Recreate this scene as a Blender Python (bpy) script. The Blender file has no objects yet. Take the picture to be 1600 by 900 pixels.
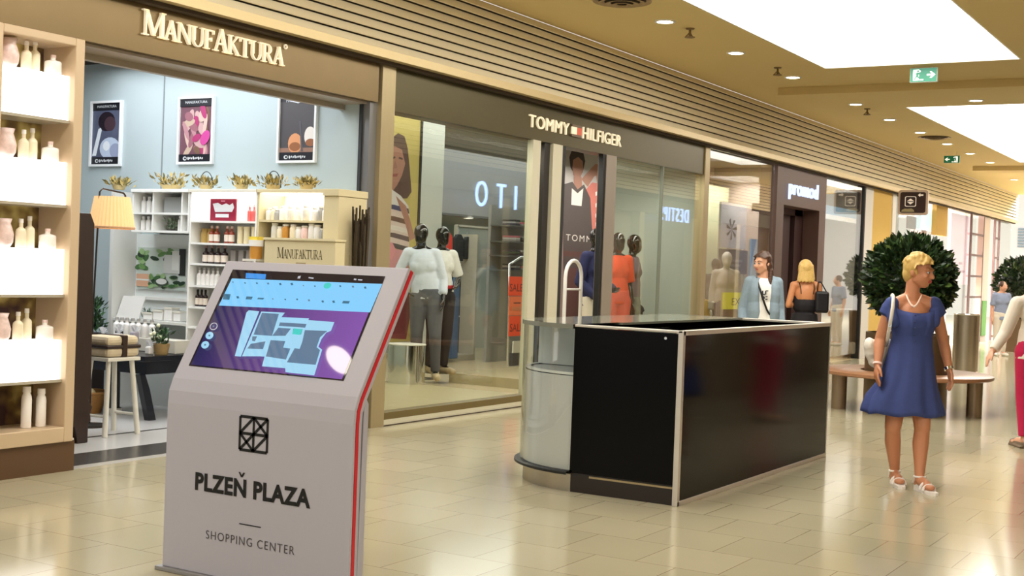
import bpy, bmesh, math, random
from mathutils import Vector, Matrix, Euler
random.seed(7)
SC = bpy.context.scene
COL = SC.collection

# ------------------------------------------------------------------ camera, world, lights, exposure
CAM_H = 1.47
FPX = 2030.33
_yaw, _pitch, _roll = math.radians(31.157), math.radians(-0.9325), math.radians(-2.1404)
_f = Vector((math.cos(_yaw)*math.cos(_pitch), math.sin(_yaw)*math.cos(_pitch), math.sin(_pitch)))
_r = Vector((math.sin(_yaw), -math.cos(_yaw), 0))
_d = _f.cross(_r)
_r2 = math.cos(_roll)*_r + math.sin(_roll)*_d
_d2 = math.cos(_roll)*_d - math.sin(_roll)*_r
cam_data = bpy.data.cameras.new('camera')
cam = bpy.data.objects.new('camera', cam_data)
COL.objects.link(cam)
cam.matrix_world = Matrix(((_r2.x, -_d2.x, -_f.x, 0), (_r2.y, -_d2.y, -_f.y, 0), (_r2.z, -_d2.z, -_f.z, CAM_H), (0, 0, 0, 1)))
cam_data.sensor_width = 36
cam_data.lens = FPX/1600*36
cam_data.clip_end = 300
SC.camera = cam

SC.view_settings.view_transform = 'Standard'
SC.view_settings.look = 'None'
SC.view_settings.gamma = 1
SC.view_settings.use_curve_mapping = False
SC.view_settings.exposure = 0.05

world = bpy.data.worlds.new('world')
SC.world = world
world.use_nodes = True
world.node_tree.nodes['Background'].inputs[0].default_value = (1.0, 0.95, 0.86, 1)
world.node_tree.nodes['Background'].inputs[1].default_value = 0.8

def area(name, loc, size, energy, color=(1, 1, 1), rot=(0, 0, 0)):
    l = bpy.data.lights.new(name, 'AREA')
    l.shape = 'RECTANGLE'; l.size, l.size_y = size
    l.energy = energy; l.color = color
    o = bpy.data.objects.new(name, l); COL.objects.link(o)
    o.location = loc; o.rotation_euler = rot
    return o

WARM = (1.0, 0.94, 0.84)
COOL = (0.93, 0.97, 1.0)
SKY_E = 7.0            # luminous ceiling fields
DOWN_E = 18.0          # recessed downlights
area('bath_shop_light', (7.6, 8.9, 3.30), (2.6, 2.6), 100, COOL)
area('bath_shop_wall_light', (7.9, 8.6, 3.30), (0.3, 3.0), 26, COOL, (0, math.radians(40), 0))
area('clothes_shop_light', (12.8, 10.2, 3.30), (5.5, 3.0), 150, (1, .97, .88))
area('clothes_deep_light', (17.8, 10.6, 3.30), (4.5, 2.0), 70, (.97, 1, .97))
area('clothes_window_light', (13.0, 7.5, 2.80), (6.0, 0.3), 75, (1, .95, .84))
area('white_shop_light', (18.0, 8.0, 3.25), (2.2, 1.4), 60, (1, .95, .9))
area('portal_shop_light', (20.9, 8.1, 3.1), (1.4, 0.8), 70, (1, .9, .82))
area('far_shop_light', (24.2, 8.2, 3.2), (3.0, 1.4), 110, (1, .98, .95))
area('end_shop_light', (33.0, 9.0, 3.3), (10.0, 2.5), 1900, (1, .96, 1.0))
area('atrium_light', (45.0, 4.0, 7.5), (8.0, 8.0), 6500, (1, .98, .96))
area('corridor_behind_fill', (-1.0, 3.2, 4.0), (5.0, 2.4), 120, WARM)  # extra fill out of view, added to brighten the left of the corridor
area('corridor_entry_fill', (3.5, -2.5, 4.0), (4.0, 2.4), 260, WARM)  # unseen fill added to lift the near floor, stands for no fixture
area('corridor_front_fill', (3.6, 5.4, 4.0), (6.0, 0.6), 110, (1, .97, .92))  # added fill above the frame for left floor, gift shop fascia and totem

# ------------------------------------------------------------------ rays through the photograph's frame
CAMP = Vector((0, 0, CAM_H))
def ray(x, y):
    u, v = (x-800)/FPX, (y-450)/FPX
    return _r2*u + _d2*v + _f
def atZ(x, y, z=0.0):
    d = ray(x, y); return CAMP + d*((z-CAM_H)/d.z)
def atY(x, y, Y):
    d = ray(x, y); return CAMP + d*(Y/d.y)
def atX(x, y, X):
    d = ray(x, y); return CAMP + d*(X/d.x)
def atD(x, y, dep):
    d = ray(x, y); return CAMP + d*dep
def atP(x, y, p, n):
    d = ray(x, y); return CAMP + d*((p-CAMP).dot(n)/d.dot(n))

# ------------------------------------------------------------------ materials
def lin(c):
    c = c/255.0
    return c/12.92 if c <= .04045 else ((c+.055)/1.055)**2.4
MATS = {}
def mat(name, rgb, rough=.5, metal=0.0, spec=.5, emit=0.0, ecol=None, noise=0.0, nscale=8.0, coat=0.0, trans=0.0, bump=0.0, bscale=60.0, stretch=None):
    if name in MATS: return MATS[name]
    m = bpy.data.materials.new(name); m.use_nodes = True
    nt = m.node_tree; b = nt.nodes['Principled BSDF']
    c = (lin(rgb[0]), lin(rgb[1]), lin(rgb[2]), 1)
    b.inputs['Base Color'].default_value = c
    b.inputs['Roughness'].default_value = rough
    b.inputs['Metallic'].default_value = metal
    b.inputs['Specular IOR Level'].default_value = spec
    b.inputs['Coat Weight'].default_value = coat
    b.inputs['Transmission Weight'].default_value = trans
    if emit:
        e = ecol or rgb
        b.inputs['Emission Color'].default_value = (lin(e[0]), lin(e[1]), lin(e[2]), 1)
        b.inputs['Emission Strength'].default_value = emit
    if noise or bump:
        tc = nt.nodes.new('ShaderNodeTexCoord'); mp = nt.nodes.new('ShaderNodeMapping')
        nt.links.new(tc.outputs['Object'], mp.inputs['Vector'])
        if stretch: mp.inputs['Scale'].default_value = stretch
        if noise:
            n = nt.nodes.new('ShaderNodeTexNoise'); n.inputs['Scale'].default_value = nscale; n.inputs['Detail'].default_value = 4
            nt.links.new(mp.outputs[0], n.inputs['Vector'])
            rp = nt.nodes.new('ShaderNodeMapRange')
            rp.inputs[3].default_value = 1-noise; rp.inputs[4].default_value = 1+noise
            nt.links.new(n.outputs[0], rp.inputs[0])
            mx = nt.nodes.new('ShaderNodeMix'); mx.data_type = 'RGBA'; mx.blend_type = 'MULTIPLY'
            mx.inputs[0].default_value = 1; mx.inputs[6].default_value = c
            nt.links.new(rp.outputs[0], mx.inputs[7]); nt.links.new(mx.outputs[2], b.inputs['Base Color'])
        if bump:
            n2 = nt.nodes.new('ShaderNodeTexNoise'); n2.inputs['Scale'].default_value = bscale
            nt.links.new(mp.outputs[0], n2.inputs['Vector'])
            bp = nt.nodes.new('ShaderNodeBump'); bp.inputs['Strength'].default_value = bump; bp.inputs['Distance'].default_value = .01
            nt.links.new(n2.outputs[0], bp.inputs['Height']); nt.links.new(bp.outputs[0], b.inputs['Normal'])
    MATS[name] = m
    return m

def glow(name, rgb, strength):
    if name in MATS: return MATS[name]
    m = bpy.data.materials.new(name); m.use_nodes = True
    nt = m.node_tree; nt.nodes.clear()
    o = nt.nodes.new('ShaderNodeOutputMaterial'); e = nt.nodes.new('ShaderNodeEmission')
    e.inputs[0].default_value = (lin(rgb[0]), lin(rgb[1]), lin(rgb[2]), 1); e.inputs[1].default_value = strength
    nt.links.new(e.outputs[0], o.inputs[0]); MATS[name] = m
    return m

def glass(name, tint=(.93, .96, .94), gain=1.0):
    if name in MATS: return MATS[name]
    m = bpy.data.materials.new(name); m.use_nodes = True
    nt = m.node_tree; nt.nodes.clear(); N = nt.nodes.new; L = nt.links.new
    o = N('ShaderNodeOutputMaterial'); t = N('ShaderNodeBsdfTransparent'); g = N('ShaderNodeBsdfGlossy')
    t.inputs[0].default_value = (*tint, 1); g.inputs['Roughness'].default_value = 0.0
    geo = N('ShaderNodeNewGeometry'); ior = N('ShaderNodeMapRange'); ior.inputs[3].default_value = 1.5; ior.inputs[4].default_value = 1/1.5
    L(geo.outputs['Backfacing'], ior.inputs[0])
    fr = N('ShaderNodeFresnel'); L(ior.outputs[0], fr.inputs[0])
    mul = N('ShaderNodeMath'); mul.operation = 'MULTIPLY'; mul.inputs[1].default_value = gain; mul.use_clamp = True
    L(fr.outputs[0], mul.inputs[0])
    mx = N('ShaderNodeMixShader'); L(mul.outputs[0], mx.inputs[0]); L(t.outputs[0], mx.inputs[1]); L(g.outputs[0], mx.inputs[2])
    L(mx.outputs[0], o.inputs[0]); MATS[name] = m
    return m

def floor_mat():
    m = bpy.data.materials.new('polished_tile'); m.use_nodes = True
    nt = m.node_tree; b = nt.nodes['Principled BSDF']; N = nt.nodes.new; L = nt.links.new
    tc = N('ShaderNodeTexCoord'); sx = N('ShaderNodeSeparateXYZ'); cb = N('ShaderNodeCombineXYZ')
    L(tc.outputs['Object'], sx.inputs[0])
    ax = N('ShaderNodeMath'); ax.operation = 'ADD'; ax.inputs[1].default_value = -0.35+45.0
    ay = N('ShaderNodeMath'); ay.operation = 'ADD'; ay.inputs[1].default_value = -0.28+47.5
    L(sx.outputs[1], ax.inputs[0]); L(sx.outputs[0], ay.inputs[0])
    L(ax.outputs[0], cb.inputs[0]); L(ay.outputs[0], cb.inputs[1])
    br = N('ShaderNodeTexBrick'); br.inputs['Scale'].default_value = 1
    br.inputs['Brick Width'].default_value = .45; br.inputs['Row Height'].default_value = .475
    br.inputs['Mortar Size'].default_value = .0026; br.inputs['Mortar Smooth'].default_value = .2
    br.offset = .5; br.offset_frequency = 2
    br.inputs['Color1'].default_value = (lin(176), lin(168), lin(140), 1)
    br.inputs['Color2'].default_value = (lin(184), lin(175), lin(147), 1)
    br.inputs['Mortar'].default_value = (lin(138), lin(118), lin(92), 1)
    L(cb.outputs[0], br.inputs['Vector'])
    n = N('ShaderNodeTexNoise'); n.inputs['Scale'].default_value = 1.4; n.inputs['Detail'].default_value = 5
    L(tc.outputs['Object'], n.inputs['Vector'])
    rp = N('ShaderNodeMapRange'); rp.inputs[3].default_value = .92; rp.inputs[4].default_value = 1.05
    L(n.outputs[0], rp.inputs[0])
    mx = N('ShaderNodeMix'); mx.data_type = 'RGBA'; mx.blend_type = 'MULTIPLY'; mx.inputs[0].default_value = 1
    L(br.outputs['Color'], mx.inputs[6]); L(rp.outputs[0], mx.inputs[7]); L(mx.outputs[2], b.inputs['Base Color'])
    b.inputs['Roughness'].default_value = .13; b.inputs['Specular IOR Level'].default_value = .5
    return m

M_ = mat
cream_metal = M_('brushed_champagne_metal', (180, 163, 126), .36, .5, noise=.06, nscale=3, stretch=(30, 30, 1))
fascia_metal = M_('bronze_fascia_metal', (128, 108, 74), .34, .6, noise=.08, nscale=3)
dark_fascia = M_('dark_bronze_fascia', (86, 77, 46), .36, .5, noise=.05, nscale=3)
slat_m = M_('cream_slat', (240, 228, 198), .45, .1)
gap_m = M_('slat_gap_brown', (60, 46, 30), .8)
ceil_m = M_('tan_plaster', (210, 188, 134), .9, noise=.03, nscale=.6)
white_m = M_('white_paint', (232, 230, 226), .5)
offwhite = M_('off_white_laminate', (222, 218, 205), .45)
beige_m = M_('beige_laminate', (205, 188, 142), .5)
bluewall = M_('pale_blue_plaster', (178, 192, 196), .8, noise=.03, nscale=2)
greywhite = M_('grey_white_floor', (196, 194, 192), .25)
black_gloss = M_('black_gloss_laminate', (5, 4, 4), .12, spec=.11)
black_matt = M_('black_matt', (14, 13, 13), .5)
darkbrown = M_('dark_brown_wood', (48, 32, 26), .45, noise=.2, nscale=6, stretch=(8, 8, 1))
steel = M_('brushed_steel', (188, 178, 162), .3, 1.0, noise=.05, nscale=4, stretch=(1, 1, 40))
chrome = M_('chrome', (220, 220, 220), .08, 1.0)
alum = M_('aluminium_trim', (214, 208, 198), .35, .7)
grey_frame = M_('grey_frame', (128, 122, 118), .4, .4)
pale_frame = M_('pale_cream_frame', (212, 206, 182), .4, .2)
shopglass = glass('shop_glass', (.93, .955, .93))
clearglass = glass('clear_glass', (.95, .97, .96))
red_m = M_('red_stripe', (206, 32, 48), .4)
lightwhite = glow('luminous_white', (255, 250, 238), SKY_E)
lampwhite = glow('lamp_white', (255, 244, 220), DOWN_E)

# ------------------------------------------------------------------ mesh building
class MB:
    def __init__(s): s.V = []; s.F = []; s.M = []
    def add(s, vs, fs, mi=0):
        o = len(s.V); s.V += [Vector(v) for v in vs]
        for f in fs: s.F.append([o+i for i in f]); s.M.append(mi)
        return s
    def box(s, a, b, mi=0):
        x0, y0, z0 = a; x1, y1, z1 = b
        x0, x1 = min(x0, x1), max(x0, x1); y0, y1 = min(y0, y1), max(y0, y1); z0, z1 = min(z0, z1), max(z0, z1)
        return s.add([(x0,y0,z0),(x1,y0,z0),(x1,y1,z0),(x0,y1,z0),(x0,y0,z1),(x1,y0,z1),(x1,y1,z1),(x0,y1,z1)],
                     [(3,2,1,0),(4,5,6,7),(0,1,5,4),(1,2,6,5),(2,3,7,6),(3,0,4,7)], mi)
    def obox(s, c, ax, ay, az, mi=0):      # oriented box: centre and three half-axis vectors
        c, ax, ay, az = map(Vector, (c, ax, ay, az))
        vs = [c-ax-ay-az, c+ax-ay-az, c+ax+ay-az, c-ax+ay-az, c-ax-ay+az, c+ax-ay+az, c+ax+ay+az, c-ax+ay+az]
        return s.add(vs, [(3,2,1,0),(4,5,6,7),(0,1,5,4),(1,2,6,5),(2,3,7,6),(3,0,4,7)], mi)
    def cone(s, a, b, ra, rb, n=16, mi=0, caps=True, flat=1.0):
        a, b = Vector(a), Vector(b); d = (b-a).normalized()
        u = d.orthogonal().normalized(); w = d.cross(u)
        if abs(d.z) > .95: u = Vector((1,0,0)); u = (u-d*u.dot(d)).normalized(); w = d.cross(u)
        vs = []
        for p, r in ((a, ra), (b, rb)):
            for i in range(n):
                t = 2*math.pi*i/n; vs.append(p+u*(r*math.cos(t))+w*(r*flat*math.sin(t)))
        fs = [(i, (i+1) % n, n+(i+1) % n, n+i) for i in range(n)]
        if caps: fs += [tuple(reversed(range(n))), tuple(range(n, 2*n))]
        return s.add(vs, fs, mi)
    def rcone(s, a, b, ra, rb, n=12, mi=0):       # cone with round ends
        a, b = Vector(a), Vector(b); d = b-a
        d = d.normalized() if d.length > 1e-6 else Vector((0,0,1))
        u = d.orthogonal().normalized(); w = d.cross(u)
        prof = [(a, ra, -math.cos(k*math.pi/8), math.sin(k*math.pi/8)) for k in range(1, 5)]
        prof += [(b, rb, math.sin(k*math.pi/8), math.cos(k*math.pi/8)) for k in range(0, 4)]
        vs = [a-d*ra]
        for p, r, h, q in prof:
            for i in range(n):
                t = 2*math.pi*i/n; vs.append(p+d*(r*h)+u*(r*q*math.cos(t))+w*(r*q*math.sin(t)))
        vs.append(b+d*rb); fs = [(0, 1+(i+1) % n, 1+i) for i in range(n)]
        for k in range(len(prof)-1):
            o = 1+k*n
            fs += [(o+i, o+(i+1) % n, o+n+(i+1) % n, o+n+i) for i in range(n)]
        o = 1+(len(prof)-1)*n; e = len(vs)-1
        fs += [(o+i, o+(i+1) % n, e) for i in range(n)]
        return s.add(vs, fs, mi)
    def tube(s, pts, r, n=8, mi=0, closed=False):
        pts = [Vector(p) for p in pts]; m = len(pts); vs = []; fs = []
        prev = None
        for i, p in enumerate(pts):
            d = (pts[(i+1) % m] if (i < m-1 or closed) else p)-(pts[i-1] if (i > 0 or closed) else p)
            d.normalize()
            u = (prev-d*prev.dot(d)) if prev is not None else d.orthogonal()
            u.normalize(); prev = u; w = d.cross(u)
            rr = r[i] if isinstance(r, (list, tuple)) else r
            for k in range(n):
                t = 2*math.pi*k/n; vs.append(p+u*(rr*math.cos(t))+w*(rr*math.sin(t)))
        for i in range(m if closed else m-1):
            o = i*n; q = ((i+1) % m)*n
            fs += [(o+k, o+(k+1) % n, q+(k+1) % n, q+k) for k in range(n)]
        if not closed: fs += [tuple(reversed(range(n))), tuple(range((m-1)*n, m*n))]
        return s.add(vs, fs, mi)
    def lathe(s, prof, c=(0,0,0), n=20, mi=0, a0=0, a1=2*math.pi, caps=False):
        c = Vector(c); full = abs(a1-a0-2*math.pi) < 1e-6; m = n if full else n+1; vs = []; fs = []
        for r, z in prof:
            for i in range(m):
                t = a0+(a1-a0)*i/n; vs.append(c+Vector((r*math.cos(t), r*math.sin(t), z)))
        for k in range(len(prof)-1):
            for i in range(n):
                j = (i+1) % m if full else i+1
                fs.append((k*m+i, k*m+j, (k+1)*m+j, (k+1)*m+i))
        if full and caps:
            if prof[0][0] > 1e-5: fs.append(tuple(reversed(range(m))))
            if prof[-1][0] > 1e-5: fs.append(tuple(range((len(prof)-1)*m, len(prof)*m)))
        return s.add(vs, fs, mi)
    def prism(s, poly, lo, hi, axis='y', mi=0):    # polygon in the plane of the other two axes
        def mk(p, t): return {'x': (t, p[0], p[1]), 'y': (p[0], t, p[1]), 'z': (p[0], p[1], t)}[axis]
        n = len(poly)
        vs = [mk(p, lo) for p in poly]+[mk(p, hi) for p in poly]
        fs = [(i, (i+1) % n, n+(i+1) % n, n+i) for i in range(n)]+[tuple(reversed(range(n))), tuple(range(n, 2*n))]
        return s.add(vs, fs, mi)
    def ell(s, c, r, rot=None, n=14, k=8, mi=0):
        c = Vector(c); rx, ry, rz = (r, r, r) if isinstance(r, (int, float)) else r
        R = rot.to_matrix() if isinstance(rot, Euler) else (rot if rot is not None else Matrix.Identity(3))
        vs = [c+R@Vector((0,0,-rz))]
        for j in range(1, k):
            p = math.pi*j/k
            for i in range(n):
                t = 2*math.pi*i/n; vs.append(c+R@Vector((rx*math.sin(p)*math.cos(t), ry*math.sin(p)*math.sin(t), -rz*math.cos(p))))
        vs.append(c+R@Vector((0,0,rz))); e = len(vs)-1
        fs = [(0, 1+(i+1) % n, 1+i) for i in range(n)]
        for j in range(k-2):
            o = 1+j*n; fs += [(o+i, o+(i+1) % n, o+n+(i+1) % n, o+n+i) for i in range(n)]
        o = 1+(k-2)*n; fs += [(o+i, o+(i+1) % n, e) for i in range(n)]
        return s.add(vs, fs, mi)
    def join(s, other, mi=None):
        o = len(s.V); s.V += [v.copy() for v in other.V]
        for f, m in zip(other.F, other.M): s.F.append([o+i for i in f]); s.M.append(m if mi is None else mi)
        return s
    def xf(s, mtx):
        s.V = [mtx@v for v in s.V]; return s
    def mesh(s, name, off=Vector((0,0,0))):
        me = bpy.data.meshes.new(name)
        me.from_pydata([v-off for v in s.V], [], s.F)
        me.polygons.foreach_set('material_index', s.M)
        bm = bmesh.new(); bm.from_mesh(me)
        bmesh.ops.recalc_face_normals(bm, faces=bm.faces); bm.to_mesh(me); bm.free()
        return me
    def build(s, name, mats, parent=None, smooth=False, bevel=0.0, loc=None, fix=True):
        if not isinstance(mats, (list, tuple)): mats = [mats]
        off = Vector((0,0,0))
        if parent is not None:
            r = parent
            while r is not None: off = off+r.location; r = r.parent
        elif loc is not None: off = Vector(loc)
        me = s.mesh(name, off)
        for m in mats: me.materials.append(m)
        if smooth:
            for p in me.polygons: p.use_smooth = True
            if smooth == 'auto': me.set_sharp_from_angle(angle=math.radians(40))
        o = bpy.data.objects.new(name, me); COL.objects.link(o)
        if parent is not None: o.parent = parent
        elif loc is not None: o.location = loc
        if bevel:
            b = o.modifiers.new('bevel', 'BEVEL'); b.width = bevel; b.segments = 2; b.limit_method = 'ANGLE'
        return o

def tag(o, label, cat, group=None):
    o['label'] = label; o['category'] = cat
    if group: o['group'] = group
    return o
def thing(name, label, cat, loc=(0,0,0), group=None):
    o = bpy.data.objects.new(name, None); COL.objects.link(o)
    o.location = loc; o.empty_display_size = .1
    return tag(o, label, cat, group)
def struct(name, mb, mats, parent=None, **k):
    o = mb.build(name, mats, parent, **k)
    if parent is None: o['kind'] = 'structure'
    return o
def dup(root, loc, rz=0.0, label=None, group=None, scale=None):
    r = root.copy(); COL.objects.link(r); r.location = loc; r.rotation_euler = (0, 0, rz)
    if label: r['label'] = label
    if group: r['group'] = group
    if scale: r.scale = scale
    for ch in list(root.children):
        c = ch.copy(); COL.objects.link(c); c.parent = r
        for g in list(ch.children):
            d = g.copy(); COL.objects.link(d); d.parent = c
    return r

# lettering: outlines of the built-in font as plain meshes
def glyphs(txt, bold=0.0, space=1.0, res=4):
    cu = bpy.data.curves.new('lettering', 'FONT'); cu.body = txt; cu.size = 1.0; cu.offset = bold
    cu.space_character = space; cu.resolution_u = res
    ob = bpy.data.objects.new('lettering', cu); COL.objects.link(ob)
    dg = bpy.context.evaluated_depsgraph_get(); dg.update()
    me = bpy.data.meshes.new_from_object(ob.evaluated_get(dg))
    vs = [v.co.copy() for v in me.vertices]; fs = [list(p.vertices) for p in me.polygons]
    bpy.data.objects.remove(ob); bpy.data.curves.remove(cu); bpy.data.meshes.remove(me)
    x0 = min(v.x for v in vs); x1 = max(v.x for v in vs)
    y0 = min(v.y for v in vs); y1 = max(v.y for v in vs)
    return vs, fs, (x0, y0, x1, y1)
def put_text(mb, txt, o, u, v, n, thick=.0, mi=0, bold=0.0, space=1.0, fitbox=True, data=None):
    """text filling the rectangle o, o+u, o+v; n is the outward unit normal"""
    vs, fs, (x0, y0, x1, y1) = data or glyphs(txt, bold, space)
    o, u, v, n = map(Vector, (o, u, v, n))
    pts = [o+u*((p.x-x0)/(x1-x0))+v*((p.y-y0)/(y1-y0)) for p in vs]
    if not thick: return mb.add([p+n*.0008 for p in pts], fs, mi)
    m = len(pts)
    bc = {}
    for f in fs:
        for i in range(len(f)):
            a, b = f[i], f[(i+1) % len(f)]
            if (b, a) in bc: bc.pop((b, a))
            else: bc[(a, b)] = 1
    faces = [[i+m for i in f] for f in fs]+[list(reversed(f)) for f in fs]+[[a, b, b+m, a+m] for a, b in bc]
    return mb.add(pts+[p+n*thick for p in pts], faces, mi)

SERIF = {   # strokes with horizontal end cuts (x0,y0,x1,y1,w), serifs (x,y,w); cap height 1
 'M': (1.16, [(.16,0,.16,1,.06),(.20,1,.56,.04,.15),(.56,.04,.94,1,.06),(.97,0,.97,1,.15)], [(.16,0,.30),(.97,0,.36),(.13,1,.24),(1.0,1,.24)]),
 'A': (.86, [(.13,0,.43,1,.06),(.72,0,.43,1,.15),(.24,.34,.60,.34,None)], [(.13,0,.28),(.72,0,.32)]),
 'N': (.98, [(.16,0,.16,1,.06),(.18,1,.82,.02,.15),(.82,0,.82,1,.06)], [(.16,0,.28),(.12,1,.24),(.82,1,.28)]),
 'F': (.72, [(.2,0,.2,1,.14),(.2,.965,.66,.965,None),(.2,.52,.5,.52,None),(.64,.80,.64,1,.05),(.5,.42,.5,.62,.05)], [(.2,0,.36),(.16,1,.24)]),
 'K': (.92, [(.2,0,.2,1,.14),(.24,.45,.72,1,.06),(.34,.56,.78,0,.16)], [(.2,0,.34),(.2,1,.34),(.72,1,.28),(.78,0,.3)]),
 'T': (.84, [(.42,0,.42,1,.14),(.05,.965,.79,.965,None),(.07,.78,.07,1,.05),(.77,.78,.77,1,.05)], [(.42,0,.36)]),
 'U': (.92, [(.2,.3,.2,1,.14),(.76,.28,.76,1,.06)], [(.2,1,.34),(.76,1,.28)]),
 'R': (.92, [(.2,0,.2,1,.14),(.44,.48,.78,0,.16),(.2,.965,.42,.965,None),(.2,.49,.42,.49,None)], [(.2,0,.36),(.14,1,.2),(.8,0,.26)]),
}
def serif_text(txt, caps):
    mb = MB(); x = 0.0
    def quad(a, b, c, d): mb.add([(p[0], p[1], 0) for p in (a, b, c, d)], [(0,1,2,3)])
    for i, ch in enumerate(txt):
        s = caps.get(i, 1.0); w, st, se = SERIF[ch]
        def q(px, py): return (x+px*s, py*s)
        for a in st:
            x0, y0, x1, y1, wd = a
            if wd is None: quad(q(x0, y0-.035), q(x1, y1-.035), q(x1, y1+.035), q(x0, y0+.035))
            else: quad(q(x0-wd/2, y0), q(x0+wd/2, y0), q(x1+wd/2, y1), q(x1-wd/2, y1))
        for sx, sy, sw in se:
            h = .05 if sy == 0 else -.05
            quad(q(sx-sw/2, sy), q(sx+sw/2, sy), q(sx+sw/2, sy+h), q(sx-sw/2, sy+h))
        def arc(cx, cy, rx, ry, t0, t1, w0, w1, k=10):
            for j in range(k):
                ps = []
                for tt in (j/k, (j+1)/k):
                    t = t0+(t1-t0)*tt; ww = w0+(w1-w0)*math.sin(math.pi*tt)
                    ps.append((q(cx+(rx-ww)*math.cos(t), cy+(ry-ww*.6)*math.sin(t)), q(cx+rx*math.cos(t), cy+ry*math.sin(t))))
                quad(ps[0][0], ps[0][1], ps[1][1], ps[1][0])
        if ch == 'U': arc(.46, .31, .33, .33, math.pi, 2*math.pi, .09, .09)
        if ch == 'R': arc(.42, .73, .29, .27, -math.pi/2, math.pi/2, .05, .13)
        x += (w*.92)*s
    x0 = min(v.x for v in mb.V); x1 = max(v.x for v in mb.V)
    return mb.V, mb.F, (x0, 0.0, x1, 1.0)

class Canvas:
    """flat printed artwork: polygons on thin stacked layers over a plane; corners come from rays or from u,v in 0..1"""
    def __init__(s, p, u, v):
        s.p, s.u, s.v = Vector(p), Vector(u), Vector(v)
        s.n = s.u.cross(s.v).normalized()
        if s.n.dot(CAMP-s.p) < 0: s.n = -s.n
        s.mb = MB(); s.mats = []; s.k = 0
    def mi(s, m):
        if m not in s.mats: s.mats.append(m)
        return s.mats.index(m)
    def poly(s, pts, m, up=True):
        if up: s.k += 1
        s.mb.add([s.p+s.u*a+s.v*b+s.n*(.0003*s.k+.0012) for a, b in pts], [list(range(len(pts)))], s.mi(m)); return s
    def rect(s, a, b, c, d, m, up=True): return s.poly([(a,b),(c,b),(c,d),(a,d)], m, up)
    def ell(s, cx, cy, rx, ry, m, rot=0, n=18, up=True):
        return s.poly([(cx+rx*math.cos(t)*math.cos(rot)-ry*math.sin(t)*math.sin(rot), cy+rx*math.cos(t)*math.sin(rot)+ry*math.sin(t)*math.cos(rot)) for t in [2*math.pi*i/n for i in range(n)]], m, up)
    def px(s, pts, m, up=True):
        out = []
        for x, y in pts:
            q = atP(x, y, s.p, s.n)-s.p
            # solve in the plane basis
            uu, vv, uv = s.u.dot(s.u), s.v.dot(s.v), s.u.dot(s.v)
            a, b = q.dot(s.u), q.dot(s.v); D = uu*vv-uv*uv
            out.append(((a*vv-b*uv)/D, (b*uu-a*uv)/D))
        return s.poly(out, m, up)
    def text(s, txt, a, b, c, d, m, bold=0.0, space=1.0, data=None):
        s.k += 1
        put_text(s.mb, txt, s.p+s.u*a+s.v*b+s.n*(.0003*s.k+.0012), s.u*(c-a), s.v*(d-b), s.n, 0, s.mi(m), bold, space, data=data); return s
    def build(s, name, parent):
        return s.mb.build(name, s.mats, parent)
# ------------------------------------------------------------------ the setting
F = 6.965          # shopfront line
CZ = 4.03          # corridor ceiling
XE = 38.6          # end of the left shopfront
OY = 1.0           # opposite shopfront line
TOPZ = 3.228

mb = MB().box((-9, -9, -.12), (70, F+.02, 0)); mb.box((38.0, F, -.12), (70, 20, 0))
struct('floor', mb, floor_mat())
mb = MB().box((-9, F+.12, -.12), (9.1, 14.5, 0.0))
struct('floor_bath_shop', mb, [greywhite])
mb = MB().box((2, F+.02, -.12), (9.17, F+.12, .002), 0).box((2, F+.12, 0), (9.1, 7.50, .004), 1)
mb.box((2, 8.10, 0), (9.1, 8.13, .003), 1)
struct('floor_threshold', mb, [alum, M_('black_threshold_stone', (62, 58, 55), .25)])
mb = MB().box((9.1, F+.02, -.12), (38.0, 16, 0.0))
struct('floor_fashion_shops', mb, M_('beige_shop_floor', (196, 178, 142), .25, noise=.05))

# ceiling with two luminous coffers
S1 = (6.4, 15.55); S2 = (19.35, 28.55); S3 = (31.6, 37.6); SY = (2.78, 5.06)
mb = MB()
cx = [-9, S1[0], S1[1], S2[0], S2[1], S3[0], S3[1], XE]
for i in range(7):
    if i % 2 == 0: mb.box((cx[i], -9, CZ), (cx[i+1], F-.12, CZ+.1))
    else:
        mb.box((cx[i], -9, CZ), (cx[i+1], SY[0], CZ+.1)); mb.box((cx[i], SY[1], CZ), (cx[i+1], F-.12, CZ+.1))
struct('ceiling', mb, ceil_m)
for a, b in (S1, S2, S3):
    mb = MB()
    for x0, x1, y0, y1 in ((a, a+.02, SY[0], SY[1]), (b-.02, b, SY[0], SY[1]), (a+.02, b-.02, SY[0], SY[0]+.02), (a+.02, b-.02, SY[1]-.02, SY[1])):
        mb.box((x0+.001, y0+.001, CZ+.002), (x1-.001, y1-.001, CZ+.335))
    struct('ceiling_coffer', mb, white_m)
    struct('ceiling_light_field', MB().box((a-.05, SY[0]-.05, CZ+.34), (b+.05, SY[1]+.05, CZ+.40)), lightwhite)
mb = MB().box((16.95, -2, CZ-.10), (17.55, 6.15, CZ)); mb.box((29.3, -2, CZ-.10), (29.9, 6.15, CZ))
struct('ceiling_beam', mb, ceil_m)

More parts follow.
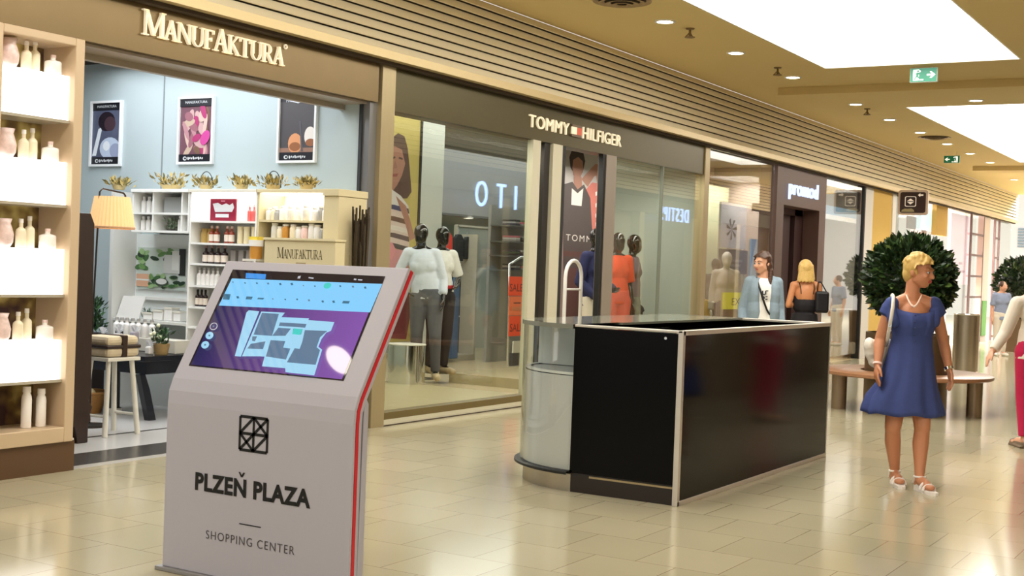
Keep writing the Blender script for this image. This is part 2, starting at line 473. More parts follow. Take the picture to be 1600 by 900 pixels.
# slatted bulkhead above the shopfronts, both sides
def bulkhead(nm, x0, x1, y, s):
    mb = MB().box((x0, y+s*.05, 3.20), (x1, y+s*.12, CZ), 1)
    n = 9; p = (CZ-3.295)/n
    for k in range(n):
        z = 3.295+p*k
        yo = y-s*.02
        pr = [(yo, z+.004), (yo+s*.014, z), (yo+s*.050, z+p*.86), (yo+s*.036, z+p*.90)]
        mb.add([(x, a, b) for x in (x0, x1) for a, b in pr], [(0,1,5,4),(1,2,6,5),(2,3,7,6),(3,0,4,7),(0,3,2,1),(4,5,6,7)], 0)
    struct(nm, mb, [slat_m, gap_m])
bulkhead('wall_left_slats', -6, XE, F-.14, 1)
bulkhead('wall_right_slats', 9, XE, OY+.14, -1)
mb = MB().box((-6, F-.17, TOPZ), (XE, F+.06, 3.262)).box((-6, F-.165, 3.262), (XE, F-.10, 3.300))
struct('trim_left_cornice', mb, M_('cornice_cream_metal', (212, 190, 142), .35, .3))
# wall above the shopfronts that closes the shops off
struct('wall_left', MB().box((-6, F+.06, TOPZ), (XE, F+.16, CZ)), gap_m)

# fascias and posts
struct('wall_left_fascia_bath', MB().box((2, F, 2.868), (9.135, F+.05, TOPZ)).box((2, F+.05, 2.868), (9.135, F+.30, 2.90)), fascia_metal)
struct('trim_bath_lintel', MB().box((5.92, F+.30, 2.80), (9.06, F+.36, 2.92)).box((5.92, F+.06, 2.845), (9.12, F+.30, 2.866)), M_('lintel_grey', (170, 158, 142), .4, .3))
XT = 9.36
struct('wall_left_fascia_fashion', MB().box((XT, F, 2.82), (16.44, F+.05, TOPZ)).box((XT, F+.05, 2.82), (16.44, F+.20, 2.84)), dark_fascia)
struct('trim_column', MB().box((9.165, F-.02, 0), (9.36, F+.12, TOPZ)), cream_metal, bevel=.004)
struct('trim_bath_jamb', MB().box((9.06, F+.03, 0), (9.165, F+.10, 2.868)), M_('jamb_grey', (140, 140, 142), .3, .5))
struct('trim_fashion_post', MB().box((16.44, F-.02, 0), (16.60, F+.12, TOPZ)), cream_metal, bevel=.004)
# plinths under the glazing
def plinth(nm, x0, x1):
    mb = MB().box((x0, F, 0), (x1, F+.12, .118), 0).box((x0, F-.008, .0), (x1, F, .028), 1).box((x0, F-.02, 0), (x1, F-.008, .008), 2)
    mb.box((x0, F-.004, .028), (x1, F, .055), 3)
    struct(nm, mb, [M_('plinth_bronze', (122, 106, 66), .4, .4), pale_frame, gap_m, pale_frame])
plinth('trim_plinth_fashion', 9.36, 11.9); plinth('trim_plinth_display', 13.7, 16.44); plinth('trim_plinth_white_shop', 16.6, 19.26)
mb = MB().box((9.3, F+.12, 0), (11.9, 10.0, .12)).box((13.45, F+.13, 0), (16.5, 9.0, .12))
struct('floor_window_stage', mb, M_('stage_beige', (182, 168, 128), .3))

# window panes of the fashion shop
def pane(nm, x0, x1, z0, z1, y=F+.02, m=None):
    return struct(nm, MB().box((x0, y, z0), (x1, y+.012, z1)), m or shopglass)
pane('window_1', 9.36, 11.90, .118, 2.82); pane('window_2', 13.79, 16.44, .118, 2.82)
pane('window_3', 16.60, 19.24, .10, 3.20, m=glass('mirror_tint_glass', (.86, .87, .85), 2.0))
pane('window_4', 21.72, 24.05, .10, 3.20, m=glass('mirror_tint_glass'))
pane('window_5', 26.3, 28.4, .10, 3.2)
# doorway posts of the fashion shop
struct('trim_door_post_pale', MB().box((11.83, F-.01, 0), (11.99, F+.06, 2.82)), pale_frame)
struct('trim_door_post_dark', MB().box((12.12, F+.02, 0), (12.24, F+.08, 2.82)), M_('frame_dark', (52, 48, 44), .35, .5))
struct('trim_door_post_light', MB().box((12.26, F-.01, 0), (12.47, F+.06, 2.82)).box((12.47, F-.005, 0), (12.55, F+.06, 2.82), 1), [pale_frame, black_matt])
struct('trim_door_post_grey', MB().box((13.53, F-.01, 0), (13.79, F+.10, 2.82)).box((13.46, F, 0), (13.53, F+.06, 2.82), 1), [M_('post_grey', (150, 138, 126), .4, .3), black_matt])
struct('trim_glass_joint', MB().box((15.13, F-.002, .12), (15.15, F+.04, 2.82)), M_('joint_grey', (120, 124, 112), .4))

# interior shells
def room(nm, x0, x1, y1, z, wm, cm, back=True):
    mb = MB().box((x0-.04, F+.13, 0), (x0, y1, z+.4)).box((x1, F+.13, 0), (x1+.04, y1, z+.4))
    mb.box((x0, y1, 0), (x1, y1+.06, z+.4))
    struct('wall_'+nm, mb, wm)
    struct('ceiling_'+nm, MB().box((x0, F+.14, z), (x1, y1, z+.06)), cm)
dark_ceil = M_('dark_brown_ceiling', (50, 38, 28), .8)
# bath shop: partition wall with the posters is the far one; its own faces
struct('wall_bath_partition', MB().box((9.055, F+.12, 0), (9.10, 13, 3.36)).box((9.04, F+.10, 0), (9.056, F+.13, 2.86), 1), [bluewall, M_('seam_dark', (40, 44, 48), .6)])
struct('wall_bath_seam', MB().box((9.051, 9.50, 2.1), (9.056, 9.515, 3.36)), M_('panel_seam_grey', (128, 136, 140), .7))
struct('wall_bath_back', MB().box((2, 13, 0), (9.1, 13.1, 3.8)).box((1.9, F+.1, 0), (2, 13, 3.8)), bluewall)
struct('ceiling_bath_shop', MB().box((2, F+.2, 3.36), (9.1, 13, 3.42)), dark_ceil)
tg = M_('teal_grey_wall', (176, 184, 174), .7)
mb = MB().box((9.10, F+.13, 0), (9.14, 12.5, 3.8)).box((16.5, F+.13, 0), (16.54, 9.1, 3.8)).box((16.5, 9.06, 0), (21.7, 9.10, 3.8)).box((21.7, 9.06, 0), (21.74, 12.5, 3.8)).box((9.10, 12.5, 0), (21.74, 12.56, 3.8))
struct('wall_fashion', mb, tg)
struct('ceiling_fashion', MB().box((9.14, F+.2, 3.36), (16.5, 12.5, 3.42)).box((16.5, 9.1, 3.36), (21.7, 12.5, 3.42)), M_('grey_shop_ceiling', (150, 148, 140), .8))
struct('wall_fashion_bulkhead', MB().box((9.2, 11.6, 2.28), (21.6, 11.7, 3.36)), M_('bulkhead_grey', (140, 140, 140), .8))
struct('trim_fashion_bulkhead', MB().box((9.2, 11.58, 2.25), (21.6, 11.72, 2.285)), M_('bulkhead_edge', (84, 86, 84), .6))
room('white_shop', 16.6, 21.70, 9.0, 3.36, M_('mauve_grey_wall', (170, 156, 150), .8), dark_ceil)
room('pale_shop', 21.80, 27.0, 9.0, 3.36, M_('cool_pale_wall', (186, 180, 170), .7), M_('cool_white_ceiling', (216, 216, 214), .8))

# brown portal
mb = MB().box((19.26, F-.03, 2.60), (21.70, F+.25, TOPZ)).box((19.26, F-.03, 0), (19.60, F+.25, 2.60)).box((21.36, F-.03, 0), (21.70, F+.25, 2.60))
struct('trim_portal', mb, M_('portal_brown', (92, 66, 58), .45), bevel=.004)
struct('trim_portal_inner', MB().box((20.28, F+.30, 0), (20.86, F+.50, 2.6)).box((20.98, F+.26, 0), (21.38, F+.5, 2.6)).box((20.86, F+.4, 0), (20.98, F+.46, 2.6), 1).box((19.6, F+.26, 2.5), (21.36, F+.5, 2.62)),
       [M_('portal_deep_brown', (58, 34, 34), .5), M_('portal_mid', (84, 62, 54), .5)])
# run of fronts after the portal
def post(nm, x0, x1, m, y=F-.01, z=TOPZ): struct(nm, MB().box((x0, y, 0), (x1, y+.14, z)), m)
post('trim_steel_edge', 24.05, 24.12, black_matt, z=TOPZ)
post('trim_white_post', 24.12, 24.66, M_('post_white', (214, 208, 200), .5), F)
post('wall_left_yellow', 24.66, 26.05, M_('ochre_wall', (214, 176, 92), .8), F+.02)
post('trim_white_jamb', 26.05, 26.32, white_m, F)
# shop behind the second sign
struct('wall_beige_front', MB().box((27.1, F+.35, 0), (29.6, F+.5, 2.35)).box((29.3, F+.33, 0), (29.36, F+.35, 2.35), 1).box((29.6, F+.30, 0), (30.1, F+.5, 2.9), 2),
       [M_('beige_panel', (206, 188, 160), .7), M_('seam_brown', (110, 88, 70), .6), M_('mauve_pier', (176, 152, 140), .7)])
struct('wall_left_ochre_strip', MB().box((29.9, F+.05, 2.55), (31.0, F+.15, TOPZ)), M_('ochre_wall', (214, 176, 92), .8))
struct('wall_end_shop', MB().box((27.06, 11.9, 0), (XE, 12.0, 3.5)).box((27.06, 7.5, 0), (27.09, 12, 3.5)), M_('white_pink_wall', (246, 226, 236), .8))
struct('ceiling_end_shop', MB().box((27.06, F+.2, 3.36), (XE, 12, 3.42)), white_m)
pane('window_6', 31.0, 34.0, .05, 3.2); pane('window_7', 36.3, XE, .05, 3.2)
post('trim_grey_pier', 34.55, 35.35, M_('pier_pinkgrey', (200, 184, 172), .6), F-.05)

# opposite shopfront (seen only mirrored in the glass)
mb = MB().box((9, OY-.3, 2.84), (XE, OY, 3.29), 0)
for i, x in enumerate(range(9, 38, 3)):
    mb.box((x, OY-.3, 0), (x+.25, OY+.01, 2.84), 1); mb.box((x+.25, OY-.28, 0), (x+3, OY-.2, 2.84), 2+i % 2)
struct('wall_right', mb, [dark_fascia, cream_metal, M_('front_brown', (84, 66, 48), .3), M_('front_beige', (150, 132, 104), .4)])
struct('wall_right_end', MB().box((8.9, -9, 0), (9.0, OY, CZ)), M_('front_beige', (150, 132, 104), .4))
# bright hall beyond the end of the corridor
mb = MB().box((62, -8, 0), (62.2, 24, 9))
for k in range(7): mb.box((61.9, 7, 3.22+.13*k), (62, 10.9, 3.29+.13*k), 1)
struct('wall_end', mb, [M_('hall_white', (240, 238, 236), .8), M_('louvre_bluegrey', (150, 168, 180), .5)])
# ------------------------------------------------------------------ information totem
TX, TY0, TY1 = 4.34, 3.38, 4.47
tot = thing('information_totem', 'grey-white angled information totem with a touch screen and black lettering', 'information totem', (TX, 3.925, 0))
totem_w = M_('totem_white', (180, 178, 190), .42, noise=.015, nscale=3)
def totem_layer(d0, d1):
    """front profile offset inwards by d0..d1"""
    pts = []
    prof = [(0, .02), (0, .78), (.006, .84), (.028, .895), (.36, 1.448)]
    def off(d):
        out = []
        for i, p in enumerate(prof):
            a = prof[max(i-1, 0)]; b = prof[min(i+1, len(prof)-1)]
            tx, tz = b[0]-a[0], b[1]-a[1]; l = math.hypot(tx, tz)
            out.append((TX+p[0]+tz/l*d, p[1]-tx/l*d))
        return out
    return off(d0)+list(reversed(off(d1)))
MB().prism(totem_layer(0, .020), TY0, TY1, 'y').build('front_shell', totem_w, tot, bevel=.004); shell_ = tot.children[0]
MB().prism(totem_layer(.020, .040), TY0-.001, TY1+.001, 'y').build('red_band', red_m, tot)
MB().prism(totem_layer(.040, .062), TY0, TY1, 'y').build('back_shell', totem_w, tot, bevel=.004)
MB().prism([(TX+.062, .02), (TX+.105, .02), (TX+.105, .86), (TX+.088, .885), (TX+.075, .87)], TY0, TY1, 'y').build('pedestal', totem_w, tot, bevel=.004)
MB().box((TX-.02, TY0-.02, 0), (TX+.30, TY1+.03, .02)).build('base_plate', M_('base_grey', (150, 148, 148), .4, .5), tot, bevel=.004)
pa, pb = Vector((TX+.028, 0, .895)), Vector((TX+.36, 0, 1.448))
tv = (pb-pa); tn = Vector((-tv.z, 0, tv.x)).normalized()
def scr(x, y): return atP(x, y, Vector((TX+.028, 3.9, .895)), tn)
TL, TR, BR, BL = scr(363, 422.5), scr(600.6, 430.5), scr(540, 594), scr(294.7, 573)
w = (TR-TL+BR-BL).dot(Vector((0, -1, 0)))/2
o = Vector((BL.x*.5+BR.x*.5, (BL.y+TL.y)/2, (BL.z+BR.z)/2)); u = Vector((0, -w, 0)); v = tv.normalized()*(((TL-BL).length+(TR-BR).length)/2)
v = tv.normalized()*((TL+TR)/2-(BL+BR)/2).dot(tv.normalized())
c = Canvas(o, u, v)
scr_dark = mat('screen_dark', (20, 18, 24), .03, emit=.35, ecol=(52, 42, 50))
def led(name, rgb, e=1.0): return mat(name, (10, 10, 12), .03, emit=e, ecol=rgb)
violet = mat('screen_violet', (10, 8, 14), .03, emit=1.0, ecol=(96, 70, 150))
nt = violet.node_tree
tc = nt.nodes.new('ShaderNodeTexCoord'); sp = nt.nodes.new('ShaderNodeSeparateXYZ'); cr = nt.nodes.new('ShaderNodeValToRGB'); mr = nt.nodes.new('ShaderNodeMapRange')
nt.links.new(tc.outputs['Object'], sp.inputs[0]); nt.links.new(sp.outputs[1], mr.inputs[0]); nt.links.new(mr.outputs[0], cr.inputs[0]); nt.links.new(cr.outputs[0], nt.nodes['Principled BSDF'].inputs['Emission Color'])
mr.inputs[1].default_value = .45; mr.inputs[2].default_value = -.45
cr.color_ramp.elements[0].color = (lin(46), lin(42), lin(86), 1); cr.color_ramp.elements[1].color = (lin(132), lin(84), lin(170), 1)
sky_b = led('screen_sky_blue', (132, 204, 250)); tabb = led('screen_tab_blue', (70, 150, 232)); mapw = led('screen_map_pale', (160, 212, 240))
mapg = led('screen_map_grey', (96, 122, 150)); teal = led('screen_teal', (70, 205, 196)); icon = led('screen_icon', (62, 112, 140)); lite = led('screen_label', (190, 190, 200)); viol2 = led('screen_dark_violet', (58, 50, 104))
K = 1473/360.0
def z5(*pts): return [(280+a/K, 400+b/K) for a, b in pts]
c.rect(0, 0, 1, 1, scr_dark); c.rect(.012, .012, .988, .66, violet)
c.px(z5((338,145),(1300,180),(1222,362),(255,318)), sky_b)
c.px(z5((428,110),(557,118),(553,150),(426,145)), tabb)
c.px(z5((830,136),(862,140),(860,148),(828,144)), lite); c.px(z5((762,132),(780,128),(775,146),(758,146)), lite)
c.px(z5((1120,146),(1136,148),(1134,158),(1118,156)), lite); c.px(z5((1146,150),(1174,152),(1172,160),(1144,158)), lite)
for i, (x, y) in enumerate([(346,170),(424,176),(500,178),(572,180),(650,184),(724,184),(798,194),(872,198),(1034,198),(1116,202),(1194,208),(380,270),(604,280),(684,284),(760,284),(836,290),(924,298),(994,300)]):
    s = 5+(i*7 % 6)
    c.px(z5((x-s,y-s*.6),(x+s*.4,y-s),(x+s,y+s*.5),(x-s*.4,y+s*.7)), icon if i % 3 else mapg)
for x, y, w_, h_ in [(312,266,20,18),(456,274,18,9),(530,278,18,5),(1075,302,20,8)]:
    c.px(z5((x-w_,y-h_),(x+w_+4,y-h_+2),(x+w_-4,y+h_+2),(x-w_-6,y+h_)), icon)
c.px([(280+(955+24*math.cos(t)-5*math.sin(t))/K, 400+(197+19*math.sin(t))/K) for t in [k*math.pi/8 for k in range(16)]], teal)
for x, y, m in ((229,457,lite),(203,516,mapw),(176,576,mapw)):
    c.px([(280+(x+25*math.cos(t)-4*math.sin(t))/K, 400+(y+24*math.sin(t))/K) for t in [k*math.pi/9 for k in range(18)]], m)
    if m is lite: c.px([(280+(x+20*math.cos(t)-4*math.sin(t))/K, 400+(y+19*math.sin(t))/K) for t in [k*math.pi/9 for k in range(18)]], viol2)
    c.px(z5((x-5,y-5),(x+6,y-5),(x+4,y+6),(x-7,y+5)), mapg)
c.px(z5((455,356),(522,362),(405,652),(366,648),(440,370)), mapw)
c.px(z5((535,364),(686,372),(664,400),(840,408),(820,466),(826,418),(1002,432),(980,488),(950,500),(920,540),(900,590),(924,608),(874,772),(690,752),(688,726),(540,714),(556,652),(524,650),(412,650)), mapw)
for pl in ([(540,372),(648,380),(604,520),(486,512)], [(655,434),(825,444),(816,468),(648,456)], [(645,468),(725,474),(690,520),(606,520)], [(740,476),(800,478),(790,512),(735,510)],
           [(596,548),(690,554),(676,596),(722,602),(694,672),(566,652)], [(815,484),(958,490),(912,530),(890,594),(912,612),(884,706),(700,690),(750,600),(782,604),(798,560)],
           [(480,524),(510,524),(496,556),(478,552)], [(470,572),(564,556),(548,606),(448,602)]):
    c.px(z5(*pl), mapg)
c.px(z5((745,474),(800,480),(786,516),(735,510)), teal)
c.build('touch_screen', shell_)
# lettering on the lower front
txtm = M_('print_black', (8, 8, 9), .7)
c = Canvas((TX, TY1, 0), (0, TY0-TY1, 0), (0, 0, 1))
def tp(x, y):
    q = atX(x, y, TX); return ((q.y-TY1)/(TY0-TY1), q.z)
a, b = tp(305, 765), tp(485, 793); t = tp(305, 737)
# bold capitals with the caron of the N
Zt0 = a[1]; Zt1 = t[1]
vs, fs, bb = glyphs('PLZEN PLAZA', .040, 1.06)
c.text('', a[0], Zt0, b[0], Zt1, txtm, data=(vs, fs, bb))
q = tp(378, 745); c.poly([(q[0]-.018, Zt1+.030), (q[0]-.008, Zt1+.030), (q[0], Zt1+.017), (q[0]+.008, Zt1+.030), (q[0]+.018, Zt1+.030), (q[0]+.005, Zt1+.008), (q[0]-.005, Zt1+.008)], txtm)
c.build('bold_lettering', shell_); c = Canvas((TX, TY1, 0), (0, TY0-TY1, 0), (0, 0, 1))
a, b = tp(322, 841), tp(460, 865); t = tp(322, 828)
c.text('SHOPPING CENTER', a[0], a[1], b[0], t[1], M_('print_grey', (70, 66, 70), .5), -.006, 1.18)
c.build('thin_lettering', shell_); c = Canvas((TX, TY1, 0), (0, TY0-TY1, 0), (0, 0, 1))
a, b = tp(374, 818), tp(408, 821); c.rect(a[0], a[1]-.0025, b[0], a[1]+.0025, txtm)
c.build('short_rule', shell_); c = Canvas((TX, TY1, 0), (0, TY0-TY1, 0), (0, 0, 1))
# the emblem: a square of crossing lines
a, b = tp(376, 650), tp(417, 708)
def line(p, q, wd=.0066):
    dx, dy = (q[0]-p[0])*(TY1-TY0), q[1]-p[1]; l = math.hypot(dx, dy); nx, ny = -dy/l*wd/(TY1-TY0), dx/l*wd
    c.poly([(p[0]+nx, p[1]+ny), (q[0]+nx, q[1]+ny), (q[0]-nx, q[1]-ny), (p[0]-nx, p[1]-ny)], txtm, False)
c.k += 1
L_, R_, T_, B_ = a[0], b[0], a[1], b[1]; mx_, my_ = (L_+R_)/2, (T_+B_)/2
for p, q in (((L_,T_),(R_,T_)),((R_,T_),(R_,B_)),((R_,B_),(L_,B_)),((L_,B_),(L_,T_)),((L_,my_),(R_,my_)),((mx_,T_),(mx_,B_)),
             ((L_,my_),(mx_,T_)),((mx_,T_),(R_,my_)),((mx_,my_),(R_,T_)),((L_,my_),(mx_,B_)),((L_,B_),(mx_,my_)),((mx_,B_),(R_,my_))): line(p, q)
c.build('square_emblem', shell_)

# ------------------------------------------------------------------ black sales kiosk with rounded showcase
KX0, KX1, KY0, KY1, KH = 7.535, 10.54, 3.29, 4.72, 1.108
kio = thing('sales_kiosk', 'empty black gloss sales kiosk with white edge trim and a rounded glass showcase end', 'kiosk', ((KX0+KX1)/2, 3.9, 0))
MB().box((KX0+.03, KY0, .03), (KX1-.02, KY0+.035, KH-.02)).build('front_panel', black_gloss, kio)
sp_ = MB().box((KX0, KY0+.03, .13), (KX0+.035, 4.06, KH-.02)).build('side_panel', black_gloss, kio)
MB().box((KX1-.04, KY0+.02, .03), (KX1, KY1, KH-.02)).build('side_panel', black_gloss, kio)
MB().box((8.2, 4.06, .03), (KX1-.04, 4.09, KH-.05)).box((8.2, KY1-.03, .03), (KX1-.04, KY1, KH-.03)).box((8.2, 4.09, .5), (KX1-.04, KY1-.03, .52)).build('counter_body', black_gloss, kio)
MB().box((8.20, 4.04, KH-.016), (KX1, KY1+.01, KH)).build('counter_top', M_('counter_glass_top', (120, 122, 110), .08), kio)
mb = MB().box((KX0-.004, KY0-.006, 0), (KX0+.034, KY0+.03, KH), 0)
mb.box((KX0, KY0-.006, KH-.03), (KX1+.01, KY0+.045, KH), 0).box((KX0, KY0-.006, 0), (KX1, KY0+.03, .03), 0)
mb.box((KX0-.004, KY0, KH-.016), (KX0+.04, 4.06, KH), 0).box((KX1-.045, KY0, KH-.02), (KX1+.012, KY1, KH), 0)
mb.box((KX1-.01, KY0-.006, 0), (KX1+.008, KY0+.02, KH), 0)
mb.build('edge_trim', alum, kio, bevel=.003)
mb = MB().box((KX0+.02, KY0+.03, 0), (KX0+.05, 4.06, .13), 0).box((KX0+.01, KY0+.035, .105), (KX0+.022, 3.92, .118), 1)
mb.build('kick_plate', [M_('kick_dark_brown', (30, 18, 12), .3), M_('kick_strip', (170, 152, 116), .4, .4)], kio)
MB().cone((KX0-.006, KY0+.115, 1.055), (KX0+.004, KY0+.115, 1.055), .009, .009, 12).build('lock', chrome, sp_)
MB().cone((9.1, KY1-.40, 1.02), (9.1, KY1-.412, 1.02), .012, .012, 10).build('lock', chrome, kio)
# rounded showcase: quarter round from the side panel to the back
CXK, CYK, RK = 8.20, 4.065, .66
mb = MB().lathe([(RK-.02, .0), (RK-.02, .115)], (CXK, CYK, 0), 20, 0, math.pi/2, math.pi)
mb.build('showcase_plinth', steel, kio, smooth=True)
mb = MB().lathe([(RK+.03, .115), (RK+.045, .12), (RK+.045, .135), (RK+.03, .142), (0, .142)], (CXK, CYK, 0), 24, 0, math.pi/2, math.pi)
mb.build('showcase_base', black_matt, kio)
mb = MB().lathe([(RK-.012, .142), (RK-.012, .765)], (CXK, CYK, 0), 24, 0, math.pi/2, math.pi)
mb.lathe([(RK-.03, .775), (0, .775)], (CXK, CYK, 0), 24, 0, math.pi/2, math.pi)
mb.build('showcase_cabinet', M_('showcase_white', (208, 206, 204), .25), kio, smooth='auto')
mb = MB().lathe([(RK+.008, .142), (RK+.008, KH-.03), (RK+.001, KH-.03), (RK+.001, .142)], (CXK, CYK, 0), 24, 0, math.pi/2, math.pi)
mb.build('showcase_glass', clearglass, kio, smooth='auto')
mb = MB().lathe([(0, KH-.03), (RK+.02, KH-.03), (RK+.02, KH), (0, KH)], (CXK, CYK, 0), 24, 0, math.pi/2, math.pi)
mb.build('showcase_top', [M_('counter_glass_top', (120, 122, 110), .08)], kio)
mb = MB().lathe([(RK-.05, .765), (RK-.02, .77), (RK-.02, .785), (RK-.05, .785)], (CXK, CYK, 0), 24, 0, math.pi/2, math.pi)
mb.build('showcase_shelf', white_m, kio)
MB().box((7.60, 4.07, .78), (8.19, 4.08, KH-.03)).box((8.18, 4.08, .78), (8.19, 4.70, KH-.03)).build('showcase_back', M_('showcase_back_grey', (226, 228, 226), .3), kio)

# ------------------------------------------------------------------ ceiling fixtures
def downlight(x, y, label, r=.085):
    t = thing('recessed_downlight', label, 'ceiling light', (x, y, CZ), 'recessed downlights in the tan ceiling')
    MB().lathe([(r, -.012), (r*1.25, -.012), (r*1.3, 0), (r, 0)], (x, y, CZ), 24).build('trim_ring', white_m, t)
    MB().lathe([(0, -.007), (r, -.007)], (x, y, CZ), 24).build('lamp_lens', lampwhite, t)
    return t
ordn = ['nearest', 'second', 'third', 'fourth', 'fifth', 'sixth', 'seventh', 'eighth', 'ninth']
for i, (px, py) in enumerate([(1039,34),(1150,83),(1239,121),(1337,163),(1390,187),(1438,207),(1480,225),(1516,240),(1547,254)]):
    q = atZ(px, py, CZ-.005)
    downlight(q.x, q.y, 'round recessed downlight, %s in the row along the slatted wall' % (ordn[i] if i == 0 else ordn[i]+' from the near end'))
q = atZ(1525, 157, CZ-.005); downlight(q.x, q.y, 'round recessed downlight between the two bright ceiling fields')
q = atZ(1585, 281, CZ-.005); downlight(q.x, q.y, 'tiny far downlight near the end of the slatted wall')
p = scr(532, 562); r = ray(532, 562); r = r-2*r.dot(tn)*tn; q = p+r*((CZ-p.z)/r.z)
downlight(q.x, q.y, 'downlight mirrored in the touch screen', .13)
def vent(px, py, label):
    q = atZ(px, py, CZ-.02)
    t = thing('ceiling_vent', label, 'ceiling vent', (q.x, q.y, CZ))
    mb = MB()
    for k, (r0, z) in enumerate(((.07, -.05), (.13, -.04), (.19, -.028), (.25, -.014))):
        mb.lathe([(r0-.02, z+.012), (r0+.028, z), (r0+.032, z+.004), (r0-.016, z+.018)], (q.x, q.y, CZ), 28)
    mb.build('diffuser_cones', M_('vent_tan', (150, 124, 84), .5), t)
    MB().lathe([(0, -.002), (.24, -.002)], (q.x, q.y, CZ), 24).build('duct_opening', M_('vent_dark', (66, 50, 34), .8), t)
vent(972, 4, 'round ringed air vent above the fashion shop lettering'); vent(1460, 216, 'round air vent far along the ceiling between small downlights')
def sprinkler(px, py, label):
    q = atZ(px, py, CZ-.05); mb = MB()
    mb.cone((q.x, q.y, CZ-.09), (q.x, q.y, CZ), .012, .012, 10).lathe([(0, -.1), (.055, -.095), (.055, -.088), (0, -.085)], (q.x, q.y, CZ), 14).lathe([(0, -.012), (.04, -.012), (.05, 0), (0, 0)], (q.x, q.y, CZ), 14)
    for a in (0, 2.1, 4.2): mb.cone((q.x+.05*math.cos(a), q.y+.05*math.sin(a), CZ-.095), (q.x, q.y, CZ-.04), .006, .006, 6)
    tag(mb.build('sprinkler_head', M_('sprinkler_bronze', (126, 100, 62), .5, .5), None, loc=(q.x, q.y, CZ)), label, 'sprinkler', 'sprinkler heads in the ceiling')
sprinkler(1078, 52, 'sprinkler head between the first and second downlight'); sprinkler(1215, 112, 'sprinkler head just before the third downlight'); sprinkler(1355, 175, 'sprinkler head just past the ceiling beam')

def exit_sign(px, py, pw, ph, zc, flip, label, dark):
    q = atZ(px, py, zc); x = q.x
    a, b = atX(px-pw/2, py, x), atX(px+pw/2, py, x); hw = abs(a.y-b.y)/2; hh = hw*ph/pw
    t = thing('exit_sign', label, 'exit sign', (x, q.y, zc-hh))
    g = mat('exit_green_'+('b' if dark else 'a'), (20, 110, 80), .4, emit=.55 if not dark else .35, ecol=(70, 150, 130) if not dark else (20, 96, 62))
    wht = mat('exit_white', (240, 245, 240), .4, emit=.9)
    MB().box((x+.002, q.y-hw, zc-hh), (x+.04, q.y+hw, zc+hh)).build('sign_case', M_('sign_case_pale', (190, 200, 190), .4), t, bevel=.004)
    for sg_ in (-.6, .6): MB().box((x+.015, q.y+hw*sg_, zc+hh), (x+.021, q.y+hw*sg_+.006, CZ+.002)).build('hanger_rod', alum, t)
    c = Canvas((x, q.y+hw, zc-hh), (0, -2*hw, 0), (0, 0, 2*hh))
    c.rect(.02, .04, .98, .96, g)
    def ar(k): return k if not flip else 1-k
    # arrow and running figure through a door
    c.poly([(ar(.62),.44),(ar(.80),.44),(ar(.72),.28),(ar(.79),.28),(ar(.93),.5),(ar(.79),.72),(ar(.72),.72),(ar(.80),.56),(ar(.62),.56)], wht)
    c.rect(min(ar(.12),ar(.34)), .12, max(ar(.12),ar(.34)), .88, wht)
    c.ell(ar(.36), .76, .035, .07, wht); c.ell(ar(.30), .76, .035, .08, g)
    c.poly([(ar(.26),.68),(ar(.34),.66),(ar(.42),.5),(ar(.40),.46),(ar(.33),.55),(ar(.31),.42),(ar(.38),.3),(ar(.37),.12),(ar(.33),.12),(ar(.33),.28),(ar(.26),.36),(ar(.20),.2),(ar(.14),.2),(ar(.14),.26),(ar(.19),.28),(ar(.23),.44),(ar(.24),.56),(ar(.20),.5),(ar(.18),.54)], g)
    c.rect(min(ar(.345),ar(.50)), .12, max(ar(.345),ar(.50)), .2, wht)
    c.build('pictogram', t)
exit_sign(1443, 117, 43, 23, 3.925, False, 'pale green exit sign with a right arrow, below the nearer ceiling light field', False)
exit_sign(1487, 249, 25, 12, 3.88, True, 'small dark green exit sign with a left arrow, far along the corridor', True)

# hanging square lift sign
SX, SYc = 25.19, 6.354
a, b = atX(1404, 297, SX), atX(1449, 336, SX)
hw, hh, cy, cz = (a.y-b.y)/2, (a.z-b.z)/2, (a.y+b.y)/2, (a.z+b.z)/2
t = thing('hanging_sign', 'square dark brown lift sign hanging above the clipped bush', 'sign', (SX, cy, cz-hh))
def rrect(w, h, r, n=5):
    out = []
    for cx_, cy_, a0 in ((w-r, h-r, 0), (-w+r, h-r, 90), (-w+r, -h+r, 180), (w-r, -h+r, 270)):
        for k in range(n): 
            an = math.radians(a0+90*k/(n-1)); out.append((cx_+r*math.cos(an), cy_+r*math.sin(an)))
    return out
MB().prism([(cy+p, cz+q) for p, q in rrect(hw, hh, .05)], SX, SX+.07, 'x').build('sign_frame', M_('sign_frame_beige', (186, 166, 150), .4, .3), t)
signbrown = mat('sign_face_brown', (44, 24, 20), .3, emit=.05)
for sgn, xx, face in ((1, SX, 'front'), (-1, SX+.07, 'back')):
    c = Canvas((xx, cy+hw*sgn, cz-hh), (0, -2*hw*sgn, 0), (0, 0, 2*hh))
    if sgn < 0: c.n = Vector((1, 0, 0))
    c.poly([(.5+p, .5+q) for p, q in rrect(.43, .42, .08)], signbrown)
    pale = mat('sign_pale', (226, 214, 200), .4, emit=.25); 
    c.poly([(.42+p, .54+q) for p, q in rrect(.19, .21, .06)], pale); c.poly([(.42+p, .54+q) for p, q in rrect(.165, .182, .05)], signbrown)
    c.poly([(.42,.66),(.54,.555),(.30,.555)], pale); c.poly([(.42,.42),(.54,.525),(.30,.525)], pale)
    c.poly([(.66,.80),(.74,.88),(.74,.83),(.84,.83),(.84,.77),(.74,.77),(.74,.72)], pale)
    c.poly([(.12,.12),(.14,.2),(.24,.25),(.34,.24),(.46,.26),(.54,.2),(.56,.12)], mat('sign_olive', (150, 140, 104), .5))
    c.build('sign_face', t)
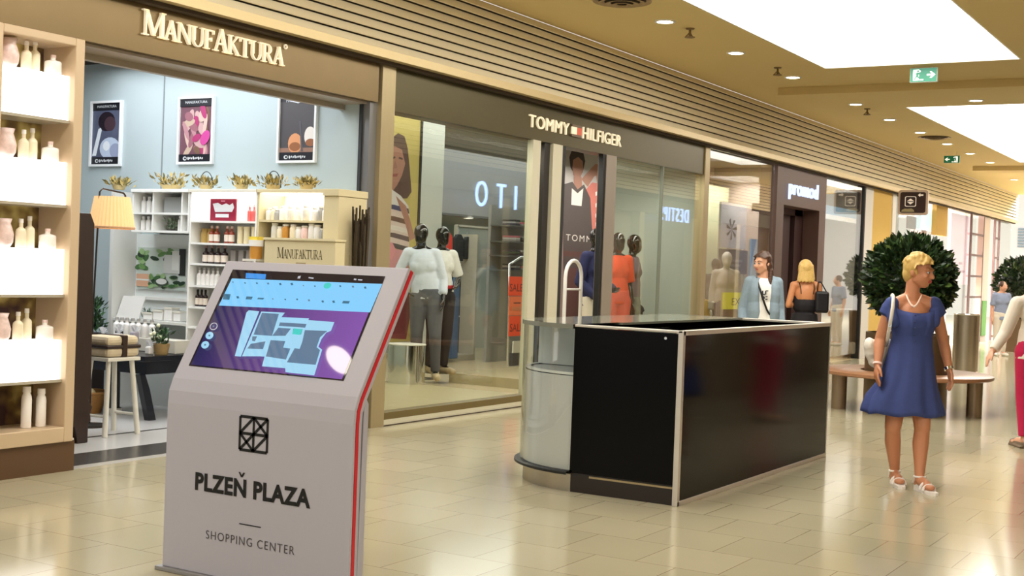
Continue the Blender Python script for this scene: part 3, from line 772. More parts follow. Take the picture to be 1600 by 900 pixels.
for sg_ in (-.3, .3): MB().box((SX+.03, cy-.002+hw*sg_, cz+hh), (SX+.036, cy+.002+hw*sg_, CZ+.002)).build('hanging_wire', alum, t)

# ------------------------------------------------------------------ bench, clipped bush, bin
BX, BY = 15.05, 3.80
a = atZ(1296, 588, .44); 
ben = thing('round_bench', 'round wooden bench on steel legs around the planter', 'bench', (BX, BY, 0))
bwood = M_('bench_wood', (156, 112, 82), .3, noise=.15, nscale=5, stretch=(1, 12, 1))
mb = MB().lathe([(.50, .395), (.94, .395), (.955, .405), (.955, .435), (.94, .445), (.50, .445), (.50, .395)], (BX, BY, 0), 40)
mb.build('seat', bwood, ben, smooth='auto')
for k, an in enumerate((math.radians(266), math.radians(200), math.radians(128), math.radians(20))):
    x, y = BX+.78*math.cos(an), BY+.78*math.sin(an)
    MB().cone((x, y, 0), (x, y, .395), .085, .085, 20).build('leg', M_('bench_leg_steel', (150, 132, 112), .3, .8), ben, smooth='auto')
pl = thing('clipped_bush', 'large ball-clipped laurel bush in a round steel planter behind the woman', 'plant', (BX, BY, 0))
PXc, PYc = BX, BY
MB().lathe([(0, .02), (.44, .02), (.46, 0.0), (.46, .88), (.43, .88), (.43, .80), (0, .80)], (PXc, PYc, 0), 32).build('planter', M_('planter_bronze', (128, 108, 86), .35, .8), pl, smooth='auto')
MB().tube([(PXc, PYc, .6), (PXc+.01, PYc, .9), (PXc, PYc+.01, 1.2)], [.035, .03, .028], 10).build('trunk', darkbrown, pl, smooth=True)
leafm = [M_('leaf_dark', (30, 48, 24), .38, noise=.3, nscale=30), M_('leaf_mid', (46, 68, 32), .38, noise=.3, nscale=30), M_('leaf_light', (78, 98, 46), .4, noise=.3, nscale=30)]
def bush_ball(C, R, n, ls):
    mb = MB(); rnd = random.Random(3)
    mb.ell(C, R*.86, None, 18, 12, 0)
    for i in range(n):
        zz = 1-2*(i+.5)/n; t = i*2.399963; rr = math.sqrt(max(0, 1-zz*zz))
        nn = Vector((rr*math.cos(t), rr*math.sin(t), zz))
        rad = R*(.84+.20*rnd.random()+.03*math.sin(5*t)*math.cos(4*zz))
        p = Vector(C)+nn*rad
        a = (nn+Vector((rnd.uniform(-1, 1), rnd.uniform(-1, 1), rnd.uniform(-.6, 1.1)))*.75).normalized()
        s = a.cross(Vector((rnd.uniform(-1, 1), rnd.uniform(-1, 1), rnd.uniform(-1, 1)))).normalized()
        up = s.cross(a)
        l = ls*(.7+.6*rnd.random()); wd = l*.24
        m = 0 if rnd.random() < .55 else (1 if rnd.random() < .75 else 2)
        mb.add([p, p+a*l*.35+s*wd+up*l*.05, p+a*l*.7+s*wd*.8, p+a*l-up*l*.08, p+a*l*.7-s*wd*.8, p+a*l*.35-s*wd+up*l*.05], [(0,1,2,3),(0,3,4,5)], m)
    return mb
bush_ball((PXc, PYc, 1.50), .455, 3000, .10).build('foliage', leafm, pl)
q = atD(1509, 540, 21.5)
t = thing('litter_bin', 'brushed steel cylindrical litter bin beyond the bench', 'bin', (q.x, q.y, 0))
MB().cone((q.x, q.y, .03), (q.x, q.y, .96), .205, .205, 32).build('drum', steel, t, smooth='auto')
MB().lathe([(.10, .955), (.205, .955), (.21, .965), (.205, .975), (.10, .975), (.10, .955)], (q.x, q.y, 0), 32).build('rim', chrome, t, smooth='auto')
MB().cone((q.x, q.y, 0), (q.x, q.y, .03), .18, .18, 24).build('foot_ring', black_matt, t)
q = atD(1596, 432, 29)
t = thing('clipped_bush', 'far ball-clipped bush partly cut off by the picture edge', 'plant', (q.x, q.y, 0))
MB().lathe([(0, .02), (.42, 0), (.45, .74), (.41, .74), (.41, .66), (0, .66)], (q.x, q.y, 0), 24).build('planter', M_('planter_bronze', (128, 108, 86), .35, .8), t, smooth='auto')
MB().tube([(q.x, q.y, .6), (q.x, q.y, 1.3)], .035, 8).build('trunk', darkbrown, t)
bush_ball((q.x, q.y, 1.55), .5, 1200, .13).build('foliage', leafm, t)
# ------------------------------------------------------------------ bath and gift shop
# raised serif letters on its fascia
t = thing('shop_lettering', 'large raised cream serif letters on the bronze fascia above the gift shop', 'shop sign', (7.1, F, 3.0))
a, b = atY(222, 62, F-.02), atY(444, 107, F-.02); h0 = atY(222, 18, F-.02).z
dat = serif_text('MANUFAKTURA', {0: 1.0, **{i: .80 for i in range(1, 10)}, 10: .80, 5: .95})
mb = MB()
put_text(mb, '', (a.x, F-.004, 2.992), (b.x-a.x, 0, 0), (0, 0, .178), (0, -1, 0), .024, 0, data=dat)
mb.build('serif_letters', mat('letter_cream', (250, 236, 206), .4, emit=.35), t)
MB().lathe([(.012, .0), (.020, .0), (.020, .012), (.012, .012), (.012, .0)], (0, 0, 0), 16).xf(Matrix.Translation((b.x+.02, F-.004, 3.15)) @ Matrix.Rotation(math.pi/2, 4, 'X')).build('ring_mark', MATS['letter_cream'], t)

# lit showcase with bottles at the left
CX0, CX1 = 5.20, 5.905
case = thing('lit_display_case', 'tall wall display case with glowing white tiers at the left edge', 'display case', ((CX0+CX1)/2, F+.2, 0))
mb = MB().box((CX0, F-.02, .2), (CX0+.07, F+.36, 2.868)).box((CX1-.075, F-.02, .2), (CX1, F+.36, 2.868)).box((CX0+.07, F-.02, 2.815), (CX1-.075, F+.36, 2.868)).box((CX0+.07, F-.02, .2), (CX1-.075, F+.36, .30))
mb.build('frame', M_('case_frame_cream', (206, 182, 150), .45, .2), case, bevel=.006)
MB().box((CX0-.0, F, 0), (CX1+.03, F+.36, .2)).build('base', M_('case_base_brown', (92, 66, 44), .25), case)
backm = mat('case_back_foliage', (120, 100, 50), .8, emit=.0)
nt = backm.node_tree; nz = nt.nodes.new('ShaderNodeTexNoise'); nz.inputs['Scale'].default_value = 5; cr = nt.nodes.new('ShaderNodeValToRGB'); tc = nt.nodes.new('ShaderNodeTexCoord')
nt.links.new(tc.outputs['Object'], nz.inputs['Vector']); nt.links.new(nz.outputs[0], cr.inputs[0]); nt.links.new(cr.outputs[0], nt.nodes['Principled BSDF'].inputs['Base Color'])
cr.color_ramp.elements[0].position = .38; cr.color_ramp.elements[0].color = (lin(60), lin(34), lin(34), 1)
cr.color_ramp.elements[1].position = .66; cr.color_ramp.elements[1].color = (lin(204), lin(186), lin(112), 1)
e = cr.color_ramp.elements.new(.52); e.color = (lin(124), lin(100), lin(52), 1)
MB().box((CX0+.07, F+.30, .30), (CX1-.075, F+.33, 2.815)).build('back_panel', backm, case)
tierglow = glow('tier_glow', (255, 249, 240), 2.6)
def zc(y, x=60, Y=F+.06): return atY(x, y, Y).z
tiers = [(zc(112), zc(183)), (zc(250), zc(318)), (zc(388), zc(460)), (zc(532), zc(594))]
for z1, z0 in tiers:
    MB().box((CX0+.075, F+.03, z0), (CX1-.08, F+.20, z1)).build('light_box', tierglow, case)
    MB().box((CX0+.07, F+.02, z0-.018), (CX1-.075, F+.30, z0)).build('shelf', M_('shelf_glass_grey', (176, 168, 150), .2), case)
    MB().box((CX0+.07, F+.20, z1-.012), (CX1-.075, F+.30, z1)).build('shelf', M_('shelf_glass_grey', (176, 168, 150), .2), case)
pinkglaze = M_('pink_white_glaze', (232, 206, 200), .25, noise=.22, nscale=45)
creamglass = M_('cream_bottle', (238, 226, 196), .2)
whiteglaze = M_('white_glaze', (246, 240, 234), .25)
def jug(loc, label):
    loc = (loc[0], loc[1], loc[2]+.002)
    t = thing('patterned_jug', label, 'jug', loc, 'patterned jugs in the lit case')
    x, y, z = loc
    MB().lathe([(0, 0), (.045, 0), (.062, .03), (.066, .08), (.052, .13), (.045, .15), (.054, .18), (.049, .178), (.04, .15), (0, .145)], loc, 18).build('body', pinkglaze, t, smooth=True)
    MB().tube([(x-.055, y, z+.15), (x-.095, y, z+.14), (x-.10, y, z+.09), (x-.063, y, z+.05)], .009, 8).build('handle', pinkglaze, t, smooth=True)
    return t
def bottle(nm, loc, r, h, m, cm, label, cat, group, neck=.35, r2=.4, n=14, lab=None):
    loc = (loc[0], loc[1], loc[2]+.002); t = thing(nm, label, cat, loc, group); x, y, z = loc
    hb = h*(1-neck)
    MB().lathe([(0, 0), (r*.95, 0), (r, r*.1), (r, hb*.85), (r*.92, hb*.95), (r*r2, hb+neck*h*.15), (r*r2, h*.88), (0, h*.88)], loc, n).build('body', m, t, smooth='auto'); bd_ = t.children[-1]
    MB().cone((x, y, z+h*.86), (x, y, z+h), r*r2*1.15, r*r2*1.1, n).build('cap', cm, t, smooth='auto')
    if lab: MB().lathe([(r*1.015, hb*.15), (r*1.02, hb*.16), (r*1.02, hb*.75), (r*1.015, hb*.76)], loc, n).build('paper_label', lab, bd_, smooth='auto')
    return t
words = ['topmost', 'second', 'third', 'fourth']
for k, (z1, z0) in enumerate(tiers):
    y = F+.10
    jug((CX0+.20, y, z1), 'pink patterned jug on the %s glowing tier of the display case' % words[k])
    bottle('scent_bottle', (CX0+.335, y, z1), .034, .185, creamglass, whiteglaze, 'tall cream bottle beside the jug on the %s glowing tier' % words[k], 'bottle', 'cream bottles in the lit case')
    bottle('scent_bottle', (CX0+.425, y+.03, z1), .034, .205, creamglass, whiteglaze, 'cream bottle in the middle of the %s glowing tier' % words[k], 'bottle', 'cream bottles in the lit case')
    bottle('round_jar', (CX0+.545, y, z1), .056, .13, whiteglaze, pinkglaze, 'squat white jar at the right end of the %s glowing tier' % words[k], 'jar', 'round jars in the lit case', neck=.30, r2=.3)
for xx, h, lb in ((.42, .27, 'tall white tube at the left on the bottom shelf of the lit case'), (.535, .25, 'white bottle with round cap on the bottom shelf of the lit case')):
    bottle('lotion_tube', (CX0+xx, F+.1, .30), .034, h, whiteglaze, whiteglaze, lb, 'bottle', 'tubes on the bottom shelf of the case', neck=.2, r2=.7)

# three framed posters on the blue wall
WX = 9.055
frame_m = M_('poster_frame_white', (236, 238, 240), .4)
ink = mat('poster_ink', (28, 28, 36), .35, noise=.05); label_w = mat('poster_lettering', (214, 218, 222), .5)
def poster(tl, tr, br, bl, label, paint):
    pts = [atX(*q_, WX-.022) for q_ in (tl, tr, br, bl)]
    y0 = (pts[0].y+pts[3].y)/2; y1 = (pts[1].y+pts[2].y)/2; z1 = (pts[0].z+pts[1].z)/2; z0 = (pts[2].z+pts[3].z)/2
    t = thing('framed_poster', label, 'poster', (WX, (y0+y1)/2, z0), 'framed posters on the blue wall')
    fw = .022
    mb = MB().box((WX-.034, y1, z0), (WX, y1+fw, z1)).box((WX-.034, y0-fw, z0), (WX, y0, z1)).box((WX-.034, y1+fw, z0), (WX, y0-fw, z0+fw)).box((WX-.034, y1+fw, z1-fw), (WX, y0-fw, z1))
    mb.build('frame', frame_m, t)
    MB().box((WX-.012, y1+fw, z0+fw), (WX, y0-fw, z1-fw)).build('backing', ink, t)
    c = Canvas((WX-.012, y0-fw, z0+fw), (0, -(y0-y1-2*fw), 0), (0, 0, z1-z0-2*fw))
    paint(c)
    c.text('MANUFAKTURA', .16, .925, .84, .965, label_w)
    for k in range(9): c.ell(.30+.055*k, .055+.006*(k % 2), .022, .016+.012*(k % 3 == 0), label_w, .5, 10)
    c.ell(.20, .055, .06, .032, label_w); c.ell(.21, .055, .035, .017, ink)
    c.build('print', t)
def pt1(c):
    c.rect(0, .12, 1, .88, M_('print_slate', (86, 92, 116), .35, noise=.3, nscale=9)); c.ell(.5, .70, .30, .16, M_('print_dark_plum', (34, 24, 36), .35)); c.ell(.62, .66, .2, .12, M_('print_plum', (72, 52, 60), .35))
    c.ell(.64, .26, .36, .18, M_('print_pale_blue', (186, 200, 222), .35)); c.ell(.52, .30, .12, .08, M_('print_paper', (226, 232, 240), .35)); c.ell(.84, .22, .2, .12, M_('print_lav', (150, 160, 190), .35))
    c.poly([(.02,.14),(.16,.14),(.34,.56),(.30,.60),(.22,.58)], M_('print_paper', (226, 232, 240), .35))
    c.rect(0, 0, 1, .12, ink); c.rect(0, .88, 1, 1, ink)
def pt2(c):
    c.rect(0, .12, 1, .88, M_('print_plum2', (112, 76, 88), .35))
    rnd = random.Random(5); cols = [(196, 160, 160), (178, 132, 140), (206, 178, 168), (150, 100, 112), (168, 60, 110), (190, 168, 150), (120, 92, 76)]
    for i in range(26):
        c.ell(rnd.uniform(.18, .82), rnd.uniform(.18, .82), rnd.uniform(.10, .2), rnd.uniform(.05, .10), M_('petal_%d' % (i % 7), cols[i % 7], .35), rnd.uniform(0, 3))
    c.ell(.8, .38, .16, .10, M_('petal_magenta', (196, 74, 148), .35), .5)
    c.rect(0, 0, 1, .12, ink); c.rect(0, .88, 1, 1, ink)
def pt3(c):
    c.rect(0, .12, 1, .93, M_('print_grey', (140, 138, 142), .35, noise=.15, nscale=6)); c.rect(0, .13, 1, .20, M_('print_copper', (150, 116, 100), .35))
    c.ell(.44, .27, .2, .16, M_('print_orange', (214, 150, 106), .35)); c.ell(.44, .22, .16, .07, M_('print_brown', (150, 96, 62), .35))
    c.ell(.86, .38, .16, .15, M_('print_ivory', (228, 222, 216), .35)); c.ell(.88, .28, .14, .06, M_('print_brown', (150, 96, 62), .35))
    c.poly([(.62,.14),(.68,.14),(.58,.62),(.55,.62)], M_('print_slate2', (90, 88, 96), .35))
    c.rect(0, .93, 1, 1, ink); c.rect(0, 0, 1, .13, ink)
    c.poly([(.1,.99),(.9,.99),(.72,.935),(.5,.90),(.28,.935)], M_('print_paper', (226, 232, 240), .35))
poster((143,158),(191,157),(188,260),(139,260), 'dark framed poster with a pale spoon and stones, nearest the lit case', pt1)
poster((280,152),(335,149),(332,257),(276,256), 'framed poster of pink petals, in the middle of the blue wall', pt2)
poster((436,148),(496,147),(493,255),(432,254), 'framed poster with amber and white vessels, furthest right', pt3)

# shelving along the wall
SXF = 8.70
TOP = 2.045
def yy(px, X=SXF): return atX(px, 320, X).y
def zz(py, px=350, X=SXF): return atX(px, py, X).z
wood_white = M_('shelf_white', (236, 236, 232), .5); shelf_beige = M_('shelf_beige', (212, 198, 158), .5)
def bay(nm, label, y0, y1, shelves, m, top=TOP, bottom=0.0, xf=SXF, back=wood_white, topm=None, th=.02):
    """y0 > y1 (y0 is nearer the left of the picture)"""
    t = thing(nm, label, 'shelf unit', ((xf+WX)/2, (y0+y1)/2, bottom))
    MB().box((xf, y0-th, bottom), (WX-.005, y0, top)).build('side_panel', m, t, bevel=.003)
    MB().box((xf, y1, bottom), (WX-.005, y1+th, top)).build('side_panel', m, t, bevel=.003)
    MB().box((WX-.02, y1+th, bottom), (WX-.005, y0-th, top)).build('back_panel', back, t)
    MB().box((xf-.02, y1+.001, top), (WX-.005, y0-.001, top+.03)).build('top_board', topm or m, t, bevel=.003)
    for z in shelves: MB().box((xf+.005, y1+th, z-.018), (WX-.02, y0-th, z)).build('shelf', m, t)
    return t
yA0, yA1 = yy(206), yy(296); yB0, yB1 = yA1-.005, yy(402); yC0, yC1 = yB1-.005, yy(510); yD1 = yy(534)
# left hutch: two rows of cubbies over a white wall panel
zA = [zz(360, 250), zz(332, 250)]
hut = bay('cubby_hutch', 'white cubby hutch on the wall above the green picture', yA0, yA1, [zA[1]], wood_white, bottom=zA[0]-.02, back=M_('hutch_back_grey', (176, 178, 176), .6))
MB().box((SXF, yA1+.02, zA[0]-.02), (WX-.02, yA0-.02, zA[0])).build('bottom_board', wood_white, hut)
for px in (238, 283):
    for a_, b_ in ((zA[0], zA[1]-.018), (zA[1], TOP)):
        MB().box((SXF+.01, yy(px)-.009, a_), (WX-.02, yy(px)+.009, b_)).build('divider', wood_white, hut)
bot_w = M_('bottle_white', (240, 238, 234), .3); bot_grey = M_('bottle_grey', (170, 168, 164), .35)
def stone_jar(px, z, h, r, lb):
    bottle('stoneware_jar', (SXF+.10, yy(px), z), min(r, .027), h, bot_w if px % 2 else bot_grey, bot_w, lb, 'jar', 'stoneware jars in the cubby hutch', neck=.25, r2=.55)
for px in (213, 221, 229): stone_jar(px, zA[1], .15, .035, 'pale stoneware jar in the upper left cubby of the hutch')
for px in (289,): stone_jar(px, zA[1], .15, .03, 'pale stoneware jar in the upper right cubby of the hutch')
for px in (213, 221, 229): stone_jar(px, zA[0], .13, .036, 'pale stoneware jar in the lower left cubby of the hutch')
for px in (271, 278): stone_jar(px, zA[0], .14, .03, 'pale stoneware jar right of the green sprigs in the hutch')
for px in (289,): stone_jar(px, zA[0], .12, .03, 'pale stoneware jar in the lower right cubby of the hutch')
tag(MB().box((SXF+.08, yy(274), zA[1]+.002), (SXF+.24, yy(246), zA[1]+.15)).build('storage_box', M_('box_grey', (152, 154, 152), .6), None, loc=(SXF+.16, yy(260), zA[1]), bevel=.006), 'grey storage box in the upper middle cubby of the hutch', 'box')
sprig_g = [M_('sprig_green', (74, 92, 66), .6, noise=.3, nscale=20), M_('sprig_pale', (150, 164, 140), .6)]
def leafclump(C, rx, ry, rz, n, ls, seed=1):
    mb = MB(); rnd = random.Random(seed)
    for i in range(n):
        a = Vector((rnd.gauss(0, .5), rnd.gauss(0, .5), rnd.uniform(0, 1)))
        p = Vector(C)+Vector((a.x*rx, a.y*ry, a.z*rz*.7)); d = Vector((a.x*rx/.3+rnd.uniform(-.4, .4), a.y*ry/.3+rnd.uniform(-.4, .4), rnd.uniform(.1, 1))).normalized()
        s = d.cross(Vector((rnd.uniform(-1, 1), rnd.uniform(-1, 1), rnd.uniform(-1, 1)))).normalized(); l = ls*rnd.uniform(.6, 1.3)
        mb.add([p, p+d*l*.5+s*l*.16, p+d*l, p+d*l*.5-s*l*.16], [(0,1,2,3)], rnd.randrange(2))
    return mb
tag(leafclump((SXF+.14, yy(254), zA[0]+.006), .05, .07, .13, 110, .045).build('green_sprigs', sprig_g, None, loc=(SXF+.10, yy(255), zA[0])), 'bunch of grey-green sprigs in the lower middle cubby of the hutch', 'plant')
# panelled lower wall with the picture
zl = atX(250, 500, 8.86).z
pan = thing('wall_panelling', 'white panelled niche under the cubby hutch', 'wall panel', (8.95, (yA0+yA1)/2+.2, 0))
MB().box((8.99, yA1, 0), (WX-.005, 9.95, zA[0]-.03)).build('panel_board', M_('niche_white', (222, 228, 226), .5), pan)
MB().box((8.70, 9.75, 0), (WX-.005, 9.80, TOP+.01)).build('side_cheek', M_('cheek_white', (214, 214, 210), .5), pan)
MB().box((8.72, yA1, zl-.03), (8.99, 9.75, zl)).build('ledge', M_('ledge_marble', (216, 218, 214), .3), pan, bevel=.004)
MB().box((8.96, yA1, 1.02), (8.99, 9.75, 1.05)).build('dado_rail', wood_white, pan)
p0, p1 = atX(216, 386, 8.97), atX(290, 455, 8.97)
pic = thing('botanical_picture', 'unframed picture of green herbs and white vessels in the niche', 'picture', (8.985, (p0.y+p1.y)/2, p1.z))
MB().box((8.97, p1.y, p1.z), (8.99, p0.y, p0.z)).build('backing', white_m, pic)
c = Canvas((8.97, p0.y, p1.z), (0, p1.y-p0.y, 0), (0, 0, p0.z-p1.z))
GR = [M_('herb_%d' % i, g, .4) for i, g in enumerate([(62, 104, 56), (104, 146, 84), (34, 58, 38), (150, 184, 130)])]
c.rect(0, 0, 1, 1, M_('herb_bg', (196, 208, 200), .4)); rnd = random.Random(4)
for i in range(14): c.ell(rnd.uniform(0, .75), rnd.uniform(.72, .97), .10, .05, GR[i % 4], rnd.uniform(0, 3), 8)
for i in range(10): c.ell(rnd.uniform(.02, .16), rnd.uniform(.4, .95), .06, .08, GR[i % 4], rnd.uniform(0, 3), 8)
c.rect(.86, .36, .99, .99, M_('herb_black', (34, 36, 34), .4)); c.rect(.56, .40, .88, .84, M_('vessel_grey', (206, 210, 206), .4)); c.rect(.72, .48, .86, .94, M_('vessel_light', (226, 228, 224), .4))
c.rect(.0, .06, .26, .36, M_('vessel_peach', (216, 168, 138), .4)); c.rect(0, .2, .26, .24, M_('vessel_light', (226, 228, 224), .4))
for i in range(22): c.ell(rnd.uniform(.28, .95), rnd.uniform(.06, .32), .08, .045, GR[i % 4], rnd.uniform(0, 3), 8)
c.ell(.53, .18, .14, .10, M_('bowl_dark', (60, 76, 60), .4)); c.ell(.53, .20, .11, .07, M_('vessel_light', (226, 228, 224), .4))
c.build('print', pic)
# things on the ledge
def gift_box(px, py0, py1, X, w, d, lb, m, nm='gift_box', gr=None, lid=True):
    q = atX(px, py0, X); z1 = atX(px, py1, X).z
    t = thing(nm, lb, 'box', (q.x, q.y, q.z), gr)
    MB().box((q.x-d/2, q.y-w/2, q.z), (q.x+d/2, q.y+w/2, z1 if not lid else z1-.02)).build('carton', m, t, bevel=.003)
    if lid: MB().box((q.x-d/2-.004, q.y-w/2-.004, z1-.03), (q.x+d/2+.004, q.y+w/2+.004, z1)).build('lid', m, t, bevel=.003)
    return t
# big white board leaning on the ledge
p0, p1 = atX(174, 497, 8.74), atX(220, 464, 8.74); p0.y = min(p0.y, 9.73)
bt = thing('white_card', 'blank white card tilted on the ledge in the niche', 'card', (8.76, (p0.y+p1.y)/2, p0.z))
mb = MB().add([(8.74, p0.y, zl+.001), (8.74, p1.y+.03, zl+.001), (8.80, p1.y, p1.z), (8.80, p0.y-.03, p1.z), (8.75, p0.y, zl+.001), (8.75, p1.y+.03, zl+.001), (8.81, p1.y, p1.z), (8.81, p0.y-.03, p1.z)], [(0,1,2,3),(7,6,5,4),(0,4,5,1),(1,5,6,2),(2,6,7,3),(3,7,4,0)])
mb.build('board', white_m, bt)
MB().cone((8.90, p0.y-.2, zl+.010), (8.80, p0.y-.2, zl+.15), .006, .006, 8).build('prop_leg', alum, bt)
q = atX(228, 476, 8.86)
tag(leafclump((8.90, q.y, zl+.01), .03, .04, .10, 60, .04, 5).build('trailing_greenery', [GR[0], GR[2]], None, loc=(8.86, q.y, zl)), 'small dark greenery beside the white card', 'plant')
for k, (px, w_, h_) in enumerate(((236, .12, .07), (252, .12, .10), (268, .10, .13), (282, .09, .10))):
    q = atX(px, 498, 8.84); zl_ = zl+.002; t = thing('white_carton', 'white carton on the ledge below the green picture', 'box', (8.84, q.y, zl), 'white cartons on the niche ledge')
    MB().box((8.79, q.y-w_/2, zl_), (8.89, q.y+w_/2, zl+h_)).build('carton', bot_w, t, bevel=.004)
    MB().box((8.785, q.y-w_/2-.003, zl+h_-.02), (8.895, q.y+w_/2+.003, zl+h_)).build('lid', offwhite, t, bevel=.003)

# middle bay: products in rows
zB = [zz(y) for y in (345, 380, 413, 448, 482, 514)]
bayB = bay('product_bay', 'white shelf bay of bottles with a red sign in its top compartment', yB0, yB1, zB, wood_white, topm=offwhite)
MB().box((SXF+.01, yB1+.03, TOP-.012), (SXF+.30, yB0-.03, TOP-.002)).build('light_strip', glow('shelf_light', (255, 250, 240), 5.0), bayB)
q0, q1 = atX(328, 341, SXF+.06), atX(369, 311, SXF+.06)
sg = thing('red_shelf_sign', 'dark red shelf sign with white lettering in the top compartment', 'sign', (SXF+.06, (q0.y+q1.y)/2, zB[0]))
MB().box((SXF+.06, q1.y, zB[0]+.002), (SXF+.075, q0.y, q1.z)).build('sign_board', M_('sign_red', (142, 32, 58), .4), sg)
c = Canvas((SXF+.06, q0.y, zB[0]), (0, q1.y-q0.y, 0), (0, 0, q1.z-zB[0]))
c.poly([(.10,.78),(.20,.40),(.86,.42),(.94,.62),(.88,.82),(.76,.72),(.62,.80),(.46,.72),(.30,.82)], label_w); c.rect(.22, .16, .74, .32, label_w)
c.rect(.42, .88, .58, .93, M_('sign_rose', (206, 130, 150), .4))
c.build('lettering', sg)
def row(nm, cat, group, label, pxs, z, h, r, m, cm, lab=None, dx=.08, **k):
    for px in pxs:
        bottle(nm, (SXF+dx, yy(px), z), r, h, m, cm, label, cat, group, lab=lab, **k)
paper = M_('paper_label', (232, 220, 206), .6)
amber = M_('amber_glass', (150, 62, 36), .15); darkglass = M_('dark_bottle_glass', (38, 20, 18), .12); pinkb = M_('pink_bottle', (226, 112, 108), .3); palepink = M_('pale_pink_lotion', (244, 210, 204), .3)
row('lotion_bottle', 'bottle', 'pink bottles beside the red sign', 'pink lotion bottle right of the red shelf sign', (381, 388, 394), zB[0], .15, .022, pinkb, palepink)
row('amber_bottle', 'bottle', 'amber bottles on the second shelf', 'amber bottle with pale label on the second shelf of the middle bay', (323, 331, 347, 354), zB[1], .155, .027, amber, M_('cap_cream', (230, 196, 180), .4), paper)
row('tall_carton_tube', 'tube', 'cream tubes on the second shelf', 'tall cream tube at the right of the amber bottles', (368, 378, 390), zB[1], .155, .03, M_('cream_tube', (232, 218, 178), .5), M_('cream_tube', (232, 218, 178), .5), None, neck=.06, r2=.98)
for px in (306, 316): bottle('soap_jar', (SXF+.14, yy(px), zB[1]), .045, .13, M_('wicker_gold', (196, 164, 92), .6), M_('wicker_gold', (196, 164, 92), .6), 'golden jar at the left end of the second shelf', 'jar', 'golden jars on the second shelf', neck=.2, r2=.8)
row('dark_bottle', 'bottle', 'dark bottles on the third shelf', 'dark glass bottle with a pale label on the third shelf of the middle bay', (315, 324, 334, 344), zB[2], .165, .033, darkglass, M_('cap_rose_grey', (150, 118, 112), .4), paper, neck=.38, r2=.34)
for px in (357, 369, 381, 391):
    q = yy(px); tag(MB().box((SXF+.08, q-.03, zB[2]+.002), (SXF+.16, q+.03, zB[2]+.13)).build('grey_carton', M_('carton_grey', (146, 140, 134), .6), None, loc=(SXF+.12, q, zB[2]), bevel=.003), 'small grey carton right of the dark bottles on the third shelf', 'box', 'grey cartons on the third shelf')
row('white_bottle', 'bottle', 'white bottles on the fourth shelf', 'white bottle on the fourth shelf of the middle bay', (306, 313, 320, 327, 334), zB[3], .16, .028, bot_w, bot_grey, neck=.35, r2=.4)
row('black_bottle', 'bottle', 'black bottles on the fifth shelf', 'black bottle with a white label on the fifth shelf of the middle bay', (304, 310, 316), zB[4], .155, .024, darkglass, black_matt, paper, neck=.35, r2=.4)

# right bay with the beige counter front
zC = [zz(344, 450), zz(372, 450)]
bayC = bay('product_bay', 'beige and white shelf bay above the lettered counter front', yC0, yC1, zC, shelf_beige, topm=shelf_beige)
MB().box((SXF+.01, yC1+.03, TOP-.012), (SXF+.30, yC0-.03, TOP-.002)).build('light_strip', glow('shelf_light', (255, 250, 240), 5.0), bayC)
for px, h, m, lb in ((410.5,.11,bot_w,0),(418.5,.12,creamglass,0),(424,.10,bot_grey,0),(432,.13,bot_w,0),(444,.13,offwhite,0),(456,.12,bot_w,0),(468,.14,offwhite,0),(482,.12,bot_w,0),(492,.13,bot_grey,0),(499,.12,bot_w,0)):
    bottle('white_jar', (SXF+.09, yy(px), zC[0]), .032, h, m, bot_w, 'pale jar in the brightly lit top compartment of the beige bay', 'jar', 'pale jars in the lit top compartment', neck=.25, r2=.7)
for px, h, m in ((424,.13,offwhite),(433,.10,creamglass),(441,.12,M_('honey_glass', (206, 146, 62), .2)),(453,.12,creamglass),(462,.10,bot_w),(471,.11,palepink),(482,.13,bot_w),(491,.12,bot_w),(500,.09,bot_grey)):
    bottle('soap_jar', (SXF+.06, yy(px), zC[1]), .034, h, m, offwhite, 'jar with a lid on the open shelf just above the lettered counter front', 'jar', 'jars on the open shelf of the beige bay', neck=.2, r2=.8)
cou = thing('lettered_counter', 'beige counter front with dark serif lettering beneath the beige bay', 'counter', (8.55, (yC0+yC1)/2, 0))
cxx = 8.52
yq0, yq1 = atX(413, 390, cxx).y, atX(524, 390, cxx).y
ztop = atX(460, 376, cxx).z
MB().box((cxx, yq1, 0), (SXF-.05, yq0, ztop)).build('front_board', shelf_beige, cou, bevel=.004)
MB().box((cxx-.015, yq1-.01, ztop), (SXF-.05, yq0+.004, ztop+.02)).build('top_board', shelf_beige, cou, bevel=.003)
c = Canvas((cxx, yq0, 0), (0, yq1-yq0, 0), (0, 0, 1))
a, b = atX(433, 403, cxx), atX(504, 401, cxx); h1 = atX(433, 386, cxx).z
c.text('', (a.y-yq0)/(yq1-yq0), a.z, (b.y-yq0)/(yq1-yq0), h1, M_('letter_dark_green', (84, 76, 52), .5), data=serif_text('MANUFAKTURA', {i: .82 for i in range(1, 11)}))
c.rect(.46, a.z-.045, .60, a.z-.033, M_('letter_faint', (170, 150, 112), .5))
c.build('lettering', cou)
t = thing('honey_jar', 'amber jar with white lid and yellow box on top, left of the lettered counter', 'jar', (8.60, atX(402, 405, 8.60).y+.02, atX(404, 405, 8.56).z))
q = t.location; yq = q.y
MB().box((8.53, yq-.068, q.z-.02), (SXF-.005, yq+.09, q.z)).build('stand', offwhite, t)
bz = atX(404, 385, 8.56).z
MB().lathe([(0, 0), (.05, 0), (.055, .02), (.055, bz-q.z), (0, bz-q.z)], q, 18).build('jar_body', M_('honey_glass', (206, 146, 62), .2), t, smooth='auto')
MB().lathe([(0, 0), (.064, 0), (.064, .055), (0, .055)], (q.x, q.y, bz), 18).build('lid', white_m, t, smooth='auto')
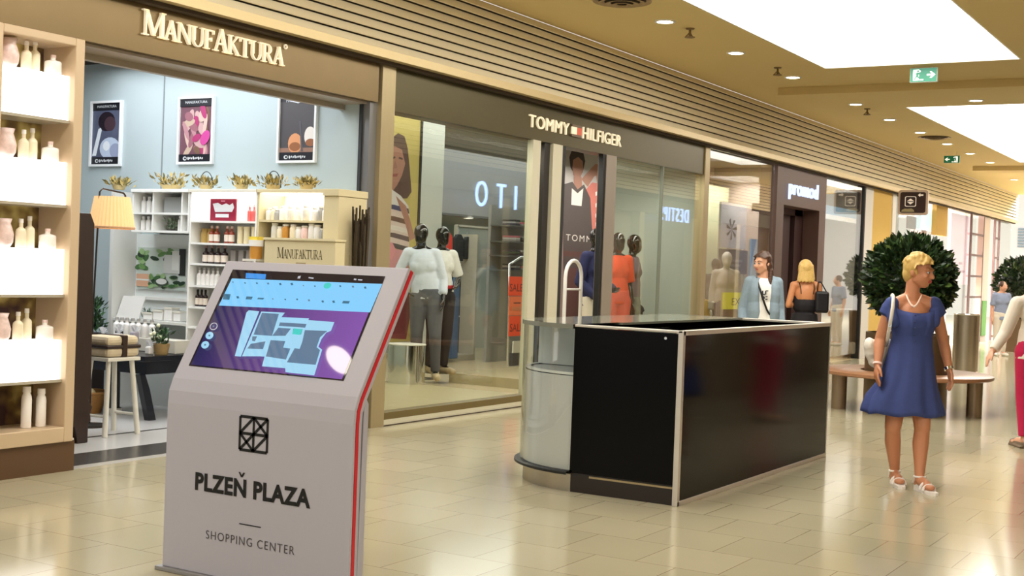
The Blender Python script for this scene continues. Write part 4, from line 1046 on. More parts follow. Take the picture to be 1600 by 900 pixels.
MB().box((8.56, yq-.05, bz+.055), (8.64, yq+.05, bz+.085)).build('yellow_box', M_('yellow_card', (222, 196, 66), .5), t)
# end pillar and dried lavender
t = thing('end_pillar', 'plain beige end pillar between the shelves and the dried bunch', 'pillar', (8.86, (yC1+yD1)/2, 0))
MB().box((8.66, yD1, 0), (WX-.005, yC1-.003, TOP-.03)).build('column', shelf_beige, t, bevel=.004)
MB().box((8.64, yD1-.01, TOP-.03), (WX-.005, yC1-.003, TOP+.03)).build('cornice', shelf_beige, t, bevel=.004)
t = thing('dried_bunch', 'tall dark bundle of dried stems beside the end pillar', 'dried plants', (8.85, min(atX(552, 400, 8.85).y, yD1-.10), 0))
mb = MB(); rnd = random.Random(2)
for i in range(90):
    a_ = rnd.uniform(0, 6.28); r_ = .055*math.sqrt(rnd.random()); top = rnd.uniform(1.55, 1.95)
    x, y = 8.85+r_*math.cos(a_), t.location.y+r_*math.sin(a_)
    mb.tube([(x, y, .01), (x, y, 1.0), (x+r_*.4*math.cos(a_), y+r_*.4*math.sin(a_), top)], [.006, .006, .008], 4)
mb.build('stems', M_('dried_brown', (62, 50, 32), .8, noise=.3, nscale=20), t)
MB().lathe([(.062, 0), (.066, .02), (.062, .04)], (8.85, t.location.y, .9), 16).build('twine_band', M_('twine', (120, 96, 60), .8), t)
# dry flower arrangements along the top
dry = [M_('dry_olive', (122, 112, 66), .8, noise=.3, nscale=20), M_('dry_straw', (196, 172, 104), .8, noise=.3, nscale=20)]
for px, w_, h_, hd, lb in ((186,.17,.09,0,'loose dried flowers on the shelf top, left end'),(268,.26,.15,0,'largest heap of dried flowers on the shelf top'),(322,.17,.10,1,'wire-handled basket of dried flowers above the red sign'),(378,.15,.10,0,'dried flowers on the shelf top between the two wire-handled baskets'),(427,.18,.10,1,'wire-handled basket of dried flowers above the beige bay'),(479,.16,.09,0,'dried flowers at the right end of the shelf top')):
    y = atX(px, 290, 8.82).y
    t = thing('dried_flower_basket', lb, 'dried flowers', (8.82, y, TOP+.03), 'dried flowers along the shelf top')
    MB().lathe([(0, .001), (w_*.30, 0), (w_*.40, .045), (w_*.38, .045), (w_*.28, .01)], (8.82, y, TOP+.03), 16).build('tray', M_('tray_wicker', (206, 184, 130), .8), t, smooth='auto')
    leafclump((8.82, y, TOP+.05), w_*.55, w_*.62, h_, 130, .06, px).build('foliage', dry, t)  # dried flower heads, drawn as loose leaf blades
    if hd: MB().tube([(8.82, y+.09*math.cos(a_), TOP+.05+.15*math.sin(a_)) for a_ in [k*math.pi/14 for k in range(15)]], .004, 6).build('wire_handle', black_matt, t, smooth=True)

# floor lamp
LP = Vector((7.40, 8.62, 0)); 
lamp = thing('floor_lamp', 'floor lamp with pleated cream shade and thin dark arm in the shop entrance', 'floor lamp', (LP.x, LP.y, 0))
pt = atY(156, 294, 8.62); pl_ = atY(196, 302, 8.62); ps = atY(196, 318, 8.62)
pb_ = atY(143, 560, 8.62)
MB().tube([(pb_.x, 8.62, .03), (pb_.x, 8.62, 1.0), (pt.x, 8.62, pt.z-.03), (pt.x+.03, 8.62, pt.z), (pl_.x-.02, 8.62, pl_.z), (pl_.x, 8.62, pl_.z-.02), (ps.x, 8.62, ps.z)], .008, 8).build('stem', M_('lamp_iron', (58, 52, 48), .4, .6), lamp, smooth=True)
MB().lathe([(0, 0), (.14, 0), (.14, .02), (.02, .03), (0, .03)], (pb_.x, 8.62, 0), 24).build('base', M_('lamp_iron', (58, 52, 48), .4, .6), lamp)
qa, qb = atY(180, 357, 8.62), atY(180, 308, 8.62)
wb = (atY(208, 357, 8.62).x-atY(139, 357, 8.62).x)/2*.80; wt = (atY(203, 310, 8.62).x-atY(152, 310, 8.62).x)/2*.82
cxs = (atY(208, 357, 8.62).x+atY(139, 357, 8.62).x)/2
shade_m = mat('pleated_shade', (232, 190, 140), .8, emit=.42, ecol=(255, 196, 124))
mb = MB(); n = 72; vs = []
for z, r in ((qa.z, wb), (qb.z, wt)):
    for i in range(n):
        a_ = 2*math.pi*i/n; rr = r*(1+(.02 if i % 2 else -.02)); vs.append((cxs+rr*math.cos(a_), 8.62+rr*math.sin(a_), z))
mb.add(vs, [(i, (i+1) % n, n+(i+1) % n, n+i) for i in range(n)])
shd_ = mb.build('lamp_shade', shade_m, lamp)
MB().lathe([(wb, 0), (wb*1.02, .004), (wb*1.02, .016), (wb, .02)], (cxs, 8.62, qa.z-.004), 36).build('shade_hem', M_('hem_tan', (206, 160, 118), .8), shd_, smooth='auto')
MB().ell((cxs, 8.62, (qa.z+qb.z)/2), .045, None, 14, 10).build('bulb', glow('bulb_warm', (255, 226, 176), 12.0), lamp, smooth=True)
MB().tube([(cxs, 8.62, (qa.z+qb.z)/2), (cxs, 8.62, qb.z+.01), (ps.x, 8.62, ps.z)], .008, 8).build('socket', alum, lamp)

# tall stool with a wrapped parcel
ST = Vector((7.30, 8.16, 0))
stl = thing('tall_stool', 'tall white wooden stool just inside the shop entrance', 'stool', (ST.x, ST.y, 0))
MB().box((ST.x-.17, ST.y-.15, .60), (ST.x+.17, ST.y+.15, .63)).build('seat', offwhite, stl, bevel=.006)
for sx in (-1, 1):
    for sy in (-1, 1):
        MB().cone((ST.x+sx*.17, ST.y+sy*.14, 0), (ST.x+sx*.12, ST.y+sy*.10, .60), .022, .02, 10).build('leg', offwhite, stl, smooth='auto')
for sx in (-1, 1): MB().cone((ST.x+sx*.155, ST.y-.125, .16), (ST.x+sx*.155, ST.y+.125, .16), .011, .011, 8).build('stretcher', offwhite, stl)
prc = thing('wrapped_parcel', 'beige cloth parcel tied with dark bands on the tall stool', 'parcel', (ST.x, ST.y, .63))
cb = M_('cloth_beige', (206, 190, 160), .9, noise=.2, nscale=14)
mb = MB()
for z0, z1, k in ((.632, .715, 1.0), (.72, .80, .96)): mb.box((ST.x-.17*k, ST.y-.14*k, z0), (ST.x+.17*k, ST.y+.14*k, z1))
mb.build('folded_cloth', cb, prc, bevel=.03)
MB().box((ST.x-.176, ST.y-.146, .70), (ST.x+.176, ST.y+.146, .728)).build('band', darkbrown, prc, bevel=.008)
MB().box((ST.x-.02, ST.y-.15, .633), (ST.x+.03, ST.y+.15, .806)).build('band', darkbrown, prc, bevel=.006)

# dark carved board
DBX, DBY = 6.66, 7.92
t = thing('carved_cabinet', 'narrow dark brown carved cabinet edge beside the lit case', 'cabinet', (DBX+.1, DBY, 0))
zt_ = atY(120, 332, DBY).z
prof = [(DBX, .10), (DBX+.03, .14), (DBX+.07, .13), (DBX+.09, .06), (DBX+.10, 0), (DBX+.20, 0), (DBX+.20, .14), (DBX+.225, .17), (DBX+.215, .22), (DBX+.235, .27), (DBX+.20, .32), (DBX+.215, .40), (DBX+.20, zt_-.08), (DBX+.16, zt_), (DBX+.03, zt_), (DBX, zt_-.05)]
MB().prism(prof, DBY-.02, DBY+.42, 'y').build('carved_side', darkbrown, t, bevel=.006)
MB().prism([(DBX+.02, 0), (DBX+.07, 0), (DBX+.07, .05), (DBX+.02, .05)], DBY-.02, DBY+.42, 'y').build('foot', M_('foot_white', (214, 206, 196), .5), t, bevel=.008)
MB().tube([(DBX+.10, DBY+.1, zt_), (DBX+.10, DBY+.1, zt_+.10)], .012, 8).ell((DBX+.10, DBY+.1, zt_+.11), .02).build('finial', M_('lamp_iron', (58, 52, 48), .4, .6), t, smooth=True)
q = atY(116, 472, DBY-.03); MB().box((q.x-.02, DBY-.035, q.z-.05), (q.x+.02, DBY-.02, q.z+.05)).build('paper_tag', white_m, t, bevel=.004)

V3 = lambda *a: Vector(a)
# black display table with gift packs
TBX, TBY = 8.35, 9.12
tab = thing('display_table', 'black display table with curved front and pedestal below the niche', 'table', (TBX, TBY, 0))
zt2 = atX(240, 556, 8.15).z
navy = M_('table_black', (20, 22, 32), .22)
mb = MB().prism([(8.02, 8.55), (8.02, 9.30), (8.10, 9.48), (8.25, 9.55), (8.66, 9.55), (8.66, 8.55)], zt2-.05, zt2, 'z'); mb.build('table_top', navy, tab, bevel=.006)
MB().prism([(8.06, 8.57), (8.06, 9.30), (8.14, 9.44), (8.25, 9.5), (8.64, 9.5), (8.64, 8.57)], zt2-.16, zt2-.05, 'z').build('apron', navy, tab)
q = atZ(223, 640, .0); MB().lathe([(0, 0), (.075, 0), (.075, .06), (.06, .07), (.055, zt2-.16), (0, zt2-.16)], (8.22, 9.15, 0), 20).build('pedestal', navy, tab, smooth='auto')
MB().lathe([(.078, 0), (.078, .06)], (8.22, 9.15, 0), 20).build('pedestal_sleeve', alum, tab)
MB().prism([(8.12, 0), (8.2, 0), (8.12, zt2-.3), (8.06, zt2-.16), (8.0, zt2-.16), (8.04, zt2-.3)], 8.58, 8.64, 'y').build('bracket_leg', navy, tab)
for i, (px, py, w_, h_, d_, mm) in enumerate([(186,555,.055,.20,.06,bot_w),(197,552,.055,.24,.06,black_matt),(208,556,.06,.22,.07,M_('pack_grey',(190,190,196),.3)),(219,556,.06,.24,.07,M_('pack_lilac',(176,170,182),.3)),(233,556,.075,.11,.07,M_('pack_grey',(190,190,196),.3)),(247,557,.06,.09,.06,bot_w)]):
    q = V3(8.12+.10*(i % 2), 9.20-.098*i, 0); y = q.y
    t = thing('gift_pack', ['white gift pack at the far left of the black table','black gift pack with white label on the table','tall silver gift pack beside the black one','tall lilac-grey gift pack in the middle of the black table','low crumpled silver pack in front of the flowers','low white pack nearest the totem on the black table'][i], 'gift pack', (q.x, y, zt2))
    MB().box((q.x-d_/2, y-w_/2, zt2+.002), (q.x+d_/2, y+w_/2, zt2+h_*.8)).build('wrapped_block', mm, t, bevel=.012)
    mb = MB()
    for k in range(7):
        a_ = -1.1+.37*k; mb.add([(q.x, y-.012, zt2+h_*.8), (q.x, y+.012, zt2+h_*.8), (q.x+.02*math.cos(k), y+.06*math.sin(a_)+.015, zt2+h_*.8+.06*math.cos(a_)), (q.x, y+.06*math.sin(a_)-.015, zt2+h_*.8+.06*math.cos(a_))], [(0,1,2,3)])
    mb.build('ruffled_top', M_('cellophane', (226, 228, 232), .2), t)
# back rows behind the table: bottles and cartons standing on a riser
ris = thing('display_riser', 'white riser behind the gift packs on the black table', 'riser', (8.52, 9.1, zt2))
MB().box((8.44, 8.62, zt2+.002), (8.64, 9.5, zt2+.12)).build('riser_box', offwhite, ris, bevel=.004)
for k, px in enumerate((182, 190, 198, 207, 216, 226, 237)):
    y = atX(px, 520, 8.5).y
    bottle('gel_bottle', (8.50, y, zt2+.12), .034, .17, bot_w, bot_grey, 'white bottle in the back row above the gift packs', 'bottle', 'white bottles on the riser', neck=.3, r2=.45)
q = atX(258, 528, 8.34)
pot = thing('flower_pot', 'pot of small white flowers on the black table', 'potted plant', (8.30, q.y, zt2+.002))
MB().lathe([(0, .002), (.055, .002), (.075, .10), (.07, .10), (.06, .09), (0, .09)], (8.30, q.y, zt2), 18).build('pot', M_('pot_wicker', (168, 140, 92), .8, noise=.2, nscale=30), pot, smooth='auto')
leafclump((8.28, q.y, zt2+.09), .05, .09, .17, 150, .06, 9).build('foliage', [GR[0], GR[2]], pot)
mb = MB(); rnd = random.Random(8)
for i in range(9):
    a_ = rnd.uniform(0, 6.28); r_ = .085*math.sqrt(rnd.random())
    mb.ell((8.26+r_*math.cos(a_)*.7, q.y+r_*math.sin(a_), zt2+.13+.13*rnd.random()), .018, None, 8, 6)
mb.build('blossoms', M_('blossom_white', (236, 238, 206), .6), pot, smooth=True)
# green storage boxes left of the card, basket with buns below
q = atX(160, 510, 8.60)
t = thing('moss_stack', 'dark green foliage stack behind the wrapped parcel', 'plant', (8.50, q.y, 0))
MB().box((8.42, q.y-.09, 0), (8.56, q.y+.09, .70)).build('stand', darkbrown, t)
leafclump((8.47, q.y, .70), .06, .10, .42, 420, .07, 12).build('foliage', [GR[2], GR[0]], t)
bk = atZ(190, 624, 0)
t = thing('wicker_basket', 'round wicker basket on the floor under the black table', 'basket', (8.12, 9.42, 0))
BKX, BKY = 8.12, 9.42
wick = M_('wicker_brown', (156, 112, 58), .7, noise=.3, nscale=40, stretch=(1, 1, 5))
MB().lathe([(0, 0), (.15, 0), (.21, .17), (.215, .19), (.195, .18), (.14, .02)], (BKX, BKY, 0), 24).build('bowl', wick, t, smooth='auto')
MB().tube([(BKX+.213*math.cos(a_), BKY+.213*math.sin(a_), .188) for a_ in [k*math.pi/16 for k in range(32)]], .012, 8, closed=True).build('braided_rim', wick, t, smooth=True)
for i, (dx, dy, dz) in enumerate(((-.063,.063,.065),(.063,.063,.065),(-.063,-.063,.065),(.063,-.063,.065),(0,.064,.158),(0,-.064,.158))):
    tag(MB().ell((BKX+dx, BKY+dy, dz+.02), (.060, .060, .048), None, 14, 8).build('bath_sponge', M_('sponge_cream', (226, 208, 158), .9, noise=.1, nscale=30, bump=.4), None, smooth=True, loc=(BKX+dx, BKY+dy, dz-.035)), 'cream round sponge heaped in the wicker basket', 'sponge', 'sponges in the wicker basket')
q = atY(125, 330, 9.2)
struct('wall_bath_lit_panel', MB().box((q.x-.9, 11.9, 0), (8.2, 11.95, 2.0)), white_m)
# ------------------------------------------------------------------ figures
def fuse(mb, voxel, smooth=3):
    """overlapping closed pieces become one continuous surface"""
    me = mb.mesh('figure_mesh'); ob = bpy.data.objects.new('figure_mesh', me); COL.objects.link(ob)
    r = ob.modifiers.new('r', 'REMESH'); r.mode = 'VOXEL'; r.voxel_size = voxel
    s = ob.modifiers.new('s', 'SMOOTH'); s.factor = .5; s.iterations = smooth
    dg = bpy.context.evaluated_depsgraph_get(); dg.update()
    out = bpy.data.meshes.new_from_object(ob.evaluated_get(dg))
    bpy.data.objects.remove(ob); bpy.data.meshes.remove(me)
    for p in out.polygons: p.use_smooth = True
    return out
def mpart(name, me, m, parent):
    me.materials.clear(); me.materials.append(m)
    o = bpy.data.objects.new(name, me); COL.objects.link(o); o.parent = parent
    return o
def fpart(name, mb, m, parent, voxel=.009, smooth=3):
    return mpart(name, fuse(mb, voxel, smooth), m, parent)
V = Vector
def base_joints(h):
    """standing figure facing -y; x to the picture's right when it faces the viewer"""
    return {'head': V((0, -.012*h, .928*h)), 'neck': V((0, .006*h, .845*h)), 'chest': V((0, .004*h, .735*h)), 'waist': V((0, .0, .63*h)), 'hip': V((0, .008*h, .54*h)),
            'shR': V((-.090*h, .008*h, .808*h)), 'shL': V((.090*h, .008*h, .808*h)), 'elR': V((-.115*h, .02*h, .635*h)), 'elL': V((.115*h, .02*h, .635*h)),
            'wrR': V((-.125*h, -.02*h, .49*h)), 'wrL': V((.125*h, -.02*h, .49*h)), 'hiR': V((-.052*h, 0, .515*h)), 'hiL': V((.052*h, 0, .515*h)),
            'knR': V((-.055*h, -.012*h, .285*h)), 'knL': V((.055*h, -.012*h, .285*h)), 'anR': V((-.052*h, .02*h, .05*h)), 'anL': V((.052*h, .02*h, .05*h)), 'toR': V((-.062*h, -.11*h, .015*h)), 'toL': V((.062*h, -.11*h, .015*h))}
def hand(mb, wr, el, h, thumb=V((0, -1, 0)), curl=.35, inward=V((1, 0, 0))):
    d = (wr-el).normalized(); t = (thumb-d*thumb.dot(d)).normalized(); n = (inward-d*inward.dot(d)-t*inward.dot(t)).normalized()
    L = .105*h; pc = wr+d*L*.26
    R = Matrix((t, n, d)).transposed()
    mb.ell(pc, (L*.22, L*.11, L*.30), R, 12, 8)
    for k, (off, ln, br) in enumerate(((.17, .46, 0), (.06, .52, .02), (-.06, .48, .03), (-.17, .38, .06))):
        a = wr+d*L*.42+t*L*off; b = a+d*L*ln*.5+n*L*(curl*.12+br); c = b+d*L*ln*.5*(1-curl*.5)+n*L*(curl*.28)
        mb.rcone(a, b, L*.062, L*.056, 8); mb.rcone(b, c, L*.056, L*.044, 8)
    a = wr+d*L*.14+t*L*.16; b = a+d*L*.22+t*L*.16+n*L*.05; c = b+d*L*.22+t*L*.02+n*L*.06
    mb.rcone(a, b, L*.075, L*.065, 8); mb.rcone(b, c, L*.062, L*.05, 8)
def headmat(J, h, yaw, tilt=0.0, roll=0.0):
    p = J['neck']+V((0, -.004*h, .035*h))
    return Matrix.Translation(p) @ Matrix.Rotation(yaw, 4, 'Z') @ Matrix.Rotation(tilt, 4, 'X') @ Matrix.Rotation(roll, 4, 'Y') @ Matrix.Translation(-p)
def head_prims(J, h, face=True):
    mb = MB(); c = J['head']; s = h
    mb.ell(c+V((0, .008*s, .012*s)), (.0455*s, .056*s, .056*s), None, 18, 12)          # skull
    mb.ell(c+V((0, -.012*s, -.022*s)), (.039*s, .044*s, .046*s), None, 16, 10)         # face
    mb.ell(c+V((0, -.026*s, -.052*s)), (.021*s, .021*s, .016*s), None, 12, 8)          # chin
    mb.rcone(c+V((-.027*s, .0, -.035*s)), c+V((-.008*s, -.03*s, -.054*s)), .014*s, .012*s, 8)
    mb.rcone(c+V((.027*s, .0, -.035*s)), c+V((.008*s, -.03*s, -.054*s)), .014*s, .012*s, 8)
    if face:
        mb.rcone(c+V((0, -.052*s, .002*s)), c+V((0, -.063*s, -.020*s)), .0055*s, .0085*s, 8)   # nose
        mb.ell(c+V((-.006*s, -.057*s, -.022*s)), .005*s, None, 8, 6); mb.ell(c+V((.006*s, -.057*s, -.022*s)), .005*s, None, 8, 6)
        mb.rcone(c+V((-.024*s, -.046*s, .010*s)), c+V((.024*s, -.046*s, .010*s)), .008*s, .008*s, 8)  # brow ridge
        mb.ell(c+V((-.024*s, -.040*s, -.018*s)), .013*s, None, 8, 6); mb.ell(c+V((.024*s, -.040*s, -.018*s)), .013*s, None, 8, 6)  # cheeks
        for sx in (-1, 1): mb.ell(c+V((sx*.046*s, .008*s, -.008*s)), (.006*s, .011*s, .018*s), None, 10, 8)
    return mb
def face_parts(J, h, HM, root, skin_dark, lips=(176, 84, 80), brow=(120, 92, 60)):
    c = J['head']; s = h; mbe = MB(); mbi = MB(); mbb = MB(); mbl = MB()
    for sx in (-1, 1):
        mbe.ell(c+V((sx*.0185*s, -.0485*s, -.001*s)), (.0085*s, .006*s, .0052*s), None, 12, 8)
        mbi.ell(c+V((sx*.0185*s, -.0535*s, -.001*s)), (.0042*s, .003*s, .0045*s), None, 10, 6)
        mbb.tube([c+V((sx*.008*s, -.0545*s, .0115*s)), c+V((sx*.02*s, -.0535*s, .0150*s)), c+V((sx*.031*s, -.0455*s, .0115*s))], .0022*s, 6)
    mbl.ell(c+V((0, -.0535*s, -.0365*s)), (.0135*s, .0045*s, .0036*s), None, 12, 8); mbl.ell(c+V((0, -.052*s, -.0415*s)), (.0115*s, .0045*s, .004*s), None, 12, 8)
    for nm, mb, m in (('eyes', mbe, M_('eye_white', (196, 186, 178), .3)), ('irises', mbi, M_('iris_blue_grey', (70, 84, 92), .25)), ('eyebrows', mbb, M_('brow_%d' % brow[0], brow, .8)), ('lips', mbl, M_('lips_%d' % lips[0], lips, .4))):
        mb.xf(HM).build(nm, m, root, smooth=True)
def limbs(mb, J, h, arms=True, legs=True, k=1.0, hands=True, female=True):
    s = h*k
    if arms:
        for S in 'RL':
            sh, el, wr = J['sh'+S], J['el'+S], J['wr'+S]
            mb.rcone(sh, el, .029*s, .023*s, 12); m = el+(wr-el)*.3
            mb.rcone(el, m, .0225*s, .0235*s, 12); mb.rcone(m, wr, .0235*s, .0155*s, 12)
            if hands: hand(mb, wr, el, h, V((0, -1, .1)), .35, V((1 if S == 'R' else -1, 0, 0)))
    if legs:
        for S in 'RL':
            hi, kn, an, to = J['hi'+S], J['kn'+S], J['an'+S], J['to'+S]
            mb.rcone(hi, kn, .055*s, .034*s, 14); m = kn+(an-kn)*.32+V((0, .010*s, 0))
            mb.rcone(kn, m, .031*s, .034*s, 12); mb.rcone(m, an, .034*s, .0195*s, 12)
            mb.ell(an+V((0, .012*s, -.024*s)), (.020*s, .026*s, .024*s), None, 12, 8)
            b = an+(to-an)*.62+V((0, 0, .002*s))
            mb.rcone(an+V((0, -.006*s, -.012*s)), b, .021*s, .018*s, 10); mb.ell(to+(an-to)*.18+V((0, 0, .001*s)), (.024*s, .032*s, .013*s), None, 12, 8)
def torso(mb, J, h, k=1.0, female=True):
    s = h*k
    mb.rcone(J['neck']-V((0, 0, .03*h)), J['neck']+V((0, -.006*h, .06*h)), .034*s, .030*s, 14)
    mb.rcone(J['shR'], J['shL'], .030*s, .030*s, 14)
    mb.rcone(J['shR']+V((.01*h, 0, .004*h)), J['neck']+V((0, 0, -.005*h)), .026*s, .03*s, 12); mb.rcone(J['shL']+V((-.01*h, 0, .004*h)), J['neck']+V((0, 0, -.005*h)), .026*s, .03*s, 12)
    mb.ell(J['chest'], (.082*s, .060*s, .105*s), None, 18, 12); mb.ell(J['waist'], (.074*s, .054*s, .10*s), None, 18, 12)
    mb.ell(J['hip'], (.094*s, .066*s, .075*s), None, 18, 12)
    if female:
        for sx in (-1, 1): mb.ell(J['chest']+V((sx*.042*s, -.045*s, -.008*s)), (.040*s, .036*s, .038*s), None, 14, 10)

def mannequin(name, label, loc, rz, h, skinm, parts, group=None, Jmod=None, voxel=.013, face=False, base=True):
    """parts: list of (name, material, function(mb, J, h))"""
    t = thing(name, label, 'mannequin', (0, 0, 0), group)
    J = base_joints(h)
    if Jmod: Jmod(J, h)
    mb = MB(); c = J['head']; mb.ell(c+V((0, .004*h, .012*h)), (.047*h, .056*h, .060*h), None, 18, 12); mb.ell(c+V((0, -.010*h, -.022*h)), (.038*h, .044*h, .050*h), None, 16, 10); torso(mb, J, h, .93, False); limbs(mb, J, h, k=.92)
    fpart('body', mb, skinm, t, voxel)
    for nm, m, fn in parts:
        mb = MB(); fn(mb, J, h); fpart(nm, mb, m, t, voxel)
    if base: MB().lathe([(0, -.0), (.17, 0), (.17, .008), (0, .008)], (0, .02, 0), 24).cone((0, .07, 0), (0, .03, .35), .008, .008, 8).build('stand', M_('stand_steel', (150, 148, 140), .25, .9), t)
    t.location = loc; t.rotation_euler = (0, 0, rz)
    return t
# garments
def g_shirt(sleeve=1.0, hem=.50, k=1.12):
    def f(mb, J, h):
        s = h*k
        mb.rcone(J['shR'], J['shL'], .032*s, .032*s, 14); mb.ell(J['chest'], (.082*s, .064*s, .10*s), None, 18, 12); mb.ell(J['waist'], (.074*s, .058*s, .10*s), None, 18, 12)
        mb.cone((J['hip'].x, J['hip'].y, hem*h), (J['waist'].x, J['waist'].y, J['waist'].z), .094*s, .08*s, 18, flat=.7)
        for sx in (-1, 1): mb.ell(J['chest']+V((sx*.040*h, -.030*h, -.012*h)), (.040*s, .036*s, .040*s), None, 12, 8)
        for S in 'RL':
            sh, el, wr = J['sh'+S], J['el'+S], J['wr'+S]
            if sleeve > .5:
                mb.rcone(sh, el, .032*s, .027*s, 12); q = el+(wr-el)*min(1, (sleeve-.5)*2); mb.rcone(el, el+(q-el)*.9, .027*s, .024*s, 12); mb.cone(el, q, .026*s, .025*s, 12)
            else:
                q = sh+(el-sh)*sleeve*2; mb.rcone(sh, sh+(q-sh)*.8, .033*s, .033*s, 12); mb.cone(sh, q, .032*s, .036*s, 12)
    return f
def g_trousers(k=1.14, top=.59, cut=1.0, flare=1.0):
    def f(mb, J, h):
        s = h*k
        mb.ell(J['hip'], (.092*s, .066*s, .07*s), None, 18, 12); mb.cone((0, J['hip'].y, .54*h), (0, J['waist'].y, top*h), .09*s, .082*s, 18, flat=.72)
        for S in 'RL':
            hi, kn, an = J['hi'+S], J['kn'+S], J['an'+S]
            e = kn+(an-kn)*cut
            mb.rcone(hi, kn, .054*s, .036*s, 14); mb.cone(kn, e, .036*s, .027*s*flare, 14); mb.rcone(kn, kn+(e-kn)*.6, .036*s, .03*s, 14)
    return f
def g_skirt(k=1.12, top=.60, hem=.33, rr=.15):
    def f(mb, J, h):
        mb.cone((0, J['hip'].y, hem*h), (0, J['hip'].y, .52*h), rr*h, .10*h*k, 24, flat=.75); mb.cone((0, J['hip'].y, .52*h), (0, J['waist'].y, top*h), .10*h*k, .08*h*k, 24, flat=.72)
    return f
def g_shoes(mb, J, h):
    for S in 'RL':
        an, to = J['an'+S], J['to'+S]
        mb.rcone(an+V((0, .012*h, -.025*h)), to+V((0, 0, .004*h)), .026*h, .024*h, 12); mb.rcone(an+V((0, .012*h, -.02*h)), an+V((0, .008*h, -.005*h)), .026*h, .025*h, 12)

# ------------------------------------------------------------------ fashion shop interior
blackskin = M_('mannequin_black', (22, 18, 18), .12, coat=.5)
whiteskin = M_('mannequin_white', (232, 226, 214), .3)
shirt_w = M_('shirt_pale', (214, 220, 232), .8, noise=.08, nscale=25); tee_w = M_('tee_white', (236, 234, 228), .8, noise=.05, nscale=25)
jean_grey = M_('trouser_grey', (92, 92, 98), .8, noise=.15, nscale=30); trou_dk = M_('trouser_dark', (40, 32, 34), .8, noise=.2, nscale=30)
def armhip(J, h):
    J['elR'] = V((-.17*h, .02*h, .66*h)); J['wrR'] = V((-.115*h, -.05*h, .58*h))
    J['elL'] = V((.135*h, .01*h, .64*h)); J['wrL'] = V((.13*h, -.05*h, .52*h)); J['knL'] += V((.01*h, -.03*h, 0)); J['anL'] += V((.02*h, -.01*h, 0)); J['toL'] += V((.03*h, 0, 0))
    for k, d_ in (('head', .05), ('neck', .045), ('chest', .03), ('waist', .015), ('shR', .04), ('shL', .04), ('elR', .03), ('elL', .03), ('wrR', .02), ('wrL', .02)): J[k] += V((-d_*h, 0, 0))
FACE = math.radians(-59)     # figures turned towards the camera
ST_Z = .12
q = atZ(662, 592, ST_Z)
mannequin('mannequin', 'black mannequin in pale shirt and grey trousers beside the tall banner', (q.x, q.y, ST_Z), FACE, 1.82, blackskin,
          [('shirt', shirt_w, g_shirt(.85, .52)), ('trousers', jean_grey, g_trousers()), ('shoes', M_('shoe_tan', (190, 168, 130), .5), g_shoes)], 'black mannequins in the window', armhip)
q = atZ(683, 583, ST_Z)
def armbent(J, h):
    J['elL'] = V((.15*h, .03*h, .65*h)); J['wrL'] = V((.07*h, -.10*h, .60*h)); J['elR'] = V((-.13*h, .03*h, .64*h)); J['wrR'] = V((-.10*h, -.08*h, .55*h))
m2 = mannequin('mannequin', 'black mannequin in white tee with red belt and dark trousers, second in the window', (q.x, q.y, ST_Z), FACE+.5, 1.82, blackskin,
          [('tee_shirt', tee_w, g_shirt(.45, .55)), ('trousers', trou_dk, g_trousers()), ('belt', M_('belt_red', (190, 40, 44), .5), lambda mb, J, h: mb.cone((0, .004*h, .575*h), (0, .004*h, .60*h), .105*h, .102*h, 24, flat=.74)), ('shoes', M_('shoe_tan', (190, 168, 130), .5), g_shoes)], 'black mannequins in the window', armbent)
# banner and pale panel behind them
def banner(name, label, pxl, pxr, pyt, pyb, Y, base_m, paint, cat='banner', depth=.02, edge=None):
    a, b = atY(pxl, (pyt+pyb)/2, Y), atY(pxr, (pyt+pyb)/2, Y); zt, zb = atY((pxl+pxr)/2, pyt, Y).z, atY((pxl+pxr)/2, pyb, Y).z
    t = thing(name, label, cat, ((a.x+b.x)/2, Y, zb))
    MB().box((a.x, Y, zb), (b.x, Y+depth, zt)).build('panel', base_m, t)
    if edge: MB().box((b.x-.015, Y-.01, zb), (b.x+.03, Y+depth+.01, zt)).build('edge_profile', edge, t)
    c = Canvas((a.x, Y, zb), (b.x-a.x, 0, 0), (0, 0, zt-zb)); paint(c)
    if c.mb.F: c.build('print', t)
    if zb > ST_Z+.02: MB().box((a.x+.05, Y, 0.0), (a.x+.09, Y+depth, zb)).box((b.x-.09, Y, 0.0), (b.x-.05, Y+depth, zb)).build('support', alum, t)
    return t
skin_p = M_('print_skin', (176, 128, 110), .5, noise=.06); hair_p = M_('print_hair', (96, 72, 62), .5); olive_p = M_('print_olive_gold', (196, 180, 104), .5, noise=.12, nscale=2)
